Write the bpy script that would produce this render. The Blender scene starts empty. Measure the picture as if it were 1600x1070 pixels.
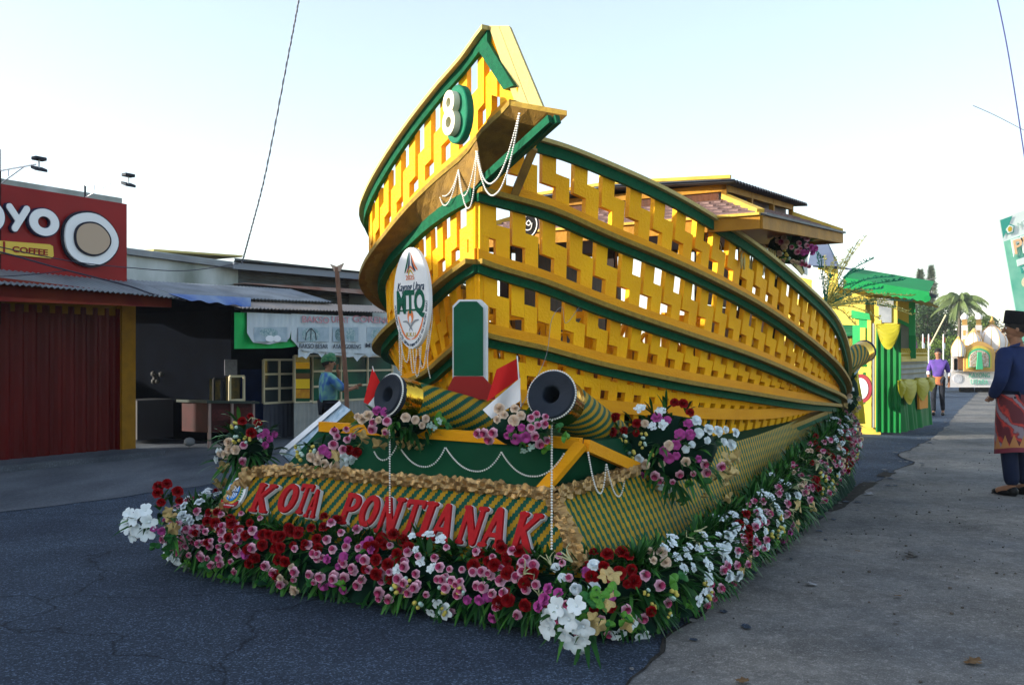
import bpy, bmesh, math, random
from mathutils import Vector, Matrix, noise
R = math.radians
rnd = random.Random(7)
S = bpy.context.scene
COL = S.collection

# ------------------------------------------------------------------ camera, sky, sun, exposure
CAMH = 1.4
cam = bpy.data.cameras.new('camera'); cam_o = bpy.data.objects.new('camera', cam); COL.objects.link(cam_o)
cam_o.location = (0, 0, CAMH); cam_o.rotation_euler = (R(90), 0, 0)
cam.sensor_width = 36; cam.lens = 32.4; cam.shift_y = 25 / 1600
cam.clip_start = .05; cam.clip_end = 3000
S.camera = cam_o
SUN_EL, SUN_AZ = 13.5, -100.0          # degrees; azimuth clockwise from +Y
W = bpy.data.worlds.new('World'); S.world = W; W.use_nodes = True
wn = W.node_tree.nodes
sky = wn.new('ShaderNodeTexSky'); sky.sky_type = 'NISHITA'; sky.sun_disc = False
sky.sun_elevation = R(SUN_EL); sky.sun_rotation = R(SUN_AZ)
sky.air_density = 1.0; sky.dust_density = .8; sky.ozone_density = 1.0
veil = wn.new('ShaderNodeMix'); veil.data_type = 'RGBA'; veil.blend_type = 'ADD'; veil.inputs[0].default_value = 1   # even thin high haze
veil.inputs[7].default_value = (.68, .62, .58, 1); veil.clamp_result = False
W.node_tree.links.new(sky.outputs[0], veil.inputs[6]); W.node_tree.links.new(veil.outputs[2], wn['Background'].inputs[0]); wn['Background'].inputs[1].default_value = .12
sl = bpy.data.lights.new('sun', 'SUN'); sl.energy = 4.5; sl.angle = R(.5); sl.color = (1, .93, .80)
so = bpy.data.objects.new('sun', sl); COL.objects.link(so)
sd = Vector((math.sin(R(SUN_AZ)) * math.cos(R(SUN_EL)), math.cos(R(SUN_AZ)) * math.cos(R(SUN_EL)), math.sin(R(SUN_EL))))
so.rotation_euler = sd.to_track_quat('Z', 'Y').to_euler(); so.location = (-20, 0, 20)
S.view_settings.view_transform = 'Standard'; S.view_settings.look = 'None'
S.view_settings.exposure = 1.52; S.view_settings.gamma = 1; S.view_settings.use_curve_mapping = False

# ------------------------------------------------------------------ survey helpers: where a thing seen in the picture stands
F = 1440.0
EU = Vector((.496, .868, 0)); EV = Vector((-.868, .496, 0)); OO = Vector((.60, 4.55, 0)); UP = Vector((0, 0, 1))
def P(x, y, Y): return Vector(((x - 800) / F * Y, Y, CAMH - (y - 560) / F * Y))
def FL(v, u, z): return OO + EV * v + EU * u + UP * z
def on_plane(x, y, p0, n):
    d = Vector(((x - 800) / F, 1, -(y - 560) / F)); o = Vector((0, 0, CAMH))
    return o + d * ((p0 - o).dot(n) / d.dot(n))
def G(x, y, z=0.0): return on_plane(x, y, Vector((0, 0, z)), UP)
def zpx(p, y): return CAMH - (y - 560) / F * p.y
def xpx(p): return 800 + F * p.x / p.y

# ------------------------------------------------------------------ materials
MATS = {}
def lin(r, g, b):
    f = lambda c: (c / 255 / 12.92) if c / 255 <= .04045 else ((c / 255 + .055) / 1.055) ** 2.4
    return (f(r), f(g), f(b))
def mat(name, c1, c2=None, scale=8, rough=.6, metal=0, bump=0, bscale=None, detail=4, spec=.12, trans=0, stretch=None, coords='Object'):
    if name in MATS: return MATS[name]
    m = bpy.data.materials.new(name); m.use_nodes = True; nt = m.node_tree; n = nt.nodes; L = nt.links
    b = n['Principled BSDF']; b.inputs['Roughness'].default_value = rough; b.inputs['Metallic'].default_value = metal
    b.inputs['Specular IOR Level'].default_value = spec
    b.inputs['Base Color'].default_value = (*c1, 1)
    if trans: b.inputs['Transmission Weight'].default_value = trans
    tc = n.new('ShaderNodeTexCoord'); mp = n.new('ShaderNodeMapping'); L.new(tc.outputs[coords], mp.inputs[0])
    if stretch: mp.inputs['Scale'].default_value = stretch
    if c2 is not None:
        t = n.new('ShaderNodeTexNoise'); t.inputs['Scale'].default_value = scale; t.inputs['Detail'].default_value = detail
        L.new(mp.outputs[0], t.inputs['Vector'])
        r = n.new('ShaderNodeValToRGB'); r.color_ramp.elements[0].position = .35; r.color_ramp.elements[1].position = .65
        r.color_ramp.elements[0].color = (*c1, 1); r.color_ramp.elements[1].color = (*c2, 1)
        L.new(t.outputs[0], r.inputs[0]); L.new(r.outputs[0], b.inputs['Base Color'])
    if bump:
        t2 = n.new('ShaderNodeTexNoise'); t2.inputs['Scale'].default_value = bscale or scale * 6; t2.inputs['Detail'].default_value = 5
        L.new(mp.outputs[0], t2.inputs['Vector'])
        bn = n.new('ShaderNodeBump'); bn.inputs['Strength'].default_value = bump; bn.inputs['Distance'].default_value = .02
        L.new(t2.outputs[0], bn.inputs['Height']); L.new(bn.outputs[0], b.inputs['Normal'])
    MATS[name] = m; return m
def weave_mat(name, ca, cb, a, bb, s, nn, rough=.55):
    """two-colour plaited strips; UV in metres; colour steps as floor(x/a)+s*floor(y/b)"""
    m = bpy.data.materials.new(name); m.use_nodes = True; nt = m.node_tree; n = nt.nodes; L = nt.links
    b = n['Principled BSDF']; b.inputs['Roughness'].default_value = rough; b.inputs['Specular IOR Level'].default_value = .12
    uv = n.new('ShaderNodeUVMap'); sep = n.new('ShaderNodeSeparateXYZ'); L.new(uv.outputs[0], sep.inputs[0])
    def mt(op, x, y=None, z=None):
        k = n.new('ShaderNodeMath'); k.operation = op
        for i, q in enumerate((x, y, z)):
            if q is None: continue
            if isinstance(q, (int, float)): k.inputs[i].default_value = q
            else: L.new(q, k.inputs[i])
        return k.outputs[0]
    fx = mt('DIVIDE', sep.outputs[0], a); fy = mt('DIVIDE', sep.outputs[1], bb)
    v = mt('ADD', mt('FLOOR', fx), mt('MULTIPLY', mt('FLOOR', fy), s))
    w = mt('FLOORED_MODULO', v, nn); c = mt('LESS_THAN', w, nn / 2 - .01)
    nz = n.new('ShaderNodeTexNoise'); nz.inputs['Scale'].default_value = 14; nz.inputs['Detail'].default_value = 4; L.new(uv.outputs[0], nz.inputs['Vector'])
    mx = n.new('ShaderNodeMix'); mx.data_type = 'RGBA'; L.new(c, mx.inputs[0]); mx.inputs[6].default_value = (*ca, 1); mx.inputs[7].default_value = (*cb, 1)
    hs = n.new('ShaderNodeHueSaturation'); L.new(mx.outputs[2], hs.inputs['Color'])
    L.new(mt('MULTIPLY_ADD', nz.outputs[0], .7, .65), hs.inputs['Value']); L.new(hs.outputs[0], b.inputs['Base Color'])
    h = mt('MULTIPLY', mt('SINE', mt('MULTIPLY', fx, 2 * math.pi)), mt('SINE', mt('MULTIPLY', fy, 2 * math.pi)))
    bn = n.new('ShaderNodeBump'); bn.inputs['Strength'].default_value = .35; bn.inputs['Distance'].default_value = .004
    L.new(h, bn.inputs['Height']); L.new(bn.outputs[0], b.inputs['Normal'])
    MATS[name] = m; return m

YEL = mat('yellow_paint', (.97, .50, .006), (.86, .40, .005), 3, .5, bump=.45, bscale=60)
YELB = mat('yellow_board', (.80, .345, .006), (.72, .29, .005), 4, .55, bump=.3, bscale=40, stretch=(1, 1, 3))
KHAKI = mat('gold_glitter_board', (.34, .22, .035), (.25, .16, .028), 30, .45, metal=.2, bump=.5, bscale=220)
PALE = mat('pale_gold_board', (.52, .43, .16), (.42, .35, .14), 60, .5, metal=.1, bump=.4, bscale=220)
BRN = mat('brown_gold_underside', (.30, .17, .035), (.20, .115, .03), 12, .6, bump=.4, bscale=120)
GRN = mat('green_glitter_board', (.003, .105, .045), (.002, .075, .034), 30, .5, bump=.5, bscale=200)
GRNP = mat('green_cloth_panel', (.002, .055, .022), (.0015, .042, .017), 3, .75, bump=.1, bscale=60)
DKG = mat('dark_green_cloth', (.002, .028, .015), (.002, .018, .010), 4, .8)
GOLDR = mat('gold_satin', (.46, .30, .13), (.30, .18, .07), 9, .3, metal=.6, bump=.3, bscale=30)
GOLDF = mat('gold_foil', (.75, .45, .05), (.6, .34, .03), 6, .12, metal=1, bump=.6, bscale=9, stretch=(1, 1, .3))
DGREY = mat('charcoal_paint', (.020, .027, .040), (.015, .020, .030), 10, .6, bump=.15)
BLACK = mat('black', (.006, .006, .007), None, rough=.7)
WHITE = mat('white_paint', (.78, .80, .82), (.70, .72, .75), 6, .5)
PEARL = mat('pearl', (.75, .74, .70), None, rough=.25)
RED = mat('red_letter', (.42, .006, .010), (.34, .005, .008), 40, .55, bump=.2)
FLR = mat('flag_red', (.50, .012, .012), None, rough=.7); FLW = mat('flag_white', (.78, .78, .80), None, rough=.7)
WEAVE_F = weave_mat('woven_front', (.36, .20, .008), (.002, .070, .042), .012, .019, -1, 6)
WEAVE_S = weave_mat('woven_side', (.40, .24, .012), (.003, .085, .045), .011, .015, .25, 5)
WEAVE_B = weave_mat('woven_barrel', (.42, .24, .010), (.003, .080, .050), .012, .016, 1, 6)

# ------------------------------------------------------------------ object helpers
def wloc(o):
    l = Vector((0, 0, 0))
    while o is not None: l += o.location; o = o.parent
    return l
def tag(o, label=None, cat=None, group=None, kind=None):
    if label: o['label'] = label
    if cat: o['category'] = cat
    if group: o['group'] = group
    if kind: o['kind'] = kind
    return o
def thing(name, label, cat, loc, group=None, kind=None):
    o = bpy.data.objects.new(name, None); COL.objects.link(o); o.location = loc; o.empty_display_size = .1
    return tag(o, label, cat, group, kind)
def link_mesh(name, me, parent=None, loc=None):
    o = bpy.data.objects.new(name, me); COL.objects.link(o)
    if parent is not None: o.parent = parent
    if loc is not None: o.location = loc
    return o
class MB:
    def __init__(s): s.v = []; s.f = []; s.m = []; s.uv = {}; s.mats = []; s.sm = set()
    def mi(s, m):
        if m is None: return 0
        if m not in s.mats: s.mats.append(m)
        return s.mats.index(m)
    def add(s, vs, fs, m=None, uvs=None, smooth=False):
        k = len(s.v); s.v += [Vector(p) for p in vs]; i = s.mi(m)
        for q, f in enumerate(fs):
            if uvs: s.uv[len(s.f)] = uvs[q]
            if smooth: s.sm.add(len(s.f))
            s.f.append([k + a for a in f]); s.m.append(i)
        return s
    def hexa(s, b4, t4, m=None):
        return s.add(list(b4) + list(t4), [(3, 2, 1, 0), (4, 5, 6, 7), (0, 1, 5, 4), (1, 2, 6, 5), (2, 3, 7, 6), (3, 0, 4, 7)], m)
    def box(s, o, ex, ey, ez, m=None):
        """o = centre of the box; ex, ey, ez half vectors"""
        b = [o - ex - ey - ez, o + ex - ey - ez, o + ex + ey - ez, o - ex + ey - ez]
        return s.hexa(b, [p + 2 * ez for p in b], m)
    def bar(s, a, b, w, h, m=None, up=UP):
        d = (b - a); n = d.cross(up)
        if n.length < 1e-6: n = d.cross(Vector((1, 0, 0)))
        n.normalize(); u = n.cross(d).normalized()
        q = [a - n * w / 2 - u * h / 2, a + n * w / 2 - u * h / 2, a + n * w / 2 + u * h / 2, a - n * w / 2 + u * h / 2]
        return s.hexa(q, [p + d for p in q], m)
    def slab(s, pts, off, m=None):
        n = len(pts); pts = [Vector(p) for p in pts]
        fs = [tuple(range(n)), tuple(range(2 * n - 1, n - 1, -1))] + [((i + 1) % n, i, n + i, n + (i + 1) % n) for i in range(n)]
        return s.add(pts + [p + off for p in pts], fs, m)
    def tube(s, pts, rs, n=8, m=None, cap=True, uvscale=None, smooth=True):
        pts = [Vector(p) for p in pts]
        if not hasattr(rs, '__len__'): rs = [rs] * len(pts)
        vs = []; ref = None; L = 0; Ls = []
        for i, p in enumerate(pts):
            if i: L += (p - pts[i - 1]).length
            Ls.append(L)
            t = (pts[min(i + 1, len(pts) - 1)] - pts[max(i - 1, 0)]).normalized()
            if ref is None: ref = t.orthogonal().normalized() if abs(t.z) > .99 else (UP - t * t.z).normalized()
            ref = (ref - t * ref.dot(t)).normalized(); bt = t.cross(ref)
            for k in range(n):
                a = 2 * math.pi * k / n; vs.append(p + (ref * math.cos(a) + bt * math.sin(a)) * rs[i])
        fs = []; uvs = []
        for i in range(len(pts) - 1):
            for k in range(n):
                fs.append((i * n + k, i * n + (k + 1) % n, (i + 1) * n + (k + 1) % n, (i + 1) * n + k))
                if uvscale:
                    c = lambda kk: kk / n * uvscale
                    uvs.append([(c(k), Ls[i]), (c(k + 1), Ls[i]), (c(k + 1), Ls[i + 1]), (c(k), Ls[i + 1])])
        s.add(vs, fs, m, uvs or None, smooth=smooth)
        if cap:
            s.add(vs[:n], [tuple(range(n - 1, -1, -1))], m); s.add(vs[-n:], [tuple(range(n))], m)
        return s
    def grid(s, pts, m=None, uvf=None, smooth=True, flip=False):
        """pts[i][j]"""
        ni, nj = len(pts), len(pts[0]); vs = [p for r in pts for p in r]; fs = []; uvs = []
        for i in range(ni - 1):
            for j in range(nj - 1):
                q = [(i, j), (i + 1, j), (i + 1, j + 1), (i, j + 1)]
                if flip: q = q[::-1]
                fs.append(tuple(a * nj + b for a, b in q))
                if uvf: uvs.append([uvf(a, b) for a, b in q])
        return s.add(vs, fs, m, uvs or None, smooth=smooth)
    def ball(s, c, r, n=8, m=None, sc=(1, 1, 1), ax=None):
        vs = []; h = n // 2
        for i in range(1, h):
            th = math.pi * i / h
            for k in range(n):
                a = 2 * math.pi * k / n; vs.append(Vector((math.sin(th) * math.cos(a) * sc[0], math.sin(th) * math.sin(a) * sc[1], math.cos(th) * sc[2])) * r)
        vs += [Vector((0, 0, r * sc[2])), Vector((0, 0, -r * sc[2]))]
        if ax: vs = [ax @ q for q in vs]
        vs = [q + c for q in vs]; fs = []; t = len(vs) - 2
        for i in range(h - 2):
            for k in range(n): fs.append((i * n + k, (i + 1) * n + k, (i + 1) * n + (k + 1) % n, i * n + (k + 1) % n))
        for k in range(n):
            fs.append((t, k, (k + 1) % n)); fs.append((t + 1, (h - 2) * n + (k + 1) % n, (h - 2) * n + k))
        return s.add(vs, fs, m, smooth=True)
    def lathe(s, c, prof, n=16, m=None, sx=1, sy=1, smooth=True):
        vs = []
        for r, z in prof:
            for k in range(n):
                a = 2 * math.pi * k / n; vs.append(c + Vector((r * sx * math.cos(a), r * sy * math.sin(a), z)))
        fs = [(i * n + k, i * n + (k + 1) % n, (i + 1) * n + (k + 1) % n, (i + 1) * n + k) for i in range(len(prof) - 1) for k in range(n)]
        return s.add(vs, fs, m, smooth=smooth)
    def mesh(s, name, off=Vector((0, 0, 0)), mat=None):
        me = bpy.data.meshes.new(name); me.from_pydata([tuple(p - off) for p in s.v], [], s.f)
        if mat is not None: me.materials.append(mat)
        for m in s.mats: me.materials.append(m)
        k = 0 if mat is None else 1
        if s.mats: me.polygons.foreach_set('material_index', [i + (k if mat is not None else 0) for i in s.m])
        if s.sm: me.polygons.foreach_set('use_smooth', [i in s.sm for i in range(len(s.f))])
        if s.uv:
            ul = me.uv_layers.new(name='UVMap')
            for pi, uv in s.uv.items():
                for li, q in zip(me.polygons[pi].loop_indices, uv): ul.data[li].uv = q
        me.update(); return me
    def build(s, name, mat=None, parent=None, bevel=0, loc=None, **tg):
        off = wloc(parent) if parent is not None else (loc if loc is not None else Vector((0, 0, 0)))
        me = s.mesh(name, off, mat if not s.mats else None)
        o = link_mesh(name, me, parent, loc if parent is None else None)
        if bevel:
            b = o.modifiers.new('bevel', 'BEVEL'); b.width = bevel; b.segments = 1; b.limit_method = 'ANGLE'
        if tg: tag(o, **tg)
        return o

def xf_curve(cu, origin, xd, yd, zd):
    o = bpy.data.objects.new('tmp', cu); COL.objects.link(o)
    bpy.context.view_layer.update()
    me = bpy.data.meshes.new_from_object(o.evaluated_get(bpy.context.evaluated_depsgraph_get()))
    bpy.data.objects.remove(o)
    mb = MB(); mb.v = [origin + xd * v.co.x + yd * v.co.y + zd * v.co.z for v in me.vertices]
    mb.f = [list(p.vertices) for p in me.polygons]; mb.m = [0] * len(mb.f)
    bpy.data.meshes.remove(me); return mb
def text(string, origin, xd, yd, zd, size, ext=.003, align='CENTER', off=0, shear=0):
    cu = bpy.data.curves.new('text', 'FONT'); cu.body = string; cu.size = size; cu.extrude = ext; cu.align_x = align; cu.align_y = 'CENTER'
    cu.offset = off; cu.shear = shear; cu.resolution_u = 3
    return xf_curve(cu, origin, xd, yd, zd)
def poly2d(loops, origin, xd, yd, zd, ext):
    cu = bpy.data.curves.new('poly', 'CURVE'); cu.dimensions = '2D'; cu.fill_mode = 'BOTH'; cu.extrude = ext
    for lp in loops:
        sp = cu.splines.new('POLY'); sp.points.add(len(lp) - 1)
        for i, (x, y) in enumerate(lp): sp.points[i].co = (x, y, 0, 1)
        sp.use_cyclic_u = True
    return xf_curve(cu, origin, xd, yd, zd)
def sdf_loops(sdf, x0, x1, y0, y1, n):
    """marching squares -> closed loops"""
    h = (y1 - y0) / n; nx = int((x1 - x0) / h) + 1; ny = n + 1
    g = [[sdf(x0 + i * h, y0 + j * h) for j in range(ny)] for i in range(nx)]
    seg = {}
    def ip(i, j, k, l):
        a, b = g[i][j], g[k][l]; t = a / (a - b); return (x0 + (i + (k - i) * t) * h, y0 + (j + (l - j) * t) * h)
    for i in range(nx - 1):
        for j in range(ny - 1):
            c = [(i, j), (i + 1, j), (i + 1, j + 1), (i, j + 1)]
            s_ = [g[a][b] < 0 for a, b in c]
            if all(s_) or not any(s_): continue
            ins = []; outs = []
            for k in range(4):
                a, b = c[k], c[(k + 1) % 4]
                if s_[k] and not s_[(k + 1) % 4]: outs.append(tuple(sorted((a, b))))
                if not s_[k] and s_[(k + 1) % 4]: ins.append(tuple(sorted((a, b))))
            for a, b in zip(outs, ins): seg.setdefault(a, b)
    loops = []; used = set()
    for st in list(seg):
        if st in used: continue
        lp = []; k = st
        while k in seg and k not in used:
            used.add(k); (a, b) = k; lp.append(ip(*a, *b)); k = seg[k]
        if len(lp) > 5: loops.append(lp[::1])
    return loops
def capsule(x0, y0, r0, x1, y1, r1):
    dx, dy = x1 - x0, y1 - y0; L2 = dx * dx + dy * dy or 1e-9
    def f(x, y):
        t = max(0, min(1, ((x - x0) * dx + (y - y0) * dy) / L2)); px, py = x0 + dx * t, y0 + dy * t
        return math.hypot(x - px, y - py) - (r0 + (r1 - r0) * t)
    return f
def ring(cx, cy, rx, ry, wx, wy):
    def f(x, y):
        a = math.hypot((x - cx) / (rx + wx), (y - cy) / (ry + wy)) - 1; b = 1 - math.hypot((x - cx) / (rx - wx), (y - cy) / (ry - wy))
        return max(a * ry, b * ry)
    return f
def lerp(a, b, t): return a + (b - a) * t
def interp(tab, x):
    if x <= tab[0][0]: return tab[0][1]
    for (a, p), (b, q) in zip(tab, tab[1:]):
        if x <= b: return p + (q - p) * (x - a) / (b - a)
    return tab[-1][1]
def catmull(pts, n):
    out = []; m = len(pts)
    for i in range(m - 1):
        p0, p1, p2, p3 = pts[max(i - 1, 0)], pts[i], pts[i + 1], pts[min(i + 2, m - 1)]
        for k in range(n):
            t = k / n; out.append(.5 * ((2 * p1) + (p2 - p0) * t + (2 * p0 - 5 * p1 + 4 * p2 - p3) * t * t + (3 * p1 - p0 - 3 * p2 + p3) * t ** 3))
    out.append(pts[-1].copy()); return out
def resample(pts, n):
    L = [0]
    for a, b in zip(pts, pts[1:]): L.append(L[-1] + (b - a).length)
    out = []; j = 0
    for i in range(n):
        d = L[-1] * i / (n - 1)
        while j < len(L) - 2 and L[j + 1] < d: j += 1
        out.append(pts[j].lerp(pts[j + 1], (d - L[j]) / max(1e-9, L[j + 1] - L[j])))
    return out

# ------------------------------------------------------------------ ground
def gsheet(name, poly, z, m, label=None, sub=0):
    mb = MB(); mb.add([Vector((x, y, z)) for x, y in poly], [tuple(range(len(poly)))], m)
    return mb.build(name, kind='structure')
ASPH = mat('asphalt', (.055, .079, .118), (.038, .054, .084), 1.1, .8, bump=.9, bscale=170, detail=8, coords='Object')
def asphalt_grain(m, sc=95, amt=.55, patch=.35, pscale=.5):
    nt = m.node_tree; n = nt.nodes; L = nt.links; b = n['Principled BSDF']
    src = b.inputs['Base Color'].links[0].from_socket
    tc = [q for q in n if q.type == 'TEX_COORD'][0]
    v = n.new('ShaderNodeTexVoronoi'); v.inputs['Scale'].default_value = sc; L.new(tc.outputs['Object'], v.inputs['Vector'])
    hs = n.new('ShaderNodeHueSaturation'); L.new(src, hs.inputs['Color'])
    sp = n.new('ShaderNodeSeparateColor'); L.new(v.outputs['Color'], sp.inputs[0])
    pw = n.new('ShaderNodeMath'); pw.operation = 'POWER'; L.new(sp.outputs[0], pw.inputs[0]); pw.inputs[1].default_value = 5
    nz = n.new('ShaderNodeTexNoise'); nz.inputs['Scale'].default_value = pscale; nz.inputs['Detail'].default_value = 7; nz.inputs['Roughness'].default_value = .65
    L.new(tc.outputs['Object'], nz.inputs['Vector'])
    a = n.new('ShaderNodeMath'); a.operation = 'MULTIPLY_ADD'; L.new(pw.outputs[0], a.inputs[0]); a.inputs[1].default_value = amt * 2.4; a.inputs[2].default_value = 1 - amt * .4 - patch * .5
    c = n.new('ShaderNodeMath'); c.operation = 'MULTIPLY_ADD'; L.new(nz.outputs[0], c.inputs[0]); c.inputs[1].default_value = patch; L.new(a.outputs[0], c.inputs[2])
    L.new(c.outputs[0], hs.inputs['Value']); L.new(hs.outputs[0], b.inputs['Base Color'])
asphalt_grain(ASPH, 120, .8, .8, .45)
asphalt_grain(ASPH, 300, .3, .6, 5)
def cracks(m, sc, wd, dark):
    nt = m.node_tree; n = nt.nodes; L = nt.links; b = n['Principled BSDF']; src = b.inputs['Base Color'].links[0].from_socket; tc = [q for q in n if q.type == 'TEX_COORD'][0]
    nz = n.new('ShaderNodeTexNoise'); nz.inputs['Scale'].default_value = 1.3; nz.inputs['Detail'].default_value = 6; L.new(tc.outputs['Object'], nz.inputs['Vector'])
    mx = n.new('ShaderNodeMix'); mx.data_type = 'RGBA'; mx.blend_type = 'ADD'; mx.inputs[0].default_value = .8; L.new(tc.outputs['Object'], mx.inputs[6]); L.new(nz.outputs['Color'], mx.inputs[7]); mx.clamp_result = False
    v = n.new('ShaderNodeTexVoronoi'); v.feature = 'DISTANCE_TO_EDGE'; v.inputs['Scale'].default_value = sc; L.new(mx.outputs[2], v.inputs['Vector'])
    r = n.new('ShaderNodeMapRange'); r.inputs[1].default_value = 0; r.inputs[2].default_value = wd; r.inputs[3].default_value = dark; r.inputs[4].default_value = 1; L.new(v.outputs['Distance'], r.inputs[0])
    hs = n.new('ShaderNodeHueSaturation'); L.new(src, hs.inputs['Color']); L.new(r.outputs[0], hs.inputs['Value']); L.new(hs.outputs[0], b.inputs['Base Color'])
cracks(ASPH, .28, .0045, .45)
DIRT = mat('packed_dirt', (.185, .174, .158), (.102, .104, .106), .7, .9, bump=.5, bscale=14, detail=9)
asphalt_grain(DIRT, 170, .35, 1.7, 1.1)
asphalt_grain(DIRT, 40, .15, 1.0, 6)
CONC = mat('concrete_forecourt', (.115, .130, .150), (.055, .065, .082), .8, .85, bump=.5, bscale=30, detail=9, stretch=(1.6, .6, 1))
asphalt_grain(CONC, 70, .2, .5, 1.2)
gsheet("ground", [(-430, -40), (430, -40), (430, 920), (-430, 920)], 0, ASPH)
def ragged(pts, step, amp, seed):
    out = []
    for (a, b) in zip(pts, pts[1:]):
        a, b = Vector(a), Vector(b); n = max(1, int((b - a).length / step))
        for i in range(n):
            p = a.lerp(b, i / n); q = noise.noise(Vector((p.x * 2.1, p.y * 2.1, seed))) * amp + noise.noise(Vector((p.x * 9, p.y * 9, seed))) * amp * .35
            out.append((p.x + q, p.y + q * .4))
    out.append(tuple(pts[-1])); return out
# dirt shoulder on the right: its broken edge runs along the road
edge_px = [(860, 1300), (985, 1075), (1040, 1010), (1110, 940), (1180, 885), (1260, 822), (1330, 780), (1385, 742), (1430, 722), (1400, 712), (1450, 690), (1480, 665), (1500, 640), (1530, 612), (1570, 590), (1588, 575)]
edge = [tuple(G(x, y).xy) for x, y in edge_px]
er = ragged([(edge[0][0], -3)] + edge, .12, .10, 3)
dirt = er + [(90, er[-1][1]), (90, -3)]
gsheet('dirt_shoulder', dirt, .006, DIRT)
# broken asphalt lip along that edge: a low ragged step
mb = MB(); rr = random.Random(3)
CRK = mat('crack_dirt', (.022, .020, .018), (.040, .036, .032), 12, .95, bump=.6)
for i in range(len(er) - 1):
    a, b = Vector((*er[i], 0)), Vector((*er[i + 1], 0))
    if a.y > 16 or a.y < .5: continue
    w = .008 + .02 * max(0, noise.noise(a * 1.7)) + (.10 if 7.6 < a.y < 11.2 and noise.noise(a * .9 + Vector((3, 1, 0))) > -.05 else 0)
    d = (b - a).normalized() if (b - a).length > 1e-6 else Vector((0, 1, 0)); n = Vector((d.y, -d.x, 0))
    mb.add([a + UP * .011 - n * w, b + UP * .011 - n * w, b + UP * .010 + n * w * .4, a + UP * .010 + n * w * .4], [(0, 3, 2, 1)], CRK)
mb.build('road_crack', kind='structure')
gsheet('forecourt', ragged([(-14, 2), (-6.6, 6.6), (-4.6, 8.4), (-3.1, 10.6), (-1.9, 13.2)], .2, .18, 9) + [(-1.5, 21), (-22, 21), (-22, 2)], .005, CONC)
# crumbled patches where dirt and asphalt run into each other
mbd, mba = MB(), MB(); rq = random.Random(17)
for i in range(900):
    k = rq.randrange(len(er) - 1); c = Vector((er[k][0], er[k][1], 0))
    if c.y > 22: continue
    sd_ = rq.choice((-1, 1)); off = abs(rq.gauss(0, .16)); r = rq.uniform(.008, .045) * (1 - min(.8, off)); c = c + Vector((sd_ * off, rq.uniform(-.1, .1), 0)); n_ = rq.randint(7, 11); ph = rq.random() * 6
    pts = [c + Vector((math.cos(a + ph) * r * rq.uniform(.5, 1.3), math.sin(a + ph) * r * 1.6 * rq.uniform(.5, 1.3), .0135 + (i % 7) * .0006)) for a in [2 * math.pi * q / n_ for q in range(n_)]]
    (mbd if sd_ < 0 else mba).add(pts, [tuple(range(n_))], DIRT if sd_ < 0 else ASPH)
mbd.build('dirt_patches', kind='structure'); mba.build('asphalt_patches', kind='structure')
# loose bits: pebbles, leaves, litter on the road and the dirt
mb = MB(); mp_ = mat('pebble', (.11, .10, .09), (.06, .055, .05), 30, .9)
for i in range(1500):
    x = rr.uniform(.6, 7.5); y = rr.uniform(2.2, 14)
    if x < edge[1][0] + (y - 3.9) * .62: continue
    r = rr.choice((.003, .004, .005, .006, .008, .012)) * rr.uniform(.7, 1.2); mb.ball(Vector((x, y, .008 + r * .3)), r, 6, mp_, (1, rr.uniform(.6, 1.3), .6))
mb.build('gravel', kind='stuff', label='small pebbles scattered over the dirt shoulder')
LF = mat('dry_leaf', (.10, .055, .025), (.16, .10, .05), 20, .9); PPR = mat('litter_paper', (.30, .30, .31), None, rough=.9)
for k, (x, y, s_, m, nm, lb) in enumerate([(1357, 771, .05, PPR, 'litter', 'thin white paper strip lying on the road edge beyond the float'), (1267, 911, .035, PPR, 'litter', 'crumpled white scrap lying on the dirt nearest the float side'),
        (1495, 900, .02, PPR, 'litter', 'tiny white scrap lying on the dirt at right'), (1340, 860, .02, LF, 'dry_leaf', 'small orange brown dry leaf on the dirt beside the float'), (1403, 930, .02, LF, 'dry_leaf', 'small orange brown dry leaf farther right on the dirt'),
        (1160, 1062, .03, LF, 'dry_leaf', 'brown dry leaf on the dirt near the bottom edge'), (1520, 1032, .04, LF, 'dry_leaf', 'thin brown dry stem on the dirt at lower right'), (1423, 866, .05, mp_, 'litter', 'grey crumpled scrap on the dirt in front of the standing man'), (1400, 970, .02, mp_, 'litter', 'dark scrap on the dirt in the lower right foreground')]):
    c = G(x, y, .02); mb = MB(); a = .4 + k
    for j in range(3):
        d = Vector((math.cos(a + j), math.sin(a + j), rr.uniform(-.1, .2))) * s_; e = Vector((-d.y, d.x, 0)) * .35
        mb.add([c - d - e, c + d * .9 - e, c + d + e + UP * s_ * .2, c - d + e], [(0, 1, 2, 3)], m)
    mb.build(nm, loc=c, label=lb, cat='litter' if nm == 'litter' else 'leaf')

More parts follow.
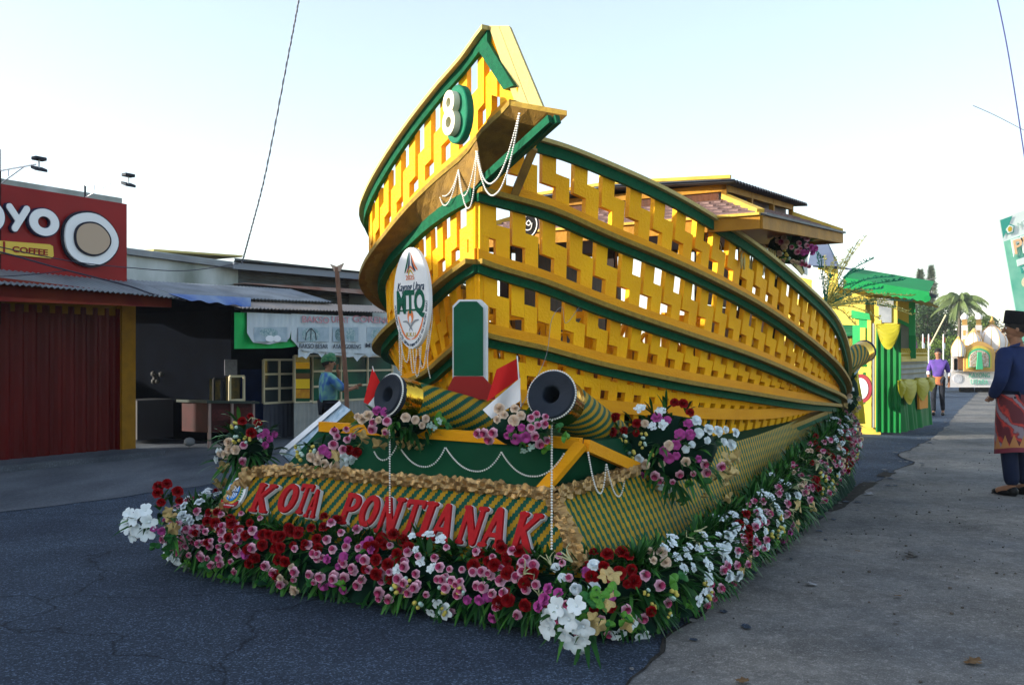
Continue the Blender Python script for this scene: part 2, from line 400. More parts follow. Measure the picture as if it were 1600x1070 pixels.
# ------------------------------------------------------------------ boat hull: plan curves and rails
def dense(ctrl, n=40):
    return catmull([FL(v, u, 0) for v, u in ctrl], n)
class Side:
    def __init__(s, ctrl, sign):
        s.p = dense(ctrl); s.n = []; N = len(s.p)
        for i in range(N):
            t = (s.p[min(i + 1, N - 1)] - s.p[max(i - 1, 0)]).normalized(); s.n.append(Vector((t.y, -t.x, 0)) * sign)
        s.L = [0]
        for a, b in zip(s.p, s.p[1:]): s.L.append(s.L[-1] + (b - a).length)
        s.off = {}; s.z = {}
    def at(s, arr, d):
        d = max(0, min(s.L[-1] - 1e-6, d)); lo, hi = 0, len(s.L) - 1
        while hi - lo > 1:
            m = (lo + hi) // 2
            if s.L[m] <= d: lo = m
            else: hi = m
        t = (d - s.L[lo]) / (s.L[hi] - s.L[lo]); return arr[lo] * (1 - t) + arr[hi] * t
    def base(s, d): return s.at(s.p, d)
    def nor(s, d): return s.at(s.n, d).normalized()
    def setrail(s, k, off, zs, W=14):
        sm = zs
        for _ in range(3):
            src = sm; sm = []
            for i in range(len(src)):
                w = min(W, i, len(src) - 1 - i); sm.append(sum(src[i - w:i + w + 1]) / (2 * w + 1))
        s.off[k] = off; s.z[k] = sm
    def pt(s, k, d, dn=0, dz=0):
        n = s.nor(d); return s.base(d) + n * (s.at(s.off[k], d) + dn) + UP * (s.at(s.z[k], d) + dz)
def sstep(x): x = max(0, min(1, x)); return x * x * (3 - 2 * x)
RS = Side([(1.45, .865), (1.18, 1.25), (.95, 1.65), (.62, 2.4), (.35, 3.5), (.17, 4.5), (.10, 5.5), (.17, 6.3), (.42, 6.85), (.9, 7.25), (1.45, 7.4)], 1)
def uofs(p): return (p - OO).dot(EU)
def vofs(p): return (p - OO).dot(EV)
tabR = {
 0: [(745, 190), (800, 207), (848, 217), (906, 234), (963, 258), (1015, 284), (1068, 310), (1096, 326), (1152, 364), (1197, 395), (1236, 428), (1264, 456), (1280, 484)],
 1: [(743, 294), (817, 313), (885, 336), (963, 373), (1042, 405), (1120, 441), (1180, 476), (1236, 512), (1278, 556)],
 2: [(743, 405), (780, 417), (864, 445), (948, 476), (1032, 509), (1133, 540), (1206, 570), (1254, 590), (1280, 606)],
 3: [(743, 517), (780, 526), (864, 546), (948, 568), (1032, 588), (1133, 606), (1206, 619), (1279, 630)],
 5: [(743, 612), (864, 624), (930, 633), (1032, 641), (1133, 648), (1206, 648), (1250, 640), (1280, 634)],
 4: [(743, 700), (900, 702), (1032, 697), (1113, 684), (1181, 674), (1230, 664), (1266, 652), (1285, 641)]}
tailR = {0: [(4.3, 420), (4.8, 455), (5.2, 490), (5.6, 524), (6.0, 558), (6.35, 587), (6.8, 610), (7.4, 618)], 1: [(4.3, 508), (4.8, 540), (5.2, 563), (5.6, 585), (6.35, 610), (7.4, 624)],
 2: [(5.2, 607), (5.6, 614), (6.35, 624), (7.4, 630)], 3: [(5.2, 628), (5.6, 630), (7.4, 634)], 5: [(5.2, 634), (7.4, 637)], 4: [(5.2, 643), (5.6, 639), (6.35, 637), (7.4, 640)]}
offR = {0: .09, 1: .05, 2: .0, 3: -.05, 5: -.09, 4: -.12}
for k in tabR:
    off = []; zs = []
    for i, p in enumerate(RS.p):
        u = uofs(p); o = offR[k] * sstep((u - .9) / 1.2); off.append(o); q = p + RS.n[i] * o
        x = xpx(q)
        y = interp(tabR[k], x) if u < 4.3 else lerp(interp(tabR[k], x), interp(tailR[k], u), sstep((u - 4.3) / 1.2))
        zs.append(zpx(q, y))
    RS.setrail(k, off, zs, 16)
LS = Side([(1.02, .67), (1.25, .765), (1.45, .865), (1.7, .90), (2.0, .97), (2.3, 1.07), (2.55, 1.2), (2.78, 1.42), (2.92, 1.72), (3.0, 2.1), (3.05, 2.8), (3.0, 4.2), (2.7, 5.8), (2.1, 6.9), (1.45, 7.4)], -1)
# y in the picture at each control point
tabL = {0: [-5, 36, 70, 124, 186, 248, 297, 332, 362, 392, 430, 480, 560, 600, 620],
 1: [165, 203, 238, 277, 324, 375, 412, 442, 470, 490, 505, 530, 585, 612, 622],
 7: [230, 265, 298, 322, 350, 385, 415, 446, 474, 494, 509, 534, 588, 614, 624],
 2: [400, 400, 403, 434, 468, 498, 522, 540, 552, 560, 566, 575, 600, 620, 630],
 3: [520, 520, 520, 552, 573, 590, 600, 604, 606, 607, 608, 610, 622, 630, 634],
 5: [610, 610, 612, 618, 624, 630, 632, 632, 632, 632, 632, 632, 634, 636, 637],
 4: [700, 700, 700, 700, 696, 690, 684, 676, 668, 662, 656, 650, 645, 642, 640]}
offL = {0: .03, 1: .03, 7: -.10, 2: -.12, 3: -.25, 5: -.33, 4: -.38}
dstem = LS.L[80]
for k in tabL:
    off = []; zs = []
    for i, p in enumerate(LS.p):
        o = offL[k] * sstep((LS.L[i] - dstem) / .8)
        if k == 0 or k == 1: o = offL[k]
        off.append(o); q = p + LS.n[i] * o
        j = min(len(tabL[k]) - 2, i // 40); t = (i - j * 40) / 40
        zs.append(zpx(q, tabL[k][j] + (tabL[k][j + 1] - tabL[k][j]) * t))
    LS.setrail(k, off, zs, 8)
boat = thing('royal_boat', 'yellow lattice-sided wooden style boat with upswept prow filling the flower float', 'boat', FL(1.45, 3.5, .7))
def sweep(side, k, d0, d1, prof, m, name, n=90, parent=None, k2=None):
    """closed profile [(outward, up)] swept along rail k"""
    mb = MB(); rows = []
    for i in range(n):
        d = d0 + (d1 - d0) * i / (n - 1); rows.append([side.pt(k, d, a, b) for a, b in prof])
    for i in range(n - 1):
        for j in range(len(prof)):
            q = (j + 1) % len(prof)
            mb.add([rows[i][j], rows[i + 1][j], rows[i + 1][q], rows[i][q]], [(0, 1, 2, 3)], m)
    mb.add(rows[0], [tuple(range(len(prof)))], m); mb.add(rows[-1], [tuple(range(len(prof)))[::-1]], m)
    return mb.build(name, parent=parent or boat)
def rect(n0, n1, z0, z1): return [(n0, z0), (n1, z0), (n1, z1), (n0, z1)]
eR = RS.L[-1]; eL = LS.L[-1]; bR = .0
dA = 0
while xpx(LS.pt(0, dA)) > 764: dA += .005
# top rails
sweep(RS, 0, .05, eR, rect(-.05, .05, -.028, 0), PALE, 'top_rail'); sweep(RS, 0, .05, eR, rect(-.02, .012, -.10, -.029), GRN, 'green_band')
sweep(LS, 0, dA, eL, rect(-.05, .05, -.028, 0), PALE, 'top_rail'); sweep(LS, 0, dA, eL, rect(-.02, .012, -.10, -.029), GRN, 'green_band')
for k in (1, 2, 3):
    sweep(RS, k, -.0, eR, rect(-.03, .09, -.032, 0), KHAKI, 'rail_shelf'); sweep(RS, k, 0, eR, rect(-.012, .022, .001, .072), YELB, 'rail_plank')
    sweep(RS, k, 0, eR, rect(-.02, .03, -.085, -.033), GRN, 'green_band')
for k in (2, 3):
    sweep(LS, k, dstem, eL, rect(-.03, .10, -.032, 0), KHAKI, 'rail_shelf'); sweep(LS, k, dstem, eL, rect(-.012, .022, .001, .072), YELB, 'rail_plank')
    sweep(LS, k, dstem, eL, rect(-.02, .03, -.085, -.033), GRN, 'green_band')
sweep(LS, 1, 0, eL, rect(-.05, .05, -.005, .03), KHAKI, 'rail_shelf'); sweep(LS, 1, 0, eL, rect(-.05, -.012, .031, .115), YELB, 'rail_plank')
sweep(LS, 7, dstem + .02, eL, rect(-.02, .035, -.06, .025), GRN, 'green_band')
sweep(RS, 5, 0, eR - 1, rect(-.012, .016, -.045, .045), YELB, 'rail_plank'); sweep(LS, 5, dstem, eL, rect(-.012, .016, -.045, .045), YELB, 'rail_plank')
sweep(RS, 4, 0, eR - .6, rect(-.05, .08, -.04, .0), KHAKI, 'keel_rail'); sweep(RS, 4, 0, eR - .6, rect(-.02, .06, -.09, -.041), GRN, 'green_band')
sweep(LS, 4, dstem, eL, rect(-.05, .08, -.04, .0), KHAKI, 'keel_rail')
# underside of the left shelf, from lip to the green band
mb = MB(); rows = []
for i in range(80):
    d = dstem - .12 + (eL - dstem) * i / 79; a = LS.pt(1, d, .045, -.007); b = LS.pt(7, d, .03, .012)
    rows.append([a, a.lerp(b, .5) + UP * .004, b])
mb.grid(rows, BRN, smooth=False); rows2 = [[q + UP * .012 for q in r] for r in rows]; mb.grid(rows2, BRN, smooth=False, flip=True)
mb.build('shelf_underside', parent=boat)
# slats -------------------------------------------------------------
def piece(mb, side, k0, k1, a, b, f0, f1, zt, zb, dn, th=.045, m=YEL, topf=None):
    def q(d, f, e):
        P0 = side.pt(k0, d, 0, zt); P1 = side.pt(k1, d, 0, zb)
        if topf: P0 = Vector((P0.x, P0.y, min(P0.z, topf(d))))
        return P0.lerp(P1, f) + side.nor(d) * (dn - e)
    jit = rnd.uniform(-.012, .012); a += jit * .4; b += jit * .4; t_ = rnd.uniform(-.02, .02)
    f0 += t_ * (f0 > .01); f1 += t_ * (f1 < .99)
    bot = [q(a, f1, 0), q(b, f1, 0), q(b, f1, th), q(a, f1, th)]; top = [q(a, f0, 0), q(b, f0, 0), q(b, f0, th), q(a, f0, th)]
    mb.hexa(bot, top, m)
def slats(side, k0, k1, d0, d1, per, w, zt=-.05, zb=.04, f1=.63, f0=.37, topf=None, minh=.10):
    d = d0
    while d < d1:
        h = side.pt(k0, d).z - side.pt(k1, d).z
        if h > minh:
            mb = MB(); g = w * rnd.uniform(.97, 1.03)
            piece(mb, side, k0, k1, d, d + g, 0, f1 + rnd.uniform(-.02, .02), zt, zb, -.025, topf=topf)
            piece(mb, side, k0, k1, d + g * .96, d + g * 1.97, f0, 1, zt, zb, -.028, topf=topf)
            mb.build('slat', parent=boat)
        d += per
slats(RS, 0, 1, .02, eR - .3, .235, .104)
slats(RS, 1, 2, .05, eR - .3, .220, .099)
slats(RS, 2, 3, .06, eR - .4, .205, .096)
slats(RS, 3, 5, .04, eR - .6, .165, .09, f1=.62, f0=.30, minh=.07, zb=.03)
slats(RS, 5, 4, .04, eR - 1.0, .150, .052, f1=1, f0=.5, zt=0, zb=.0, minh=.06)
C_ = LS.pt(1, 0); A_ = LS.pt(0, dA)
def prow_top(d):
    if d >= dA: return 99
    return lerp(C_.z + .02, A_.z - .10, d / dA)
slats(LS, 0, 1, .06, eL - .3, .165, .072, topf=prow_top)
slats(LS, 7, 2, dstem + .05, eL - .3, .165, .072, zt=-.03)
slats(LS, 2, 3, dstem + .05, eL - .3, .165, .078)
slats(LS, 3, 5, dstem + .05, eL - .3, .155, .078, f0=.3)
slats(LS, 5, 4, dstem + .05, eL - .3, .15, .06, f1=1, f0=.5, zt=0, zb=0)
# stem post where both sides meet
mb = MB(); s1 = RS.pt(1, 0); s4 = RS.pt(4, 0)
for a, b in ((RS, .10), (LS, .10)):
    n = a.nor(.05 if a is RS else dstem + .05); d0 = 0 if a is RS else dstem; t = (a.base(d0 + b) - a.base(d0)).normalized()
    o = RS.base(0); z0 = s4.z - .02; z1 = s1.z - .05
    q = [o - n * .03, o + t * b - n * .03, o + t * b - n * .075, o - n * .075]
    mb.hexa([p + UP * z0 for p in q], [p + UP * z1 for p in q], YEL)
mb.build('stem_post', parent=boat)
# prow end: two pale boards, green edging, underside, bracket
Rb = FL(.83, .615, zpx(FL(.83, .615, 0), 168)); Lb = C_ + Vector((0, 0, 0)); wv = (Rb - Lb); Lt = A_; Rt = Lt + wv * .8
nn = ((Lt - Lb).cross(wv)).normalized()
if nn.y > 0: nn = -nn
for a, b in ((0, .49), (.51, 1)):
    mb = MB(); mb.slab([Lb.lerp(Rb, a) - nn * .0, Lb.lerp(Rb, b), Lt.lerp(Rt, b), Lt.lerp(Rt, a)], -nn * .03, PALE); mb.build('prow_board', parent=boat)
tdir = (LS.base(.3) - LS.base(0)).normalized(); ln = LS.nor(.1)
mb = MB(); mb.slab([Lb + ln * .014 + UP * .12 + tdir * .005, Lt + ln * .014 - UP * .10, Lt + ln * .014 - UP * .13 + tdir * .10, Lb + ln * .014 + UP * .12 + tdir * .11], -ln * .03, GRN); mb.build('green_band', parent=boat)
rl = [P(886, 181, 5.42), P(862, 203, 5.66), P(838, 226, 5.95), P(800, 258, 6.1), P(752, 296, 6.2)]
ll = [LS.pt(1, d, .045, -.008) for d in (0, .11, .24, .38, dstem + .05)]
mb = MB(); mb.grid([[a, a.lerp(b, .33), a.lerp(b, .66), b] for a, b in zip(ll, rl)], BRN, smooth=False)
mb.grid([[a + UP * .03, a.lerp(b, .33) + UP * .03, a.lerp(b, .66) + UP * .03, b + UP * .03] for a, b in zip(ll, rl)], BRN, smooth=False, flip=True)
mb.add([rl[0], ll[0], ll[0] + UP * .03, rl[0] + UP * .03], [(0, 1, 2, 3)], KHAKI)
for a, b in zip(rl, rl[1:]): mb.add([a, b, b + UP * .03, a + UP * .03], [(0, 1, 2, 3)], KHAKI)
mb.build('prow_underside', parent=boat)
mb = MB()
for off_, w_ in ((0, .035), (.045, .03)):
    a = P(872, 186, 5.40) + Vector((-off_, 0, 0)); b = P(745, 300, 6.08) + Vector((-off_, 0, 0)); mb.bar(a, b, w_, .05, GRN)
mb.build('green_beam', parent=boat)
mb = MB(); mb.bar(P(834, 232, 5.98), P(803, 306, 6.10), .09, .05, BRN, up=Vector((1, 0, 0))); mb.build('bracket', parent=boat)
# right-hand wall of the prow box
q0, q1 = Lb.lerp(Rb, .5) + Vector((0, .05, .03)), RS.pt(0, .40, 0, -.13); t1 = RS.pt(0, .45); mb = MB()
wn_ = (q1 - q0).cross(UP).normalized()
mb.slab([q0, q1, t1, Lt.lerp(Rt, .5) + Vector((0, .05, 0))], -wn_ * .04, YEL); mb.build('prow_side_panel', parent=boat)
mb = MB(); mb.bar(Lt.lerp(Rt, .55) + Vector((0, .04, 0)), t1, .07, .028, PALE); mb.build('top_rail', parent=boat)
# inner deck
mb = MB(); dk = [RS.pt(5, eR * i / 30, -.08, 0) for i in range(31)] + [LS.pt(5, dstem + (eL - dstem) * i / 30, -.08, 0) for i in range(30, -1, -1)]
dk = [Vector((p.x, p.y, 1.02)) for p in dk]; c = FL(1.5, 4, 1.02)
mb.add(dk + [c], [(i, (i + 1) % len(dk), len(dk)) for i in range(len(dk))], mat('deck_brown', (.09, .045, .015), (.06, .03, .012), 5, .7))
mb.build('deck', parent=boat)

# ------------------------------------------------------------------ flower float body (the lorry's dressed platform)
flo = thing('parade_float', 'long float platform clad in green and yellow plaited strips with red lettering on its front', 'parade float', FL(1.45, 3.5, 0))
TL, TR = FL(2.66, .12, .67), FL(.50, .12, .67)         # top edge of the front panel
BL, BR_ = FL(2.86, -.06, .30), FL(.22, -.06, .30)
fx = (TR - TL).normalized(); fh = ((BL + BR_) / 2 - (TL + TR) / 2); fn = fx.cross(-fh).normalized()
if fn.y > 0: fn = -fn
fy = fn.cross(fx).normalized()
if fy.z < 0: fy = -fy
def fuv(p): q = p - TL; return (q.dot(fx), q.dot(fy))
mb = MB(); mb.add([BL, BR_, TR, TL], [(0, 1, 2, 3)], WEAVE_F, [[fuv(p) for p in (BL, BR_, TR, TL)]]); mb.build('woven_front_panel', parent=flo)
# right side: woven skin from the flower line up to the keel rail
def side_line(mir=False):
    rows = []
    for i in range(60):
        u = .12 + 7.0 * i / 59
        t = FL(.50, .12, .67) if i == 0 else None
        if u < 1.5: top = FL(lerp(.50, .34, sstep((u - .12) / 1.4)), u, lerp(.67, .73, (u - .12) / 1.4))
        else:
            d = 0; top = FL(lerp(.34, .24, sstep((u - 1.5) / 2)), u, interp([(1.5, .73), (2.5, .76), (4, .80), (6, .86), (7.2, .9)], u))
        if u > 5.6: top = FL(.24 + (u - 5.6) ** 2 * .22, u, top.z)
        bot = FL(.22 - .1 * sstep((u - 0) / 1.5) + max(0, u - 5.8) ** 2 * .16, -.06 + (u - .12) * 1.022, .28)
        if mir:
            top = FL(3.05 - vofs(top) + .1, uofs(top), top.z); bot = FL(3.0 - vofs(bot) + .08, uofs(bot), bot.z)
        rows.append([bot, top])
    return rows
rows = side_line(); mb = MB()
Ls = [0]
for a, b in zip(rows, rows[1:]): Ls.append(Ls[-1] + (b[0] - a[0]).length)
mb.grid(rows, WEAVE_S, uvf=lambda i, j: (Ls[i], j * (rows[i][1] - rows[i][0]).length), smooth=False); mb.build('woven_side_panel', parent=flo)
rl_ = side_line(True); mb = MB(); mb.grid(rl_, WEAVE_S, uvf=lambda i, j: (Ls[i], j * .45), smooth=False, flip=True); mb.build('woven_side_panel', parent=flo)
# deck on top and chassis inside
mb = MB(); top = [r[1] - UP * .01 for r in rows] + [r[1] - UP * .01 for r in rl_[::-1]]; c = FL(1.5, 3, .76)
mb.add(top + [c], [(i, (i + 1) % len(top), len(top)) for i in range(len(top))], GRNP); mb.build('platform_deck', parent=flo)
mb = MB(); mb.box(FL(1.5, 3.5, .30), EV * 1.0, EU * 3.1, UP * .10, BLACK); mb.build('chassis', parent=flo)
for v_, u_ in ((.65, 1.3), (2.35, 1.3), (.65, 5.6), (2.35, 5.6)):
    c = FL(v_, u_, .33); mb = MB(); mb.tube([c - EV * .12, c + EV * .12], .32, 20, BLACK); w = mb.build('wheel', parent=flo)
    mb = MB(); mb.tube([c - EV * .13, c + EV * .13], .16, 14, DGREY); mb.build('rim', parent=w)
# pleated dark green skirt just clear of the road
def skirt_path():
    P_ = [(3.15, 6.9), (3.25, 4), (3.3, 1.2), (3.24, .35), (2.85, -.05), (2.1, -.13), (1.3, -.12), (.5, -.10), (.12, -.02), (-.06, .22), (-.10, .8), (-.08, 2), (-.05, 4), (0, 6), (.25, 7.0), (.8, 7.3)]
    return resample(dense(P_, 12), 700)
sk = skirt_path(); mb = MB(); rows = []
for i, p in enumerate(sk):
    t = (sk[min(i + 1, 699)] - sk[max(i - 1, 0)]).normalized(); n = Vector((t.y, -t.x, 0))
    if n.dot(p - FL(1.5, 3.4, 0)) < 0: n = -n
    a = math.sin(i * .9 + 3 * noise.noise(p * 2)) * .022
    rows.append([p + n * (a * 1.3 + .02) + UP * (.015 + .012 * noise.noise(p * 3) + .015), p + n * a * .8 - n * .03 + UP * .17, p + n * a * .2 - n * .14 + UP * .33])
mb.grid(rows, DKG); mb.build('skirt', parent=flo)
# raised green box with a gold frame, behind the lettering
g = {}
gTL, gTR = P(590, 684, FL(2.45, .40, 0).y), FL(.44, .34, .935); gTL = on_plane(590, 684, gTR, fn.cross(fx).cross(fx)) if False else FL(2.32, .36, .96)
gBL, gBR = FL(2.5, .16, .67), FL(.60, .16, .665)
mb = MB(); mb.add([gBL, gBR, gTR, gTL], [(0, 1, 2, 3)], GRNP); mb.build('green_board', parent=flo)
sR = FL(.40, .95, .74); sRb = FL(.42, .95, .70)
mb = MB(); mb.add([gBR, sRb, sR, gTR], [(0, 1, 2, 3)], GRNP); mb.build('green_board', parent=flo)
hB = fn * .02
mb = MB(); mb.bar(gTL + hB - UP * .01, gTR + hB - UP * .01, .045, .062, YELB); mb.build('frame_beam', parent=flo)
mb = MB(); mb.bar(gTR + hB + Vector((.005, -.01, -.01)), gBR + hB, .04, .065, YELB, up=fx); mb.build('frame_beam', parent=flo)
mb = MB(); mb.bar(gTR + Vector((.02, -.02, -.01)), sR + Vector((.03, 0, .0)), .04, .065, YELB); mb.build('frame_beam', parent=flo)
mb = MB(); mb.add([gTL, gTR, sR, FL(.5, 1.4, .90), FL(2.3, 1.4, .95)], [(0, 1, 2, 3, 4)], GRNP); mb.build('box_top', parent=flo)
# gold satin ruffle
def ruffle(path, r, seed, name='gold_ruffle', parent=None):
    pts = resample(catmull(path, 14), int(sum((b - a).length for a, b in zip(path, path[1:])) / .008)); mb = MB(); rows = []; q = random.Random(seed)
    for i, p in enumerate(pts):
        t = (pts[min(i + 1, len(pts) - 1)] - pts[max(i - 1, 0)]).normalized(); a = t.cross(UP)
        if a.length < .2: a = t.cross(Vector((0, 1, 0)))
        a.normalize(); b = a.cross(t); ring_ = []
        for k in range(15):
            th = 2 * math.pi * k / 14; s_ = Vector((p.x * 16, p.y * 16 + k % 14 * 1.9, p.z * 16 + seed)); rr_ = r * (1 + .55 * noise.noise(s_) + .42 * noise.noise(s_ * 2.7) + .22 * math.sin(k * 3.2 + i * .5))
            ring_.append(p + (a * math.cos(th) + b * math.sin(th)) * rr_)
        ring_[-1] = ring_[0]; rows.append(ring_)
    mb.grid(rows, GOLDR, smooth=False); return mb.build(name, parent=parent or flo)
ruffle([TL + Vector((-.02, 0, .0)), TL.lerp(TR, .2) + UP * .025, TL.lerp(TR, .5) + UP * .02, TL.lerp(TR, .8) + UP * .015, TR + UP * .0 - hB], .036, 1)
ruffle([TR + fn * .01, FL(.44, .45, .70), FL(.36, .95, .735)], .034, 2)
ruffle([TR + fn * .01 - UP * .02, TR.lerp(BR_, .35) + fn * .02, TR.lerp(BR_, .9) + fn * .015], .040, 3)
ruffle([TL - fx * .03, TL.lerp(BL, .4) - fx * .04, BL - fx * .02], .05, 4)
# letters -----------------------------------------------------------
def serif(x, y, w, r=.055): return capsule(x - w / 2, y, r, x + w / 2, y, r)
GL = {
 'K': [capsule(.2, .08, .085, .2, .92, .105), serif(.2, .05, .22), serif(.22, .95, .20), capsule(.24, .45, .07, .66, .90, .075), serif(.68, .94, .20, .06), capsule(.32, .52, .08, .62, .08, .10), serif(.66, .05, .20)],
 'O': [ring(.4, .5, .27, .41, .105, .085)],
 'T': [capsule(.4, .08, .105, .4, .9, .085), serif(.4, .05, .28), capsule(.08, .93, .065, .74, .93, .065), capsule(.06, .80, .05, .06, .93, .07), capsule(.76, .80, .05, .76, .93, .07)],
 'A': [capsule(.14, .08, .06, .40, .95, .09), capsule(.70, .08, .11, .44, .95, .09), capsule(.22, .32, .055, .62, .32, .055), serif(.13, .05, .20), serif(.70, .05, .24)],
 'P': [capsule(.2, .08, .10, .2, .92, .09), serif(.2, .05, .24), lambda x, y: max(ring(.36, .70, .25, .22, .09, .07)(x, y), .2 - x), capsule(.12, .95, .05, .36, .95, .05)],
 'N': [capsule(.16, .08, .06, .16, .92, .075), serif(.15, .05, .20), capsule(.18, .92, .09, .62, .08, .10), capsule(.66, .10, .06, .66, .92, .07), serif(.67, .95, .22), serif(.14, .95, .14)],
 'I': [capsule(.2, .08, .10, .2, .92, .10), serif(.2, .05, .26), serif(.2, .95, .26)]}
GW = {'K': .84, 'O': .80, 'T': .82, 'A': .84, 'P': .70, 'N': .84, 'I': .40}
def letter(ch, pos, h, sx, sh):
    fs = GL[ch]
    def sd(x, y): return min(f(x - sh * (y - .5), y) for f in fs)
    lp = sdf_loops(sd, -.25, 1.15, -.12, 1.12, 46); lpb = sdf_loops(lambda x, y: sd(x, y) - .022, -.3, 1.2, -.16, 1.16, 46)
    back = poly2d(lpb, pos + fn * .020, fx * h * sx, fy * h, fn, .014).build('letter', WHITE, parent=flo)
    poly2d(lp, pos + fn * .044, fx * h * sx, fy * h, fn, .010).build('letter_face', RED, parent=back)
def fpos(x, y): return on_plane(x, y, TL, fn)
LT = [('K', 393, 432, 757, 803), ('O', 434, 470, 757, 806), ('T', 462, 494, 762, 812), ('A', 470, 502, 768, 812),
      ('P', 531, 566, 772, 822), ('O', 560, 597, 775, 828), ('N', 589, 632, 778, 836), ('T', 627, 664, 782, 838), ('I', 655, 684, 786, 842),
      ('A', 673, 715, 790, 848), ('N', 714, 762, 792, 853), ('A', 752, 798, 796, 858), ('K', 798, 848, 802, 865)]
LT[2] = ('T', 463, 489, 758, 806); LT[3] = ('A', 480, 502, 768, 812)
for ch, x0, x1, y0, y1 in LT:
    a = fpos(x0 + 3, y1 - (1 if ch != 'O' else 3)); b = fpos(x1 - 2, y1 - 1); t = fpos(x0 + 6, y0)
    h = abs((t - a).dot(fy)); w = (b - a).dot(fx)
    letter(ch, a, h, w / h / (GW[ch] + .08), .10)
# city emblem at the left of the lettering
ec = fpos(370, 771); er_ = .085
def disc(mb, c, xd, yd, rx, ry, m, off, n=28, th=.006, nrm=None):
    nrm = nrm or fn; p = [c + xd * rx * math.cos(2 * math.pi * k / n) + yd * ry * math.sin(2 * math.pi * k / n) + nrm * off for k in range(n)]
    return mb.slab(p, nrm * th, m)
EMB = mat('emblem_blue', (.03, .22, .60), None); EMG = mat('emblem_green', (.02, .20, .06), None); EMR = mat('emblem_red', (.35, .012, .02), None)
GY = mat('emblem_gold', (.55, .38, .05), None)
em = MB(); disc(em, ec + fx * .012, fx, fy, .082, .105, WHITE, .004, th=.02); emb = em.build('emblem', parent=flo)
em = MB(); disc(em, ec, fx, fy, .062, .085, GY, .026); em.build('emblem_ring', parent=emb)
em = MB(); disc(em, ec + fy * .008, fx, fy, .054, .070, EMB, .034)
for k in range(-3, 4): em.box(ec + fx * k * .014 + fy * .008 + fn * .042, fx * .0025, fy * .055 * (1 - (k / 5) ** 2), fn * .001, WHITE)
em.box(ec + fn * .044 - fy * .0, fx * .052, fy * .003, fn * .001, BLACK)
for s_ in (-1, 1):
    em.bar(ec + fn * .045 + fy * .0, ec + fn * .045 + fx * .035 * s_ + fy * .045, .004, .004, WHITE)
em.build('emblem_shield', parent=emb)
em = MB()
for k in range(12):
    for s_ in (-1, 1):
        a = R(-60 + k * 11); q = ec + fx * s_ * math.cos(a) * .068 + fy * math.sin(a) * .088 + fn * .030
        em.box(q, fx * .007, fy * .004, fn * .004, EMG)
em.build('emblem_wreath', parent=emb)
em = MB(); em.slab([ec + fx * x + fy * y + fn * .033 for x, y in ((-.075, -.055), (-.03, -.078), (.03, -.078), (.075, -.055), (.07, -.085), (.025, -.108), (-.025, -.108), (-.07, -.085))], fn * .008, EMR); em.build('emblem_ribbon', parent=emb)
text('KOTA PONTIANAK', ec - fy * .091 + fn * .043, fx, fy, fn, .013, .0006).build('emblem_text', WHITE, parent=emb)

# ------------------------------------------------------------------ cannons
def cannon(name, muzzle, rear, r0, r1, label, collar=.22, rings=True, grp='plaited toy cannons on the float'):
    c = thing(name, label, 'cannon', rear, grp); ax = (rear - muzzle).normalized(); L = (rear - muzzle).length
    side = ax.cross(UP).normalized(); up = side.cross(ax)
    rb = lambda t: r0 + (r1 - r0) * t
    mb = MB(); ps = [muzzle + ax * (L * (collar + (1 - collar) * i / 12)) for i in range(13)]
    mb.tube(ps, [rb(collar + (1 - collar) * i / 12) for i in range(13)], 30, WEAVE_B, cap=True, uvscale=.84); mb.build('barrel', parent=c)
    mb = MB(); n = 40; rows = []
    for i in range(7):
        t = collar * i / 6 * 1.02; row = []
        for k in range(n + 1):
            a = 2 * math.pi * (k % n) / n; q = Vector((math.cos(a) * 5, math.sin(a) * 5, t * 9)); rr_ = rb(t) * (1.02 + .022 * noise.noise(q))
            row.append(muzzle + ax * (L * t) + (side * math.cos(a) + up * math.sin(a)) * rr_)
        rows.append(row)
    mb.grid(rows, GOLDF); mb.build('gold_collar', parent=c)
    mb = MB(); n = 36; rin = r0 * .36
    prof = [(r0 * 1.03, .035), (r0 * 1.06, .012), (r0 * 1.04, -.008), (r0 * .97, -.020), (r0 * .93, -.016), (rin * 1.25, -.016), (rin * 1.1, -.012), (rin, -.006), (rin, .16)]
    rows = [[muzzle + ax * z + (side * math.cos(2 * math.pi * k / n) + up * math.sin(2 * math.pi * k / n)) * r for k in range(n + 1)] for r, z in prof]
    mb.grid(rows, DGREY); mb.build('muzzle', parent=c)
    mb = MB(); mb.tube([muzzle + ax * .155, muzzle + ax * .16], rin * .999, 20, BLACK); mb.build('bore', parent=c)
    if rings:
        mb = MB()
        for k in range(62):
            a = 2 * math.pi * k / 62; mb.ball(muzzle - ax * .002 + (side * math.cos(a) + up * math.sin(a)) * r0 * 1.06, .0068, 6, PEARL)
        mb.build('pearl_trim', parent=c)
    return c
m1 = P(608, 617, 5.45); m2 = P(862, 617, 5.10)
cannon('cannon', m1, P(752, 660, 5.97), .120, .146, 'plaited cannon at the left of the deck with a long gold collar', .20)
cannon('cannon', m2, P(952, 688, 6.1), .132, .155, 'plaited cannon at the right corner with its round grey muzzle facing the camera', .15)
cannon('cannon', P(1352, 548, 11.6), P(1285, 590, 10.9), .135, .155, 'plaited cannon sticking out past the stern of the boat with a gold end', .16, rings=False)

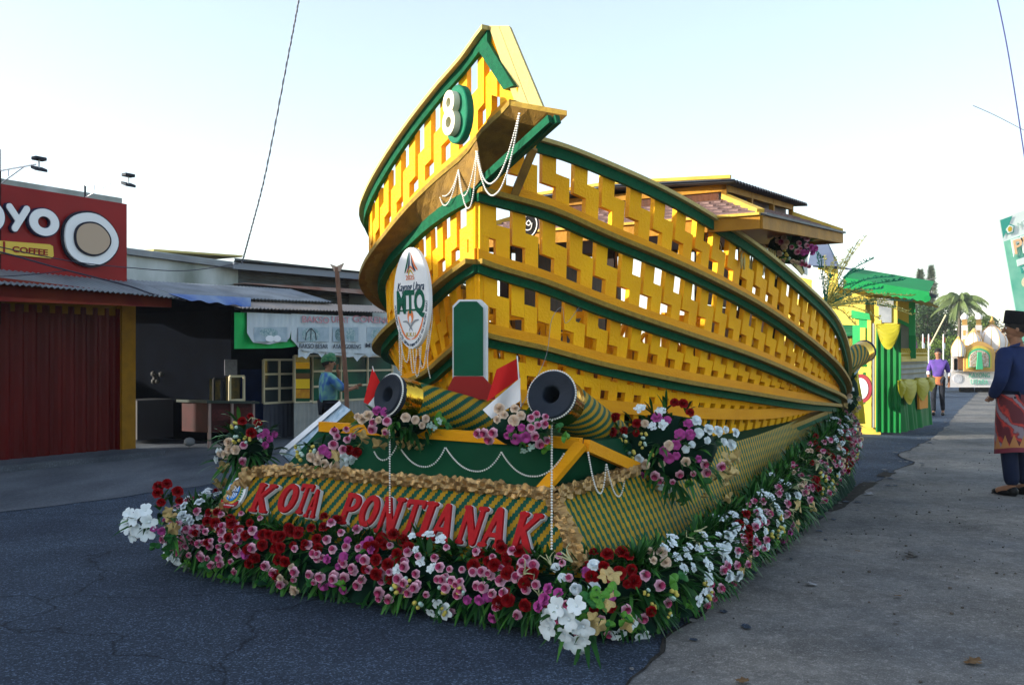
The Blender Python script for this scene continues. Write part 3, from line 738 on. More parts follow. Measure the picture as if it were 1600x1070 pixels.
# ------------------------------------------------------------------ bead strings
def beads(pts, r=.0058, gap=.0135, mb=None):
    mb = mb or MB(); c = catmull([Vector(p) for p in pts], 10); L = sum((b - a).length for a, b in zip(c, c[1:])); 
    for p in resample(c, max(3, int(L / gap))): mb.ball(p, r, 6, PEARL)
    return mb
def sag(a, b, bot, k=1.0):
    D = bot - a.lerp(b, .5); return [a.lerp(b, t) + D * (1 - abs(2 * t - 1) ** 2.2) for t in (0, .06, .14, .25, .38, .5, .62, .75, .86, .94, 1)]
def bead_thing(strings, label, grp='pearl bead strings', r=.0058, gap=.0135):
    mb = MB()
    for s_ in strings: beads(s_, r, gap, mb)
    p = Vector(strings[0][0]); return mb.build('bead_string', loc=p, label=label, cat='bead string', group=grp)
Yf = lambda x: on_plane(x, 700, gTL + fn * .035, Vector((fn.x, fn.y, 0)).normalized()).y
nB_ = (gTR - gTL).cross(gBR - gTR).normalized()
def ff(x, y): return on_plane(x, y, gTR + (nB_ if nB_.y < 0 else -nB_) * .045, nB_)
bead_thing([sag(ff(585, 706), ff(621, 694), ff(602, 718))], 'short pearl bead swag at the left end of the gold beam')
bead_thing([sag(ff(622, 694), ff(695, 700), ff(661, 729))], 'pearl bead swag on the green board beside the left bouquet')
bead_thing([sag(ff(697, 700), ff(783, 707), ff(742, 736))], 'pearl bead swag on the green board below the small right flag')
bead_thing([sag(ff(784, 707), ff(881, 709), ff(832, 744))], 'widest pearl bead swag on the green board, ending at the right corner brace')
sp = lambda x, y: P(x, y, lerp(4.98, 5.42, (x - 919) / 60))
bead_thing([sag(sp(919, 707), sp(947, 726), sp(936, 770))], 'pearl bead swag hanging on the side face right of the corner brace')
bead_thing([sag(sp(948, 726), sp(977, 740), sp(965, 775))], 'second pearl bead swag on the side face, next to the big bouquet')
bead_thing([[P(609, 650 + i * 50, 5.42 - i * .05) for i in range(4)]], 'pearl strand hanging straight down from the left cannon muzzle over the letters')
bead_thing([[P(862, 657 + i * 50, 5.02 - i * .09) for i in range(5)]], 'pearl strand hanging straight down from the right cannon muzzle past the gold ruffle', r=.0068, gap=.015)
bp = lambda x, y: P(x, y, lerp(6.2, 5.55, (x - 686) / 125))
bead_thing([sag(bp(811, 178), bp(746, 237), bp(772, 284)), sag(bp(812, 178), bp(744, 237), bp(775, 303))], 'double pearl swag hanging from the tip of the prow', r=.0066, gap=.0142)
bead_thing([sag(bp(745, 238), bp(717, 266), bp(727, 305)), sag(bp(745, 240), bp(717, 267), bp(733, 325))], 'double pearl swag in the middle of the prow underside', r=.0062)
bead_thing([sag(bp(716, 267), bp(686, 299), bp(701, 303)), sag(bp(716, 268), bp(686, 300), bp(699, 319))], 'double pearl swag nearest the emblem below the prow', r=.0062)

# ------------------------------------------------------------------ oval event emblem on the bow
ov = P(648, 466, 6.12); ox = Vector((.72, -.695, 0)).normalized(); oy = (UP + Vector((-.03, 0, 0))).normalized(); on = ox.cross(oy).normalized()
if on.y > 0: on = -on
oy = (on.cross(ox)).normalized(); oy = oy if oy.z > 0 else -oy
mo = thing('event_emblem', 'tall white oval event emblem with green lettering hung on the left bow of the boat', 'emblem', ov)
RX, RY = .182, .335
mb = MB(); disc(mb, ov, ox, oy, RX, RY, WHITE, 0, 40, .035, on); mb.build('board', parent=mo, bevel=.004)
F_ = lambda x, y, o=.037: ov + ox * x * RX + oy * y * RY + on * o
GT = mat('emblem_dark_green', (.006, .10, .06), None); OR_ = mat('emblem_orange', (.75, .22, .08), None); NV = mat('emblem_navy', (.02, .05, .10), None); GRY = mat('emblem_grey', (.25, .27, .30), None)
def flame(pts, w, m, name):
    mb = MB(); c = catmull([F_(x, y) for x, y in pts], 6); k = len(c) - 1; 
    for i in range(k):
        t = i / k; a = math.sin(math.pi * min(1, .12 + t * .88)) * w; t2 = (i + 1) / k; b = math.sin(math.pi * min(1, .12 + t2 * .88)) * w; d = (c[i + 1] - c[i]).normalized(); n = on.cross(d)
        mb.add([c[i] - n * a, c[i] + n * a, c[i + 1] + n * b, c[i + 1] - n * b], [(0, 1, 2, 3)], m)
    return mb.build(name, parent=mo)
for pts, m in (([(-.30, .50), (-.18, .66), (-.06, .93)], GT), ([(-.15, .50), (-.06, .66), (-.02, .94)], NV), ([(.30, .52), (.15, .64), (.02, .93)], NV), ([(.42, .54), (.22, .66), (.04, .90)], OR_), ([(-.2, .50), (0, .62), (.25, .50)], OR_), ([(-.1, .45), (.0, .55), (.18, .45)], GY)):
    flame(pts, .008, m, 'emblem_flame')
text('2025', F_(.0, .40, .038), ox, oy, on, .045, .001).build('emblem_text', OR_, parent=mo)
text('Kayong Utara', F_(0, .22, .038), ox * .8, oy * 1.3, on, .062, .001, shear=.35).build('emblem_text', NV, parent=mo)
text('MTQ', F_(0, -.10, .038), ox * .80, oy * 1.25, on, .165, .001, off=.006).build('emblem_text', GT, parent=mo)
mb = MB(); mb.slab([F_(-.62, -.255), F_(.55, -.255), F_(.68, -.21), F_(-.60, -.225)], on * .001, GT); mb.build('emblem_bar', parent=mo)
mb = MB(); disc(mb, F_(-.02, -.36, 0), ox, oy, .030, .045, OR_, .0375, 14, .001, on); mb.build('emblem_dome', parent=mo)
mb = MB(); disc(mb, F_(-.02, -.42, 0), ox, oy, .014, .026, WHITE, .0390, 12, .0006, on); mb.build('emblem_dome', parent=mo)
flame([(-.45, -.46), (-.2, -.47), (0, -.58), (.12, -.66)], .008, GRY, 'emblem_book'); flame([(.45, -.43), (.2, -.46), (0, -.56), (-.12, -.66)], .008, GRY, 'emblem_book')
flame([(-.72, -.35), (-.5, -.62), (-.25, -.78), (0, -.82)], .008, OR_, 'emblem_flame'); flame([(.72, -.32), (.55, -.58), (.28, -.76), (0, -.82)], .008, OR_, 'emblem_flame')
text('K.K.U', F_(0, -.72, .038), ox, oy, on, .04, .001).build('emblem_text', GY, parent=mo)
ringt = "MUSABAQAH TILAWATIL QUR'AN TINGKAT PROVINSI KALIMANTAN BARAT"; tm = MB()
for i, ch in enumerate(ringt):
    if ch == ' ': continue
    a = R(190 + 165 * i / (len(ringt) - 1)); ca, sa = math.cos(a), math.sin(a); p = ov + ox * ca * RX * .90 + oy * sa * RY * .93 + on * .037
    t = (-ox * sa * RX + oy * ca * RY).normalized(); q = text(ch, p, t, on.cross(t) if (on.cross(t)).dot(ov - p) > 0 else -on.cross(t), on, .026, .0006)
    tm.add(q.v, q.f)
tm.m = [0] * len(tm.f); tm.mats = []; tm.build('emblem_text', NV, parent=mo)
E_ = lambda x, y, Y=6.02: P(x, y, Y)
bead_thing([[E_(674, 455), E_(675, 500), E_(668, 560), E_(672, 590)], [E_(669, 470), E_(670, 520), E_(664, 560)], sag(E_(670, 500), E_(655, 545), E_(662, 572)), sag(E_(658, 542), E_(645, 545), E_(652, 588)),
            sag(E_(651, 545), E_(641, 545), E_(646, 583)), [E_(623, 505), E_(624, 540), E_(625, 580)], [E_(627, 515), E_(628, 550), E_(627, 585)], sag(E_(624, 520), E_(640, 538), E_(634, 565))],
           'cluster of pearl strands looping around and below the white oval emblem', r=.0055)
# number badge 8
bc = P(719, 180, 5.74); bx = (LS.base(.08) - LS.base(.45)).normalized(); bn_ = bx.cross(UP); bn_ = bn_ if bn_.y < 0 else -bn_
bc = bc + bn_ * .03
bg = thing('number_badge', 'green oval badge with a cream number 8 on the side of the prow', 'badge', bc)
mb = MB(); disc(mb, bc - bn_ * .05, bx, UP, .135, .182, mat('badge_green', (.004, .16, .08), (.003, .11, .06), 20, .5, bump=.3), 0, 36, .055, bn_); mb.build('badge_board', parent=bg, bevel=.006)
CREAM = mat('cream_foam', (.78, .72, .55), (.70, .62, .42), 6, .6, bump=.2)
f8 = [ring(.5, .74, .20, .20, .085, .085), ring(.5, .27, .23, .22, .09, .09)]
poly2d(sdf_loops(lambda x, y: min(f(x, y) for f in f8), 0, 1, -.1, 1.1, 50), bc - bx * .125 - UP * .125 + bn_ * .03, bx * .235, UP * .26, bn_, .022).build('number_eight', CREAM, parent=bg)

# plain stand-in board where the cut-out figure stood
mbp = thing('board_cutout', 'plain upright board, dark green above and red below, in front of the stem', 'board', P(736, 610, 5.9))
def rb(x0, x1, y0, y1, Y, r=10):
    c = [(x0 + r, y0), (x1 - r, y0), (x1, y0 + r), (x1, y1), (x0, y1), (x0, y0 + r)]; return [P(x, y, Y) for x, y in c]
mb = MB(); mb.slab(rb(707, 760, 468, 622, 5.90), Vector((.01, .03, 0)), WHITE); mb.build('backing', parent=mbp)
mb = MB(); mb.slab(rb(709, 755, 471, 587, 5.885), Vector((0, -.008, 0)), mat('board_green', (.006, .10, .055), (.005, .075, .04), 4, .6)); mb.build('green_panel', parent=mbp)
mb = MB(); mb.slab([P(x, y, 5.88) for x, y in ((709, 588), (755, 588), (772, 606), (774, 624), (699, 624), (700, 606))], Vector((0, -.012, 0)), mat('board_red', (.30, .02, .018), None, rough=.6)); mb.build('red_panel', parent=mbp)

# flags
def flag(pole, redq, whiteq, Y, label):
    f = thing('small_flag', label, 'flag', P(*pole[-1], Y), 'red and white paper flags')
    mb = MB(); mb.tube([P(x, y, Y + .004) for x, y in pole], .004, 6, WHITE); mb.build('pole', parent=f)
    for q, m, nm in ((redq, FLR, 'red_half'), (whiteq, FLW, 'white_half')):
        mb = MB(); n = 8; a, b, c, d = [Vector((x, y, 0)) for x, y in q]; rows = []
        for i in range(n + 1):
            r = []
            for j in range(n + 1):
                w = a.lerp(b, i / n).lerp(d.lerp(c, i / n), j / n); r.append(P(w.x, w.y, Y + .018 * math.sin(w.x * .16 + w.y * .05)))
            rows.append(r)
        mb.grid(rows, m); o = mb.build(nm, parent=f)
flag([(582, 572), (599, 632)], [(582, 574), (597, 604), (575, 632), (568, 628)], [(597, 604), (602, 622), (590, 640), (575, 632)], 6.2, 'small red and white flag standing left of the left cannon muzzle')
flag([(808, 556), (814, 635)], [(808, 560), (813, 590), (760, 628), (776, 577)], [(813, 590), (813, 626), (768, 654), (754, 640)], 5.35, 'larger red and white flag between the two cannons')
# slanting silver and gold panel at the left of the deck
sp_ = thing('ornamental_panel', 'slanting silver blue patterned panel with a gold lower edge among the left bouquets', 'panel', P(480, 690, 6.35))
SILV = mat('silver_blue_paper', (.42, .52, .60), (.20, .32, .42), 22, .35, metal=.3, bump=.2)
GF2 = mat('gold_paper', (.62, .36, .03), (.45, .26, .02), 9, .35, metal=.4, bump=.5)
mb = MB(); mb.slab([P(437, 706, 6.4), P(530, 628, 6.3), P(548, 640, 6.12), P(455, 722, 6.2)], Vector((0, .05, -.03)), SILV); mb.build('silver_face', parent=sp_)
mb = MB(); mb.slab([P(437, 704, 6.38), P(530, 626, 6.28), P(533, 629, 6.24), P(441, 709, 6.34)], -UP * .012 + Vector((0, -.012, 0)), WHITE); mb.build('white_border', parent=sp_)
mb = MB(); mb.slab([P(456, 723, 6.18), P(549, 641, 6.1), P(566, 664, 6.15), P(470, 744, 6.2)], Vector((0, .03, -.01)), GF2); mb.build('gold_edge', parent=sp_)

# ------------------------------------------------------------------ flowers
def petal(mb, ang, r, z0, z1, w, cup, m, n=3, curl=0):
    ca, sa = math.cos(ang), math.sin(ang); rows = []
    for i in range(n + 1):
        t = i / n; ww = w * (.34, .84, 1.0, .66)[i] if n == 3 else w * math.sin(math.pi * (.18 + .72 * t)) ; rr_ = r * t; z = lerp(z0, z1, t ** .8) - curl * max(0, t - .6) ** 2 * 3; row = []
        for j in (-1, 0, 1):
            x = rr_ - abs(j) * cup * .25 * r; y = j * ww; zz = z + abs(j) * cup * .25
            row.append(Vector((x * ca - y * sa, x * sa + y * ca, zz)))
        rows.append(row)
    mb.grid(rows, m)
def fl_rose(m1, m2, seed=0, rings=((6, 1.0, .28, .62), (5, .80, .62, .55), (5, .58, .85, .44), (4, .34, .95, .30))):
    mb = MB(); q = random.Random(seed)
    for k, (n, r, z, w) in enumerate(rings):
        for i in range(n): petal(mb, 2 * math.pi * (i + .4 * k) / n + q.uniform(-.15, .15), r, 0, z + q.uniform(-.06, .06), w, .7, m1 if k < len(rings) - 2 else m2, curl=.5 if k == 0 else .1)
    return mb
def fl_open(m1, m2, n=5, w=.55, seed=0, cup=.2, z=.25):
    mb = MB(); q = random.Random(seed)
    for i in range(n): petal(mb, 2 * math.pi * i / n + q.uniform(-.2, .2), 1 * q.uniform(.85, 1.1), 0, z + q.uniform(-.1, .15), w, cup, m1, curl=.4)
    mb.ball(Vector((0, 0, .12)), .16, 6, m2); return mb
def fl_cluster(m1, m2, seed=0, n=9):
    mb = MB(); q = random.Random(seed)
    for i in range(n):
        a = i * 2.4; r = .62 * math.sqrt(i / n); c = Vector((r * math.cos(a), r * math.sin(a), .45 - r * .5)); o = len(mb.v)
        for k in range(4):
            b = 2 * math.pi * k / 4 + q.uniform(0, 1); d = Vector((math.cos(b), math.sin(b), .35)) * .30; e = Vector((-math.sin(b), math.cos(b), 0)) * .19
            mb.add([c, c + d * .6 - e, c + d, c + d * .6 + e], [(0, 1, 2, 3)], m1)
    return mb
def leaf_shape(m, lobes, seed=0, size=1):
    """broad lobed leaf lying in XY, stalk at origin"""
    mb = MB(); pts = []; n = 26
    for i in range(n):
        a = lerp(-math.pi * .92, math.pi * .92, i / (n - 1)); r = .55 + .35 * abs(math.cos(a * lobes / 2)) ** 1.3 * (1 - .25 * abs(a) / math.pi)
        pts.append(Vector((.35 + r * math.cos(a) * .8, r * math.sin(a) * .85, .12 * math.cos(a * 3 + seed) - .25 * abs(math.sin(a)) * .6)))
    c = Vector((.35, 0, .12)); mb.add([c] + pts, [(0, i + 1, i + 2) for i in range(n - 1)], m); return mb
PK = mat('petal_pink', (.70, .36, .48), (.80, .50, .60), 30, .6); PKD = mat('petal_deep_pink', (.52, .08, .20), None, rough=.6)
RD = mat('petal_red', (.30, .005, .008), (.22, .003, .006), 30, .6); WH = mat('petal_white', (.72, .78, .80), (.62, .70, .74), 30, .55)
MG = mat('petal_magenta', (.38, .04, .24), (.50, .10, .34), 30, .6); CR = mat('petal_cream', (.72, .55, .40), (.78, .64, .52), 30, .6)
YL = mat('berry_yellow', (.62, .48, .08), (.50, .45, .12), 30, .4); MINT = mat('berry_mint', (.45, .62, .55), None, rough=.5)
GLF = mat('gold_leaf', (.42, .29, .10), (.55, .42, .20), 20, .35, metal=.45, bump=.3); IVY = mat('ivy_leaf', (.018, .10, .028), (.035, .16, .04), 12, .45)
IVL = mat('light_ivy_leaf', (.06, .20, .02), (.09, .26, .04), 12, .45)
BLD = mat('blade_leaf', (.008, .050, .012), (.018, .080, .016), 9, .4); BLD2 = mat('blade_leaf_light', (.035, .13, .02), (.05, .17, .03), 9, .4)
FLM = {}
def reg(name, mb): FLM[name] = mb.mesh('fl_' + name)
for s_ in range(2):
    reg('pink%d' % s_, fl_rose(PK, PKD, s_)); reg('red%d' % s_, fl_rose(RD, RD, s_ + 5)); reg('cream%d' % s_, fl_rose(CR, CR, s_ + 9))
    reg('magenta%d' % s_, fl_rose(MG, MG, s_ + 11, ((6, 1.0, .2, .5), (6, .8, .45, .42), (5, .5, .6, .34)))); reg('white%d' % s_, fl_rose(WH, WH, s_ + 3, ((5, 1.05, .15, .6), (5, .75, .4, .5), (4, .45, .5, .4))))
    reg('cluster%d' % s_, fl_cluster(WH, WH, s_)); reg('mint%d' % s_, fl_cluster(MINT, MINT, s_, 7)); reg('lily%d' % s_, fl_open(WH, WH, 5, .42, s_, z=.45))
    b = MB()
    for k in range(5): b.ball(Vector((math.cos(k * 2.3) * .6, math.sin(k * 2.3) * .6, .3 + .2 * (k % 2))), .36, 8, YL if (k + s_) % 3 else MINT)
    reg('berry%d' % s_, b); reg('goldleaf%d' % s_, leaf_shape(GLF, 5, s_)); reg('ivy%d' % s_, leaf_shape(IVY if s_ else IVL, 3, s_))
    b = MB(); 
    for k in range(3): b.tube([Vector((0, 0, 0)), Vector((.5, .2 * (k - 1), .4)), Vector((.9, .5 * (k - 1), .2 + .3 * k)), Vector((.8, .9 * (k - 1), .5))], [.07, .05, .035, .01], 5, mat('pale_tendril', (.45, .45, .25), None, rough=.5))
    reg('tendril%d' % s_, b)
PNAME = dict(pink='pink_rose', red='red_rose', cream='cream_rose', magenta='magenta_peony', white='white_rose', cluster='white_blossom', mint='mint_blossom', lily='white_lily', berry='berry_sprig', goldleaf='gold_leaf', ivy='ivy_leaf', tendril='tendril')
SIZE = dict(pink=.029, red=.035, cream=.032, magenta=.034, white=.034, cluster=.044, mint=.034, lily=.052, berry=.032, goldleaf=.070, ivy=.062, tendril=.07)
fr = random.Random(21)
def place(parent, kind, p, n, size=None, spin=None):
    n = n.normalized(); q = n.to_track_quat('Z', 'Y').to_matrix().to_4x4(); o = link_mesh(PNAME[kind], FLM[kind + str(fr.randint(0, 1))], parent)
    s_ = (size or SIZE[kind]) * fr.uniform(.68, 1.18)
    o.matrix_local = Matrix.Translation(p - wloc(parent)) @ q @ Matrix.Rotation(spin if spin is not None else fr.uniform(0, 6.28), 4, 'Z') @ Matrix.Scale(s_, 4)
    return o
def blades(mb, p, n, cnt, L, spread=.8, m=None, w=.011, droop=.35):
    n = n.normalized()
    for i in range(cnt):
        d = (n + Vector((fr.uniform(-1, 1), fr.uniform(-1, 1), fr.uniform(-.6, 1))) * spread).normalized(); l = L * fr.uniform(.6, 1.15); s_ = d.cross(UP)
        if s_.length < .1: s_ = Vector((1, 0, 0))
        s_.normalize(); s_ = (s_ + UP * fr.uniform(-.5, .5)).normalized(); ww = w * fr.uniform(.7, 1.2); vs = []; k = 4
        for j in range(k + 1):
            t = j / k; c = p + d * l * t - UP * droop * l * t * t; wd = ww * math.sin(math.pi * (.12 + .85 * t)) ; vs += [c - s_ * wd, c + s_ * wd]
        mb.add(vs, [(2 * j, 2 * j + 1, 2 * j + 3, 2 * j + 2) for j in range(k)], m or (BLD if fr.random() < .72 else BLD2), smooth=True)
# garland path round the platform
gp = resample(dense([(3.46, 2.2), (3.52, .9), (3.46, .22), (3.05, -.04), (2.2, -.13), (1.3, -.14), (.5, -.12), (.12, -.03), (-.07, .22), (-.12, .8), (-.10, 2), (-.08, 4), (0, 5.6), (.14, 6.8), (.5, 7.4)], 20), 1200)
gn = []
for i in range(1200):
    t = (gp[min(i + 1, 1199)] - gp[max(i - 1, 0)]).normalized(); n = Vector((t.y, -t.x, 0)); n = n if n.dot(gp[i] - FL(1.5, 3.6, 0)) > 0 else -n; gn.append(n)
GLEN = 0
for a, b in zip(gp, gp[1:]): GLEN += (b - a).length
def gpt(d, th):
    i = max(0, min(1199, int(d / GLEN * 1199))); p = gp[i]; n = gn[i]; u = max(0, uofs(p)); zc = .215 + .29 * sstep((u - 1) / 6) * 1.0; hz = .15 + .09 * sstep(u / 5); ho = .13
    r = 1 + .12 * noise.noise(p * 5)
    return p + n * (math.cos(th) * ho * r - .10) + UP * (zc + math.sin(th) * hz * r), (n * math.cos(th) + UP * math.sin(th) * .75).normalized()
dcor = next(GLEN * i / 1199 for i in range(1199) if uofs(gp[i]) > .05 and vofs(gp[i]) < .3)
def garland(name, label, d0, d1, seq, nfl, nbl, group):
    p0, _ = gpt((d0 + d1) / 2, 0); g_ = thing(name, label, 'flower garland', Vector((p0.x, p0.y, 0)), group); mb = MB()
    # dark stuffing so no gap looks through
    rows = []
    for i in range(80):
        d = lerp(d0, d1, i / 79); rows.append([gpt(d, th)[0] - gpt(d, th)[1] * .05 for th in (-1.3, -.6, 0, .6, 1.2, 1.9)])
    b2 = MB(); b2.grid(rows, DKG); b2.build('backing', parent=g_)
    for i in range(nbl):
        d = fr.uniform(d0, d1); th = fr.uniform(.9, 2.0) if fr.random() < .45 else fr.uniform(-1.25, .9); p, n = gpt(d, th); blades(mb, p - n * .03, n + UP * (.35 if th > .6 else -.05), fr.randint(4, 9) if th > .6 else fr.randint(2, 6), (.17 if d < dcor else .22) if th > .6 else .15, .85, w=fr.uniform(.007, .017), droop=fr.uniform(.1, .7))
    mb.build('blade_foliage', parent=g_, kind='stuff')
    # clusters of one colour
    dd = d0; left = nfl; ncl = max(1, nfl // 4)
    for c in range(ncl):
        d = d0 + (d1 - d0) * (c + fr.uniform(.2, .8)) / ncl; kind, lo, hi = seq(d, c); th = fr.uniform(lo, hi)
        spread = .13 if kind in ('pink', 'red', 'white', 'cluster') else .08; pts = []
        for k in range({'berry': 4, 'mint': 3, 'lily': 3, 'goldleaf': 2, 'ivy': 3, 'tendril': 2, 'magenta': 4, 'cream': 4}.get(kind, fr.randint(6, 9))):
            for t_ in range(12):
                dd = d + fr.uniform(-1, 1) * spread; tt = th + fr.uniform(-1, 1) * (.62 if spread > .1 else .4); p, n = gpt(dd, tt); sz = SIZE[kind]
                if all((p - q).length > sz * 1.45 for q in pts): break
            pts.append(p); nn_ = (n + Vector((fr.uniform(-.3, .3), -.25, fr.uniform(-.2, .35)))).normalized(); place(g_, kind, p + n * fr.uniform(.04, .085), nn_)
    return g_
fk = ['pink', 'red', 'pink', 'white', 'berry', 'pink', 'red', 'magenta', 'pink', 'ivy', 'cluster', 'cream', 'pink', 'red', 'ivy', 'magenta', 'lily', 'pink', 'tendril', 'pink', 'white']
def seqf(d, c):
    k = fr.choice(fk); return (k, .1, 1.15) if k in ('red', 'white', 'cluster') else ((k, -1.1, -.5) if k in ('lily', 'ivy') else (k, -.6, .9))
def seqs(d, c):
    if c % 5 in (0, 2): return (fr.choice(['pink', 'pink', 'magenta', 'pink', 'goldleaf', 'ivy', 'berry']), -.7, .1)
    return (fr.choice(['cluster', 'white', 'red', 'cluster', 'red', 'pink', 'tendril', 'cream']), .2, 1.1)
garland('flower_garland', 'dense garland of pink, red and white artificial flowers along the float front under the lettering', 1.2, dcor + .12, seqf, 340, 560, 'flower garlands round the float')
garland('flower_garland', 'long garland of white and red artificial flowers down the right side of the float', dcor - .02, GLEN - .2, seqs, 290, 950, 'flower garlands round the float')
garland('flower_garland', 'short end of the flower garland turning the far left side of the float', .1, 1.2, seqf, 24, 50, 'flower garlands round the float')
# bouquets
def bouquet(label, px, kinds, blade=(30, .22), rx=.2, rz=.16, loc=None, seed=0, gold=3, name='bouquet', lean=None, core=True):
    c = loc; b = thing(name, label, 'bouquet', c, 'flower bouquets on the float'); fr.seed(100 + seed); mb = MB(); pts = []
    camd = (Vector((0, 0, 1.4)) - c).normalized()
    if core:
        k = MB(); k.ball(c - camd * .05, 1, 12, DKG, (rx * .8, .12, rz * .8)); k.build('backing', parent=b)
    def pos(s_=1):
        a = fr.uniform(0, 6.28); r = math.sqrt(fr.random()) * s_; x, z = math.cos(a) * r, math.sin(a) * r
        return c + Vector((x * rx, 0, z * rz)) + camd * (.13 * (1 - .8 * r * r)) + Vector((0, fr.uniform(-.02, .02), 0)), (Vector((x * .9, 0, z * .9)) + camd * .9).normalized()
    for i in range(blade[0]):
        p, n = pos(1.0); blades(mb, p - n * .05, n + UP * .3 if fr.random() < .7 else n, 3, blade[1], .45, w=.012)
    mb.build('blade_foliage', parent=b, kind='stuff')
    for kd, cnt, zone in kinds:
        zc = c + Vector((zone[0] * rx, 0, zone[1] * rz))
        for i in range(cnt):
            for _ in range(20):
                a = fr.uniform(0, 6.28); r = math.sqrt(fr.random()) * zone[2]; x, z = zone[0] + math.cos(a) * r, zone[1] + math.sin(a) * r; q2 = min(1.2, x * x + z * z)
                p = c + Vector((x * rx, 0, z * rz)) + camd * (.13 * (1 - .8 * q2) + .045)
                if all((p - q).length > SIZE[kd] * 1.3 for q in pts): break
            pts.append(p); n = (Vector((x * .8, 0, z * .8)) + camd * .9 + Vector((fr.uniform(-.2, .2), 0, fr.uniform(-.2, .2)))).normalized(); place(b, kd, p, n)
    return b
Z = lambda x, y, r: (x, y, r)
bouquet('round bouquet of red, magenta and cream flowers at the far left corner of the deck', 0, [('red', 4, Z(.1, .75, .35)), ('berry', 3, Z(-.1, .5, .4)), ('magenta', 5, Z(.65, .3, .3)), ('cream', 5, Z(-.6, .05, .35)), ('pink', 3, Z(-.1, -.3, .4)), ('cluster', 2, Z(-.9, -.3, .2)), ('tendril', 2, Z(.2, .9, .3)), ('mint', 2, Z(.2, .4, .3)), ('goldleaf', 9, Z(-.5, -1.1, .55))], (34, .24), .22, .20, P(388, 698, 6.25), 1)
bouquet('bouquet of pink, cream and pale blue flowers in front of the slanting silver panel', 0, [('pink', 7, Z(.2, .6, .4)), ('magenta', 2, Z(0, .3, .3)), ('cream', 7, Z(-.3, -.2, .4)), ('mint', 4, Z(.6, -.4, .4)), ('berry', 3, Z(-.7, .2, .3)), ('red', 2, Z(.5, .1, .2)), ('goldleaf', 6, Z(.7, 0, .7)), ('ivy', 3, Z(0, -.8, .4)), ('white', 3, Z(.5, -.3, .3))], (22, .15), .22, .17, P(520, 712, 5.85), 2)
bouquet('low bouquet of cream and pink roses with gold leaves under the left cannon', 0, [('cream', 4, Z(-.7, .2, .3)), ('pink', 4, Z(-.35, -.2, .3)), ('cream', 4, Z(.3, .1, .4)), ('mint', 3, Z(.6, -.05, .3)), ('magenta', 2, Z(-.4, .5, .3)), ('goldleaf', 7, Z(.0, -.6, .9)), ('ivy', 2, Z(.8, 0, .3))], (26, .14), .28, .11, P(624, 660, 5.55), 3)
bouquet('bouquet of cream, pink and magenta roses between the two cannons', 0, [('cream', 6, Z(-.3, .5, .35)), ('pink', 6, Z(.4, .2, .35)), ('magenta', 5, Z(-.1, -.2, .35)), ('pink', 4, Z(-.85, -.2, .3)), ('pink', 3, Z(.5, -.4, .3)), ('ivy', 5, Z(.6, -.4, .7)), ('mint', 2, Z(0, -.7, .3))], (16, .11), .20, .13, P(812, 668, 5.02), 4)
bouquet('largest mixed bouquet of red, magenta and white flowers right of the deck', 0, [('red', 5, Z(-.65, .55, .3)), ('cluster', 4, Z(-.3, .6, .3)), ('magenta', 5, Z(.1, .45, .35)), ('white', 6, Z(.4, .3, .35)), ('magenta', 5, Z(.25, -.05, .3)), ('berry', 5, Z(-.4, .1, .3)), ('cream', 5, Z(0, .1, .6)), ('pink', 5, Z(.05, -.4, .4)), ('magenta', 3, Z(-.5, -.4, .25)), ('white', 5, Z(-.3, -.6, .5)), ('white', 5, Z(.8, .2, .35)), ('red', 3, Z(.2, .8, .25)), ('goldleaf', 9, Z(.75, -.65, .5)), ('ivy', 6, Z(.1, -.95, .5)), ('goldleaf', 5, Z(-.5, -.85, .35)), ('pink', 3, Z(.7, -.4, .3))], (60, .20), .40, .27, P(1042, 700, 5.75), 5)
bouquet('spray of white lilies and ivy at the near right corner of the garland', 0, [('lily', 9, Z(-.6, -.35, .5)), ('ivy', 8, Z(.3, .1, .6)), ('goldleaf', 4, Z(.4, -.2, .5)), ('magenta', 4, Z(-1.1, .2, .35)), ('lily', 3, Z(-.4, -.9, .3)), ('goldleaf', 2, Z(.2, .7, .3))], (14, .18), .19, .17, P(925, 950, 4.35), 6, core=False)
bouquet('trailing white lilies and ivy at the far left corner of the garland', 0, [('lily', 8, Z(-.7, 0, .5)), ('ivy', 5, Z(.1, -.8, .5)), ('goldleaf', 4, Z(.1, -.2, .6)), ('magenta', 2, Z(-.1, -.2, .2)), ('red', 6, Z(.2, .8, .4))], (18, .2), .20, .20, P(252, 815, 5.9), 7, core=False)
bouquet('cluster of white and gold blossoms at the stern below the rear cannon', 0, [('cluster', 5, Z(0, .2, .6)), ('goldleaf', 6, Z(0, -.4, .8)), ('red', 2, Z(-.2, 1, .3)), ('cream', 3, Z(.5, -.1, .5))], (14, .18), .18, .30, P(1322, 615, 10.4), 8)
fr.seed(77)
# yellow cloth and sash hung on a stand at the stern

# ------------------------------------------------------------------ little house standing in the boat
WOODB = mat('brown_wood', (.10, .030, .010), (.06, .02, .008), 6, .5, bump=.2, stretch=(4, 4, 1)); WOODO = mat('orange_wood', (.28, .095, .018), (.20, .06, .012), 7, .5, stretch=(4, 4, 1))
SHG = mat('roof_shingle', (.20, .125, .115), (.14, .09, .085), 9, .7, bump=.3); DARKW = mat('dark_wood', (.020, .012, .010), None, rough=.6)
HBR = mat('house_board', (.42, .20, .02), (.30, .14, .015), 5, .6, bump=.3, bscale=40); HYE = mat('house_pale_board', (.60, .40, .07), (.46, .30, .05), 6, .6, bump=.3, bscale=40)
TIN = mat('dark_corrugated', (.10, .10, .11), (.06, .06, .065), 5, .5)
hs = thing('boat_house', 'small brown and yellow house with a two-tiered shingled roof standing in the boat', 'house', FL(1.45, 4.3, 1.02))
ez = lambda u: 2.47 + .075 * (u - 2.7)
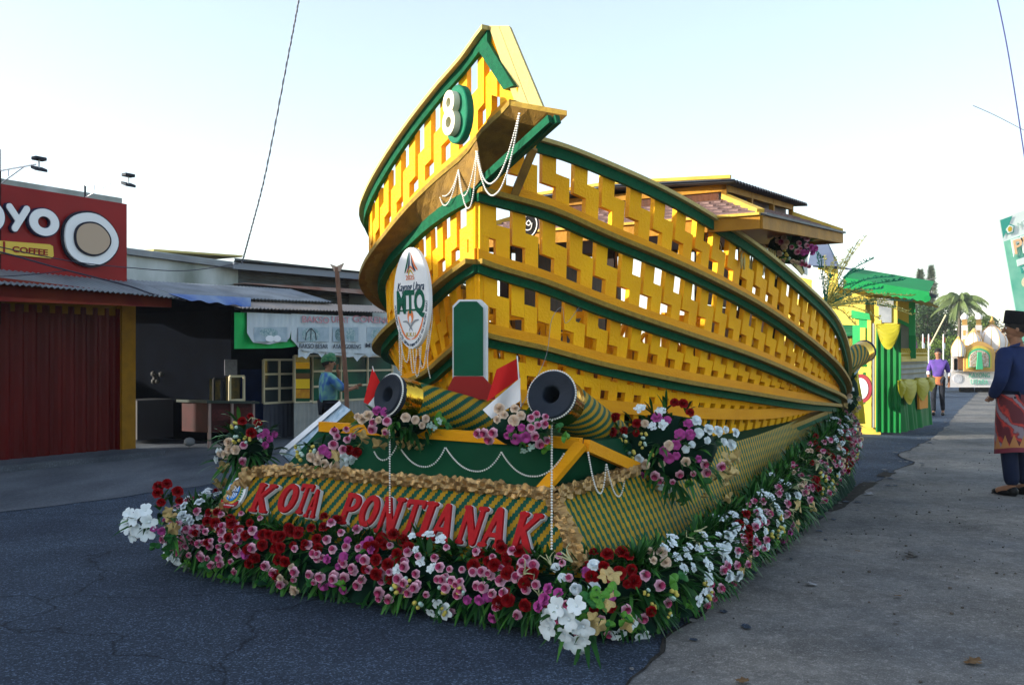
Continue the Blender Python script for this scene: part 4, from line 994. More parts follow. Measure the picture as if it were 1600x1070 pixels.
v0, v1, u0, u1 = .08, 2.85, 2.70, 5.98
def eave(v, u, dz=0): return FL(v, u, ez(u) + dz)
# eave boards
for a, b in (((v0, u0), (v0, u1)), ((v0, u0), (v1, u0)), ((v1, u0), (v1, u1)), ((v0, u1), (v1, u1))):
    mb = MB(); mb.bar(eave(*a, -.045), eave(*b, -.045), .035, .10, HBR); mb.build('eave_board', parent=hs)
    mb = MB(); mb.bar(eave(*a, .015), eave(*b, .015), .09, .02, TIN if a[0] == v0 and b[0] == v0 else HYE); mb.build('eave_edge', parent=hs)
mb = MB(); mb.add([eave(v0 + .02, u0 + .02, -.06), eave(v1 - .02, u0 + .02, -.06), eave(v1 - .02, u1 - .02, -.06), eave(v0 + .02, u1 - .02, -.06)], [(0, 1, 2, 3)], WOODO); mb.build('soffit', parent=hs)
# lower roof: four slopes of overlapping scalloped shingle courses
iv0, iv1, iu0, iu1 = .52, 2.38, 3.25, 5.6; iz = lambda u: ez(u) + .20
cor = [(v0, u0), (v1, u0), (v1, u1), (v0, u1)]; icor = [(iv0, iu0), (iv1, iu0), (iv1, iu1), (iv0, iu1)]
for k in range(4):
    a, b = cor[k], cor[(k + 1) % 4]; c, d = icor[k], icor[(k + 1) % 4]
    A, B, C, D = eave(*a, .02), eave(*b, .02), FL(c[0], c[1], iz(c[1])), FL(d[0], d[1], iz(d[1]))
    for r in range(5):
        t0, t1 = r / 5, (r + 1.15) / 5; mb = MB(); n = int((B - A).length / .13); top = []; bot = []
        for i in range(n * 4 + 1):
            s_ = i / (n * 4); lo = A.lerp(B, s_).lerp(C.lerp(D, s_), max(0, t0 - .03 + .03 * abs(math.sin(s_ * n * math.pi)))); hi = A.lerp(B, s_).lerp(C.lerp(D, s_), min(1, t1)); bot.append(lo + UP * .022); top.append(hi + UP * .004)
        mb.grid([bot, top], SHG, smooth=False); mb.grid([[p - UP * .014 for p in bot], bot], SHG, smooth=False); mb.build('shingle_course', parent=hs)
for k in range(4):
    mb = MB(); mb.bar(eave(*cor[k], .035), FL(*icor[k], iz(icor[k][1]) + .03), .06, .04, HYE); mb.build('hip_board', parent=hs)
# clerestory with short posts, then the upper roof
uz = lambda u: 2.80 + .075 * (u - 3.25)
for (a, b) in (((iv0, iu0), (iv0, iu1)), ((iv0, iu0), (iv1, iu0)), ((iv1, iu0), (iv1, iu1))):
    for t in (0, .33, .66, 1):
        p = FL(lerp(a[0], b[0], t), lerp(a[1], b[1], t), 0); mb = MB(); zb = iz(lerp(a[1], b[1], t)); mb.box(p + UP * (zb + .085), EV * .022, EU * .022, UP * .085, HBR); mb.build('short_post', parent=hs)
    mb = MB(); mb.add([FL(*a, iz(a[1])) + EV * .05, FL(*b, iz(b[1])) + EV * .05, FL(*b, uz(b[1])) + EV * .05, FL(*a, uz(a[1])) + EV * .05], [(0, 1, 2, 3)], WOODB); mb.build('clerestory_wall', parent=hs)
    mb = MB(); mb.bar(FL(*a, uz(a[1]) + .01), FL(*b, uz(b[1]) + .01), .04, .06, HBR); mb.build('beam', parent=hs)
w0, w1, x0_, x1_ = .40, 2.5, 3.10, 5.85
mb = MB(); rows = []
for i in range(121):
    u = lerp(x0_, x1_, i / 120); bump_ = .012 * math.sin(i * 1.57)
    rows.append([FL(w0, u, uz(u) + .05 + bump_), FL((w0 + w1) / 2, u, uz(u) + .10 + bump_), FL(w1, u, uz(u) + .05 + bump_)])
mb.grid(rows, TIN); mb.grid([[p - UP * .012 for p in r] for r in rows], TIN, flip=True); mb.build('upper_roof', parent=hs)
mb = MB(); mb.bar(FL(w0 + .02, x0_ - .02, uz(x0_) + .075), FL((w0 + w1) / 2, x0_ - .02, uz(x0_) + .125), .04, .028, HYE); mb.build('barge_board', parent=hs)
mb = MB(); mb.bar(FL(w1 - .02, x0_ - .02, uz(x0_) + .075), FL((w0 + w1) / 2, x0_ - .02, uz(x0_) + .125), .04, .028, HYE); mb.build('barge_board', parent=hs)
# porch roof at the front end, seen above the rail
mb = MB(); q = [P(893, 318, 8.3), P(1068, 304, 8.0), P(1092, 298, 8.6), P(1078, 293, 9.4)]
mb.bar(P(1075, 297, 8.1), P(893, 322, 8.9), .10, .05, HYE); mb.build('porch_beam', parent=hs)
mb = MB(); mb.bar(P(1148, 296, 7.95), P(1060, 311, 8.4), .05, .04, HYE); mb.build('porch_beam', parent=hs)
# walls and posts
wv0, wv1, wu0, wu1 = .66, 2.5, 3.05, 5.5
for (v, u) in ((wv0, wu0), (wv0, wu1), (wv1, wu0), (wv1, wu1), (wv0, 4.3), (1.45, wu0)):
    mb = MB(); mb.box(FL(v, u, 1.72), EV * .04, EU * .04, UP * .72, DARKW); mb.build('corner_post', parent=hs)
    mb = MB(); mb.box(FL(v - .045, u, 1.72), EV * .004, EU * .012, UP * .70, HBR); mb.build('post_trim', parent=hs)
def planks(a, b, z0, z1, m, w=.10):
    A, B = FL(*a, 0), FL(*b, 0); n = max(1, int((B - A).length / w)); e = (B - A) / n; nn_ = e.cross(UP).normalized()
    for i in range(n):
        mb = MB(); mb.box(A + e * (i + .5) + UP * ((z0 + z1) / 2) + nn_ * rnd.uniform(-.002, .003), e * .47, nn_ * .01, UP * (z1 - z0) / 2, m); mb.build('wall_plank', parent=hs)
planks((wv0 + .05, wu0 + .06), (wv0 + .05, wu1 - .06), 1.03, 1.85, WOODO, .12); planks((wv0 + .05, wu0 + .06), (wv0 + .05, 4.2), 1.86, 2.3, WOODB, .12)
planks((wv0 + .06, wu0 + .05), (wv1 - .06, wu0 + .05), 1.03, 1.5, WOODO, .12)
mb = MB(); mb.add([FL(wv1 - .1, wu0, 1.03), FL(wv1 - .1, wu1, 1.03), FL(wv1 - .1, wu1, 2.45), FL(wv1 - .1, wu0, 2.45)], [(0, 1, 2, 3)], WOODB); mb.build('far_wall', parent=hs)
# diamond trim under the eave and dark lattice
mb = MB()
for i in range(16):
    for r in range(2):
        u = 3.12 + i * .075 + r * .037; c = FL(.36, u, 2.32 - r * .13); mb.slab([c + EU * .024, c + UP * .065, c - EU * .024, c - UP * .065], -EV * .012, PALE)
mb.build('diamond_trim', parent=hs)
DOW = mat('calligraphy_white', (.75, .75, .75), None)
def black_disc(c, r, nrm, label):
    t = thing('calligraphy_disc', label, 'disc', c, 'black round calligraphy plaques'); xd = nrm.cross(UP).normalized()
    mb = MB(); disc(mb, c, xd, UP, r, r, BLACK, 0, 28, .012, nrm); mb.build('plate', parent=t)
    mb = MB(); rows = [[c + nrm * .014 + (xd * math.cos(a) + UP * math.sin(a)) * (r * q) for q in (.86, .93)] for a in [2 * math.pi * k / 28 for k in range(29)]]; mb.grid(rows, DOW); mb.build('ring', parent=t)
    mb = MB(); S_ = lambda x, y: c + nrm * .016 + xd * x * r + UP * y * r
    for cu in ([(-.55, .1), (-.45, -.3), (-.1, -.35), (.1, -.05), (.15, .35)], [(.5, .45), (.42, -.1), (.2, -.35), (.55, -.3)], [(-.3, .3), (-.1, .1), (-.3, -.05), (-.45, .1), (-.3, .3)], [(-.1, .55), (.2, .5), (.35, .65)]):
        mb.tube(catmull([S_(*q) for q in cu], 5), r * .045, 5, DOW)
    mb.build('calligraphy', parent=t)
black_disc(P(822, 352, 7.25), .115, -EU, 'black calligraphy plaque seen through the second lattice tier near the bow')
black_disc(FL(.60, 4.3, 2.15), .11, -EV, 'black calligraphy plaque on the house side, half hidden by the rail')
black_disc(P(1110, 388, 7.9), .10, (-EU - EV * .4).normalized(), 'black calligraphy plaque seen through the top lattice tier amidships')
# white scrollwork board beside the corner post
mb = MB(); mb.slab([P(1222, 400, 9.1), P(1262, 392, 9.5), P(1262, 430, 9.5), P(1250, 425, 9.4)], Vector((0, .02, 0)), WHITE); mb.build('scroll_board', parent=hs)
mb = MB(); mb.slab([P(1226, 396, 9.0), P(1254, 430, 9.3), P(1258, 424, 9.35), P(1234, 394, 9.05)], Vector((0, .03, 0)), PALE); mb.build('diagonal_brace', parent=hs)
bouquet('hanging bouquet of cream and pink roses under the eave of the boat house', 0, [('cream', 7, Z(-.5, .3, .5)), ('pink', 8, Z(.2, .2, .5)), ('magenta', 5, Z(.6, .0, .4)), ('cream', 4, Z(0, -.3, .5)), ('pink', 3, Z(.5, -.8, .3)), ('ivy', 4, Z(-.2, -.1, .6)), ('berry', 3, Z(-.3, -.5, .4))], (14, .14), .26, .19, P(1233, 388, 8.7), 9)
# low yellow openwork railing inside the boat
def railing(a, b, z0, z1, name, label):
    A, B = FL(*a, 0), FL(*b, 0); t = thing(name, label, 'railing', (A + B) / 2 + UP * z0, 'yellow openwork railings inside the boat'); e = (B - A); n = max(2, int(e.length / .30)); nn_ = e.cross(UP).normalized()
    for z in (z0, z1): mb = MB(); mb.bar(A + UP * z, B + UP * z, .03, .05, YEL); mb.build('rail', parent=t)
    for i in range(n):
        p, q = A + e * (i / n), A + e * ((i + 1) / n); mb = MB(); m_ = (p + q) / 2 + UP * (z0 + z1) / 2
        for x in (p, q):
            for z in (z0, z1): mb.bar(x + UP * z, m_, .03, .035, YEL)
        rr_ = [(m_ + (q - p) * .30 * math.cos(k * math.pi / 5) + UP * (z1 - z0) * .30 * math.sin(k * math.pi / 5)) for k in range(11)]
        mb.tube(rr_, .018, 5, YEL, smooth=False); mb.bar(m_ + UP * (z0 - z1) / 2, m_ + UP * (z1 - z0) / 2, .03, .03, YEL); mb.build('openwork', parent=t)
    for i in range(n + 1): mb = MB(); mb.box(A + e * (i / n) + UP * (z0 + z1) / 2, nn_ * .02, e.normalized() * .02, UP * ((z1 - z0) / 2 + .04), YEL); mb.build('post', parent=t)
railing((1.12, 1.9), (.66, 3.0), 1.08, 1.72, 'openwork_railing', 'yellow openwork railing inside the boat, right of the bow, seen through the lattice')
railing((.60, 3.0), (.48, 5.4), 1.08, 1.55, 'openwork_railing', 'yellow openwork railing inside the boat along the right of the house')
railing((2.2, 1.9), (1.15, 1.9), 1.08, 1.72, 'openwork_railing', 'yellow openwork railing inside the boat, crosswise behind the bow')

# ------------------------------------------------------------------ shops on the left
BD = Vector((.526, .851, 0)).normalized(); BP = Vector((-5.62, 13.6, 0)); BN = Vector((BD.y, -BD.x, 0))
def B(x, y, d=0): return on_plane(x, y, BP + BN * d, BN)
def BZ(p, z): return Vector((p.x, p.y, z))
RSH = mat('shutter_red', (.095, .003, .003), (.060, .002, .002), 3, .4, bump=.15, bscale=8, stretch=(1, 1, .2)); RSG = mat('sign_red', (.25, .008, .010), (.20, .006, .008), 1.5, .35)
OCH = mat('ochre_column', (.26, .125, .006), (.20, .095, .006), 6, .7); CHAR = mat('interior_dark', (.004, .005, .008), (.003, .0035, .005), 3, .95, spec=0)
STAIN = mat('stained_wall', (.50, .54, .55), (.20, .23, .21), 1.3, .9, bump=.3, detail=10, stretch=(1, 1, .45)); ZINC = mat('zinc_roof', (.24, .27, .30), (.16, .18, .20), 3, .45, metal=.35, bump=.1)
ZRUST = mat('old_zinc', (.11, .13, .15), (.07, .065, .06), 1.8, .7, bump=.2, stretch=(1, 1, 3)); RUST = mat('rusty_zinc', (.22, .10, .07), (.30, .22, .18), 2.5, .7)
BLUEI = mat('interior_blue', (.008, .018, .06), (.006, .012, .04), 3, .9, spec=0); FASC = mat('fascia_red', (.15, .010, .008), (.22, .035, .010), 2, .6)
shop = thing('shop_building', 'red shop with closed folding shutter and ochre column on the left', 'shop', BP)
# shutter: real folds
mb = MB(); a, b = B(-160, 560, -.02), B(182, 560, -.02); n = int((b - a).length / .045); z0, z1 = .0, 2.12; pts = []
for i in range(n + 1): pts.append(a.lerp(b, i / n) + BN * (.016 * (1 if i % 4 in (0, 1) else -1)))
mb.grid([[BZ(p, .03), BZ(p, z1)] for p in pts], RSH, smooth=False); mb.build('folding_shutter', parent=shop)
mb = MB(); c = B(186, 560, .02); mb.box(BZ(c, 1.05), BD * .035, BN * .04, UP * 1.07, RSH); mb.build('shutter_post', parent=shop)
c = B(195.5, 560, 0.02); mb = MB(); mb.box(BZ(c, 1.1), BD * .112, BN * .09, UP * 1.1, OCH); mb.build('column', parent=shop)
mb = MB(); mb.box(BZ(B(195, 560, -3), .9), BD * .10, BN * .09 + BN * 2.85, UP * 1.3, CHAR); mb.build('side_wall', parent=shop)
mb = MB(); mb.box(BZ(a.lerp(c, .5), 2.32) - BN * .08, (c - a) / 2, BN * .05, UP * .30, OCH); mb.build('header_wall', parent=shop)
mb = MB(); mb.box(BZ(a.lerp(c, .5), 3.0) - BN * .12, (c - a) / 2, BN * .05, UP * .75, STAIN); mb.build('upper_wall', parent=shop)
mb = MB(); mb.box(BZ(a.lerp(c, .5), 0.03) + BN * .2, (c - a) / 2 + BD * .15, BN * .5, UP * .05, CONC); mb.build('threshold', parent=shop)
# sign board
sg = thing('shop_sign', 'big red shop sign with white letters and a yellow strip above the shutter', 'sign', B(198, 446, .35))
sd_ = .35; s0, s1 = B(-160, 400, sd_), B(198.5, 400, sd_); zt_ = B(198.5, 319, sd_).z; zb_ = B(198.5, 452, sd_).z - .1; zt0 = B(0, 287, sd_).z
mb = MB(); q = [BZ(s0, zb_), BZ(s1, zb_), BZ(s1, zt_), BZ(s0, zt0 + (zt0 - zt_) * .6)]; mb.slab(q, -BN * .25, RSG); mb.build('sign_panel', parent=sg, bevel=.004)
mb = MB(); mb.box(B(1, 370, sd_ + .002), BD * .005, BN * .002, UP * 1.1, BLACK); mb.build('panel_joint', parent=sg)
def stext(x0, x1, ym, hpx, s_, m, name, off=.004, d=sd_, ext=.03, pitch=True):
    p0, p1 = B(x0, ym, d), B(x1, ym, d); c = (p0 + p1) / 2; tm = text(s_, Vector((0, 0, 0)), Vector((1, 0, 0)), Vector((0, 1, 0)), Vector((0, 0, 1)), 1, 0, off=off)
    w = max(v.x for v in tm.v) - min(v.x for v in tm.v); h = max(v.y for v in tm.v) - min(v.y for v in tm.v); W_ = (p1 - p0).length; H_ = hpx * c.y / F
    return text(s_, c + BN * (ext + .004), BD * (W_ / w), UP * (H_ / h), BN, 1, ext, off=off)
LW = mat('sign_white', (.72, .74, .78), None, rough=.4)
def blob(fs, x0, x1, y0, y1, name, m=LW):
    p0, p1 = B(x0, (y0 + y1) / 2, sd_), B(x1, (y0 + y1) / 2, sd_); w = (p1 - p0).length; h = (y1 - y0) * (p0.y + p1.y) / 2 / F; o = BZ(p0, B((x0 + x1) / 2, y1, sd_).z)
    lp = sdf_loops(lambda x, y: min(f(x, y) for f in fs), -.3, 1.4, -.2, 1.2, 46)
    lb = sdf_loops(lambda x, y: min(f(x, y) for f in fs) - .035, -.3, 1.4, -.25, 1.25, 46)
    k = poly2d(lb, o + BN * .03, BD * w, UP * h, BN, .028).build('letter_edge', mat('sign_navy', (.02, .02, .06), None), parent=sg)
    poly2d(lp, o + BN * .062, BD * w, UP * h, BN, .012).build(name, m, parent=k)
blob([ring(.5, .5, .36, .36, .14, .14)], -40, 2, 315, 362, 'letter')
blob([capsule(.14, .86, .13, .5, .42, .13), capsule(.86, .86, .13, .36, .10, .13)], 5, 42, 320, 362, 'letter')
blob([ring(.5, .5, .36, .36, .14, .14)], 41, 87, 327, 369, 'letter')
mb = MB(); pl = [(x, y) for x, y in ((-40, 373), (78, 382), (83, 385), (84, 400), (80, 404), (-40, 392))]; mb.slab([B(x, y, sd_ + .03) for x, y in pl], -BN * .03, mat('sign_yellow', (.62, .44, .07), None, rough=.4)); yp = mb.build('yellow_strip', parent=sg)
stext(19, 74, 392.5, 9.5, 'COFFEE', RSG, '', d=sd_ + .03, ext=.003, off=.02).build('lettering', RSG, parent=sg)
mb = MB(); mb.box(B(6.5, 386, sd_ + .035), BD * .012, BN * .004, UP * .07, RSG); mb.build('divider', parent=sg)
# plain round badge in place of the cartoon face
bcn = B(139, 374, sd_ + .03); pd = lambda rx, ry, m, off, nm: (lambda mb: (mb.slab([bcn + BD * rx * math.cos(t) * (1 + .04 * math.cos(3 * t)) + UP * ry * math.sin(t) + BN * off for t in [2 * math.pi * k / 40 for k in range(40)]], BN * .03, m), mb.build(nm, parent=sg)))(MB())
pd(.43, .385, mat('sign_black', (.015, .016, .03), None), 0, 'badge_rim'); pd(.40, .355, LW, .03, 'badge_face'); pd(.275, .235, mat('sign_black', (.015, .016, .03), None), .055, 'badge_inner_rim'); pd(.25, .21, mat('sign_tan', (.42, .32, .24), None), .062, 'badge_centre')
# floodlights on arms above the sign
for x, y, xb, yb in ((64, 260, 0, 286), (203, 285, 133, 307)):
    l_ = thing('sign_lamp', 'floodlight on a thin arm above the red sign, %s' % ('the left one' if x < 100 else 'the right one'), 'lamp', B(xb, yb, sd_ - .1), 'floodlights above the red sign')
    base = B(xb, yb + 2, sd_ - .1); k = base + UP * .17; tip = on_plane(x - 8, y - 3, BP + BN * 1.3, BN)
    mb = MB(); mb.bar(base - UP * .1, k, .02, .02, DGREY); mb.bar(k, tip, .014, .014, WHITE); mb.bar(base, k.lerp(tip, .7), .01, .01, WHITE); mb.bar(k.lerp(tip, .25), k.lerp(tip, .25) - UP * .09, .01, .01, WHITE); mb.build('arm', parent=l_)
    mb = MB(); c = tip + (tip - k).normalized() * .09; mb.box(c + UP * .06, BD * .07, BN * .05, UP * .020, DGREY); mb.box(c - UP * .06, BD * .075, BN * .055 - UP * .02, UP * .018, DGREY); mb.bar(c + UP * .05, c - UP * .07, .02, .02, WHITE); mb.build('lamp_head', parent=l_, bevel=.006)
# unseen shop block added left of the view to shade the foreground
nb = thing('added_shade_block', 'unseen plain shop block added beyond the left edge to shade the foreground', 'building', B(-170, 560, -.1))
e0 = B(-166, 560, .0) - BD * 1.1; mb = MB(); e1 = e0 - BD * 20; mb.slab([BZ(e0, 0), BZ(e1, 0), BZ(e1, 4.7), BZ(e0, 4.7)], -BN * 6, STAIN); mb.build('wall', parent=nb)  # gap before the block is shaped to let a strip of sun through
for k in range(4):
    p = e0 - BD * (2.5 + k * 4.6); mb = MB(); mb.box(BZ(p, 1.15) + BN * .03, BD * 1.7, BN * .03, UP * 1.15, RSH if k % 2 else ZRUST); mb.build('door', parent=nb)
    mb = MB(); mb.box(BZ(p, 3.3) + BN * .03, BD * .7, BN * .03, UP * .5, mat('dark_window', (.02, .025, .03), None, rough=.15)); mb.build('window', parent=nb)
# corrugated awnings
def corr(name, A, Bq, C, D, m, amp=.012, wl=.076, parent=None, lab=None, thick=.004):
    """A-B is the lower (eave) edge, D-C the upper edge; ribs run from eave to top"""
    n = int((Bq - A).length / wl * 4); mb = MB(); nr = (Bq - A).cross(D - A).normalized()
    rows = []
    for i in range(n + 1):
        t = i / n; o = nr * amp * math.sin(i * math.pi / 2); rows.append([A.lerp(Bq, t) + o, D.lerp(C, t) + o])
    mb.grid(rows, m); mb.grid([[p - nr * thick * (1 if nr.z > 0 else -1) for p in r] for r in rows], m, flip=True)
    return mb.build(name, parent=parent)
aw = thing('awning', 'long corrugated zinc awning over the shutter and the food stall', 'awning', B(205, 465, 1.2))
ya = 1.15
def ae(x, y, d=ya): return B(x, y, d)
for x0, x1, y0, y1 in ((-150, 60, 432, 447.5), (60, 205, 447.5, 459), (205, 280, 459, 466)):
    A, Bq = ae(x0, y0), ae(x1, y1); up_ = .36; corr('roof_sheet', A, Bq, Bq - BN * 1.0 + UP * (.30), A - BN * 1.0 + UP * (.30), ZINC, parent=aw)
A, Bq = ae(275, 461.5, .9), ae(520, 472, .9); corr('roof_sheet', A, Bq, Bq - BN * 1.0 + UP * .26, A - BN * 1.0 + UP * .26, ZINC, parent=aw)
A, Bq = ae(375, 481, 1.35), ae(640, 489, 1.35); corr('roof_sheet', A, Bq, Bq - BN * .6 + UP * .14, A - BN * .6 + UP * .14, mat('dusty_zinc', (.40, .33, .28), (.30, .27, .25), 2.5, .7), parent=aw)
mb = MB(); A, Bq = ae(-150, 448, 1.02), ae(268, 478, 1.02); mb.add([BZ(A, A.z - .04), BZ(Bq, Bq.z - .02), BZ(Bq, Bq.z + .12), BZ(A, A.z + .22)], [(0, 1, 2, 3)], FASC); mb.slab([BZ(A, A.z - .12), BZ(Bq, Bq.z - .02), BZ(Bq, Bq.z + .10), BZ(A, A.z + .12)], -BN * .03, FASC); mb.build('fascia', parent=aw)
mb = MB(); rows = []
for i in range(24):
    t = i / 23; x = lerp(292, 392, t); rows.append([ae(x, 468 + t * 12 + 1.5 * math.sin(i), 1.3), ae(x - 30 * (1 - t), 464 + t * 6, 1.1) + UP * .05])
mb.grid(rows, mat('blue_tarp', (.03, .09, .32), (.20, .27, .38), 2, .5)); t_ = mb.build('tarpaulin', loc=rows[0][0], label='blue and white plastic tarpaulin tucked over the edge of the zinc awning', cat='tarpaulin')
# stained wall building and zinc building behind
wb = thing('stained_building', 'low building with a pale water-stained wall right of the red sign', 'building', B(300, 450, -1.8))
mb = MB(); q = [B(192, 470, -1.6), B(372, 470, -1.6), B(372, 410, -1.6), B(192, 386, -1.6)]; mb.slab(q, -BN * 4, STAIN); mb.build('wall', parent=wb)
mb = MB(); q = [B(192, 396, -1.5), B(374, 420, -1.5), B(374, 411, -1.5), B(192, 387, -1.5)]; mb.slab(q, -BN * 4.5, mat('grey_cap', (.26, .28, .30), (.20, .21, .23), 3, .8)); mb.build('roof_edge', parent=wb)
mb = MB(); mb.slab([B(240, 392, -2.5), B(378, 402, -2.5), B(380, 399, -2.5), B(240, 389, -2.5)], -BN * 3, PALE); mb.build('roof_sheet', parent=wb)
zb = thing('zinc_building', 'weathered corrugated zinc building behind the food stall', 'building', B(480, 440, -1.5))
zA, zB2 = B(366, 470, -1.7), B(640, 500, -1.7)
mb = MB(); rows = []; zl, zr = B(372, 404, -1.7).z, B(640, 432, -1.7).z
for i in range(90):
    z = lerp(1.9, max(zl, zr) + .05, i / 89); o = BN * .014 * math.sin(i * 1.57); rows.append([BZ(zA, min(z, zl)) + o, BZ(zB2, min(z, zr)) + o])
mb.grid(rows, ZRUST); mb.build('wall', parent=zb)
corr('roof', B(370, 408, -1.2), B(650, 433, -1.2), B(650, 433, -5.2) + UP * .0, B(370, 408, -5.2) + UP * .0, mat('dark_zinc', (.12, .13, .15), (.09, .09, .10), 3, .7), parent=zb)
mb = MB(); mb.slab([B(366, 410, -1.25), B(650, 434, -1.25), B(650, 444, -1.25), B(366, 420, -1.25)], -BN * .04, mat('grey_fascia', (.20, .22, .26), None, rough=.7)); mb.build('roof_edge', parent=zb)
mb = MB(); mb.slab([B(383, 443, -1.0), B(640, 466, -1.0), B(640, 456, -1.3), B(383, 446, -1.3) + UP * .05], -BN * .3, RUST); mb.build('lean_to_sheet', parent=zb)
mb = MB(); mb.box(BZ(zA.lerp(zB2, .5), 1.9) - BN * 4, (zB2 - zA) / 2, BN * .05, UP * 1.4, ZRUST); mb.build('back_wall', parent=zb)
# stall interior and front
st = thing('food_stall', 'dark open food stall with half-glazed panels under the banner', 'stall', B(400, 690, 0))
mb = MB(); q0_, q1_ = B(203, 560, -3.2), B(760, 560, -3.2)
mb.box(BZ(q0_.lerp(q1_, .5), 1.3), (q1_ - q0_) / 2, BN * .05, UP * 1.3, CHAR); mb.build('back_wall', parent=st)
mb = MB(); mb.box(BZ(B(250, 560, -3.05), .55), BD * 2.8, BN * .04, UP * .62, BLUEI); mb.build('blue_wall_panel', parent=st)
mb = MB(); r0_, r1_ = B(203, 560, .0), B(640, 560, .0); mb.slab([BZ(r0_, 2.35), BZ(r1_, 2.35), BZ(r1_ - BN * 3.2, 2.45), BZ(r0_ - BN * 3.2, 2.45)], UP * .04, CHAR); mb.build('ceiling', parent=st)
FRM = mat('cream_frame', (.50, .44, .30), None, rough=.5); GLS = mat('dark_pane', (.02, .03, .035), None, rough=.08, spec=.5); CP = mat('pale_corrugated', (.26, .27, .26), (.20, .21, .21), 4, .5); CPD = mat('grey_corrugated', (.05, .055, .075), (.035, .04, .055), 4, .5)
def hp(x, ym, d): return B(x, ym, d)
def stallpanel(x0, x1, yt, ym, yb, cols, rows_, d, lower, pane_m=GLS, frame_m=FRM):
    f = []; 
    A, Bq = hp(x0, ym, d), hp(x1, ym, d); zt, zm, zb = B(x0, yt, d).z, B(x0, ym, d).z, .02
    corr('lower_panel', BZ(A, zb), BZ(Bq, zb), BZ(Bq, zm), BZ(A, zm), lower, .010, .10, st)
    for i in range(cols):
        for j in range(rows_):
            a0, a1 = A.lerp(Bq, i / cols), A.lerp(Bq, (i + 1) / cols); w0_, w1_ = lerp(zm, zt, j / rows_), lerp(zm, zt, (j + 1) / rows_)
            mb = MB(); mb.add([BZ(a0, w0_), BZ(a1, w0_), BZ(a1, w1_), BZ(a0, w1_)], [(0, 1, 2, 3)], pane_m); mb.build('pane', parent=st)
    mb = MB()
    for i in range(cols + 1): p = A.lerp(Bq, i / cols) + BN * .01; mb.bar(BZ(p, zm), BZ(p, zt), .045, .03, frame_m, up=BD)
    for j in range(rows_ + 1): z = lerp(zm, zt, j / rows_); mb.bar(BZ(A, z) + BN * .014, BZ(Bq, z) + BN * .014, .03, .035, frame_m)
    mb.build('window_frame', parent=st)
GL2 = mat('green_reflection_pane', (.02, .10, .06), (.015, .035, .035), 1.2, .1)
stallpanel(411, 459, 562, 630, 690, 2, 3, .05, CPD)
stallpanel(459, 487, 556, 628, 690, 1, 1, .35, CP); stallpanel(487, 612, 556, 628, 690, 3, 3, .35, CP, GL2)
# yellow woven cloths on display in the glass
for y0, y1, m in ((566, 576, YEL), (576, 583, GRNP), (583, 592, mat('striped_brown', (.12, .06, .02), None)), (592, 607, mat('cloth_yellow', (.70, .45, .01), None)), (608, 622, mat('cloth_orange', (.35, .13, .01), (.50, .25, .01), 9, .6)), (622, 627, GRNP)):
    mb = MB(); mb.add([B(462, y1, .38), B(484, y1, .38), B(484, y0, .38), B(462, y0, .38)], [(0, 1, 2, 3)], m); mb.build('display_cloth', parent=st)
# banner
bn2 = thing('stall_banner', 'white food stall banner with faded pictures of meatballs over a green cloth edge', 'banner', B(370, 490, 1.25))
BANW = mat('banner_white', (.52, .58, .62), (.44, .50, .55), 2, .7, stretch=(6, 6, 1)); BANG = mat('banner_green', (.02, .42, .10), (.015, .34, .08), 3, .6)
def bsheet(x0, x1, yt0, yt1, yb, m, name, d, nx=30, ny=6, ragged_=0, wav=.02):
    mb = MB(); rows = []
    for i in range(nx + 1):
        t = i / nx; x = lerp(x0, x1, t); yt = lerp(yt0, yt1, t); r = []
        yb_ = interp(yb, x) + (ragged_ * noise.noise(Vector((x * .25, 3, 0))) if ragged_ else 0)
        for j in range(ny + 1): r.append(B(x, lerp(yt, yb_, j / ny), d + wav * math.sin(x * .22 + j * .4)))
        rows.append(r)
    mb.grid(rows, m); return mb.build(name, parent=bn2)
bsheet(366, 462, 488, 492, [(366, 545), (440, 544), (470, 540)], BANG, 'green_cloth', 1.16)
bsheet(386, 460, 488, 491, [(386, 520), (395, 535), (420, 538), (445, 533), (452, 530), (456, 512), (460, 505)], BANW, 'white_sheet', 1.22)
bsheet(455, 650, 490, 498, [(455, 530), (462, 537), (470, 548), (640, 556)], BANW, 'white_sheet', 1.22, ragged_=0)
bsheet(466, 650, 545, 548, [(466, 560), (480, 552), (520, 556), (650, 560)], BANW, 'white_sheet', 1.20, ragged_=12)
def btext(x0, x1, ym, h, s_, m): stext(x0, x1, ym, h, s_, m, '', d=1.245, ext=.0015, off=.01).build('banner_text', m, parent=bn2)
FADE = mat('faded_red_print', (.50, .24, .28), None); INK = mat('banner_ink', (.06, .07, .09), None)
btext(472, 514, 500, 10, 'BAKSO', FADE); btext(518, 545, 500, 10, 'URAT', FADE); btext(551, 612, 500, 10, 'GORENG', FADE); btext(467, 512, 541, 7, 'BAKSO BESAR', INK); btext(520, 564, 541.5, 7, 'AYAM GORENG', INK); btext(571, 606, 540, 7, 'MIESSO', INK)
BT = mat('print_teal', (.14, .26, .28), (.40, .48, .50), 30, .7, detail=8); BGR = mat('print_teal_dark', (.05, .12, .13), (.22, .30, .32), 40, .7, detail=8); BP2 = mat('print_pale', (.36, .44, .50), (.28, .36, .42), 9, .7)
def bell(cx, cy, rx, ry, m, d=1.246, name='print'):
    c = B(cx, cy, d); k = c.y / F; mb = MB(); mb.add([c + BD * (rx * k * 1.35) * math.cos(t) + UP * (ry * k) * math.sin(t) for t in [2 * math.pi * q / 26 for q in range(26)]], [tuple(range(26))], m); mb.build(name, parent=bn2)
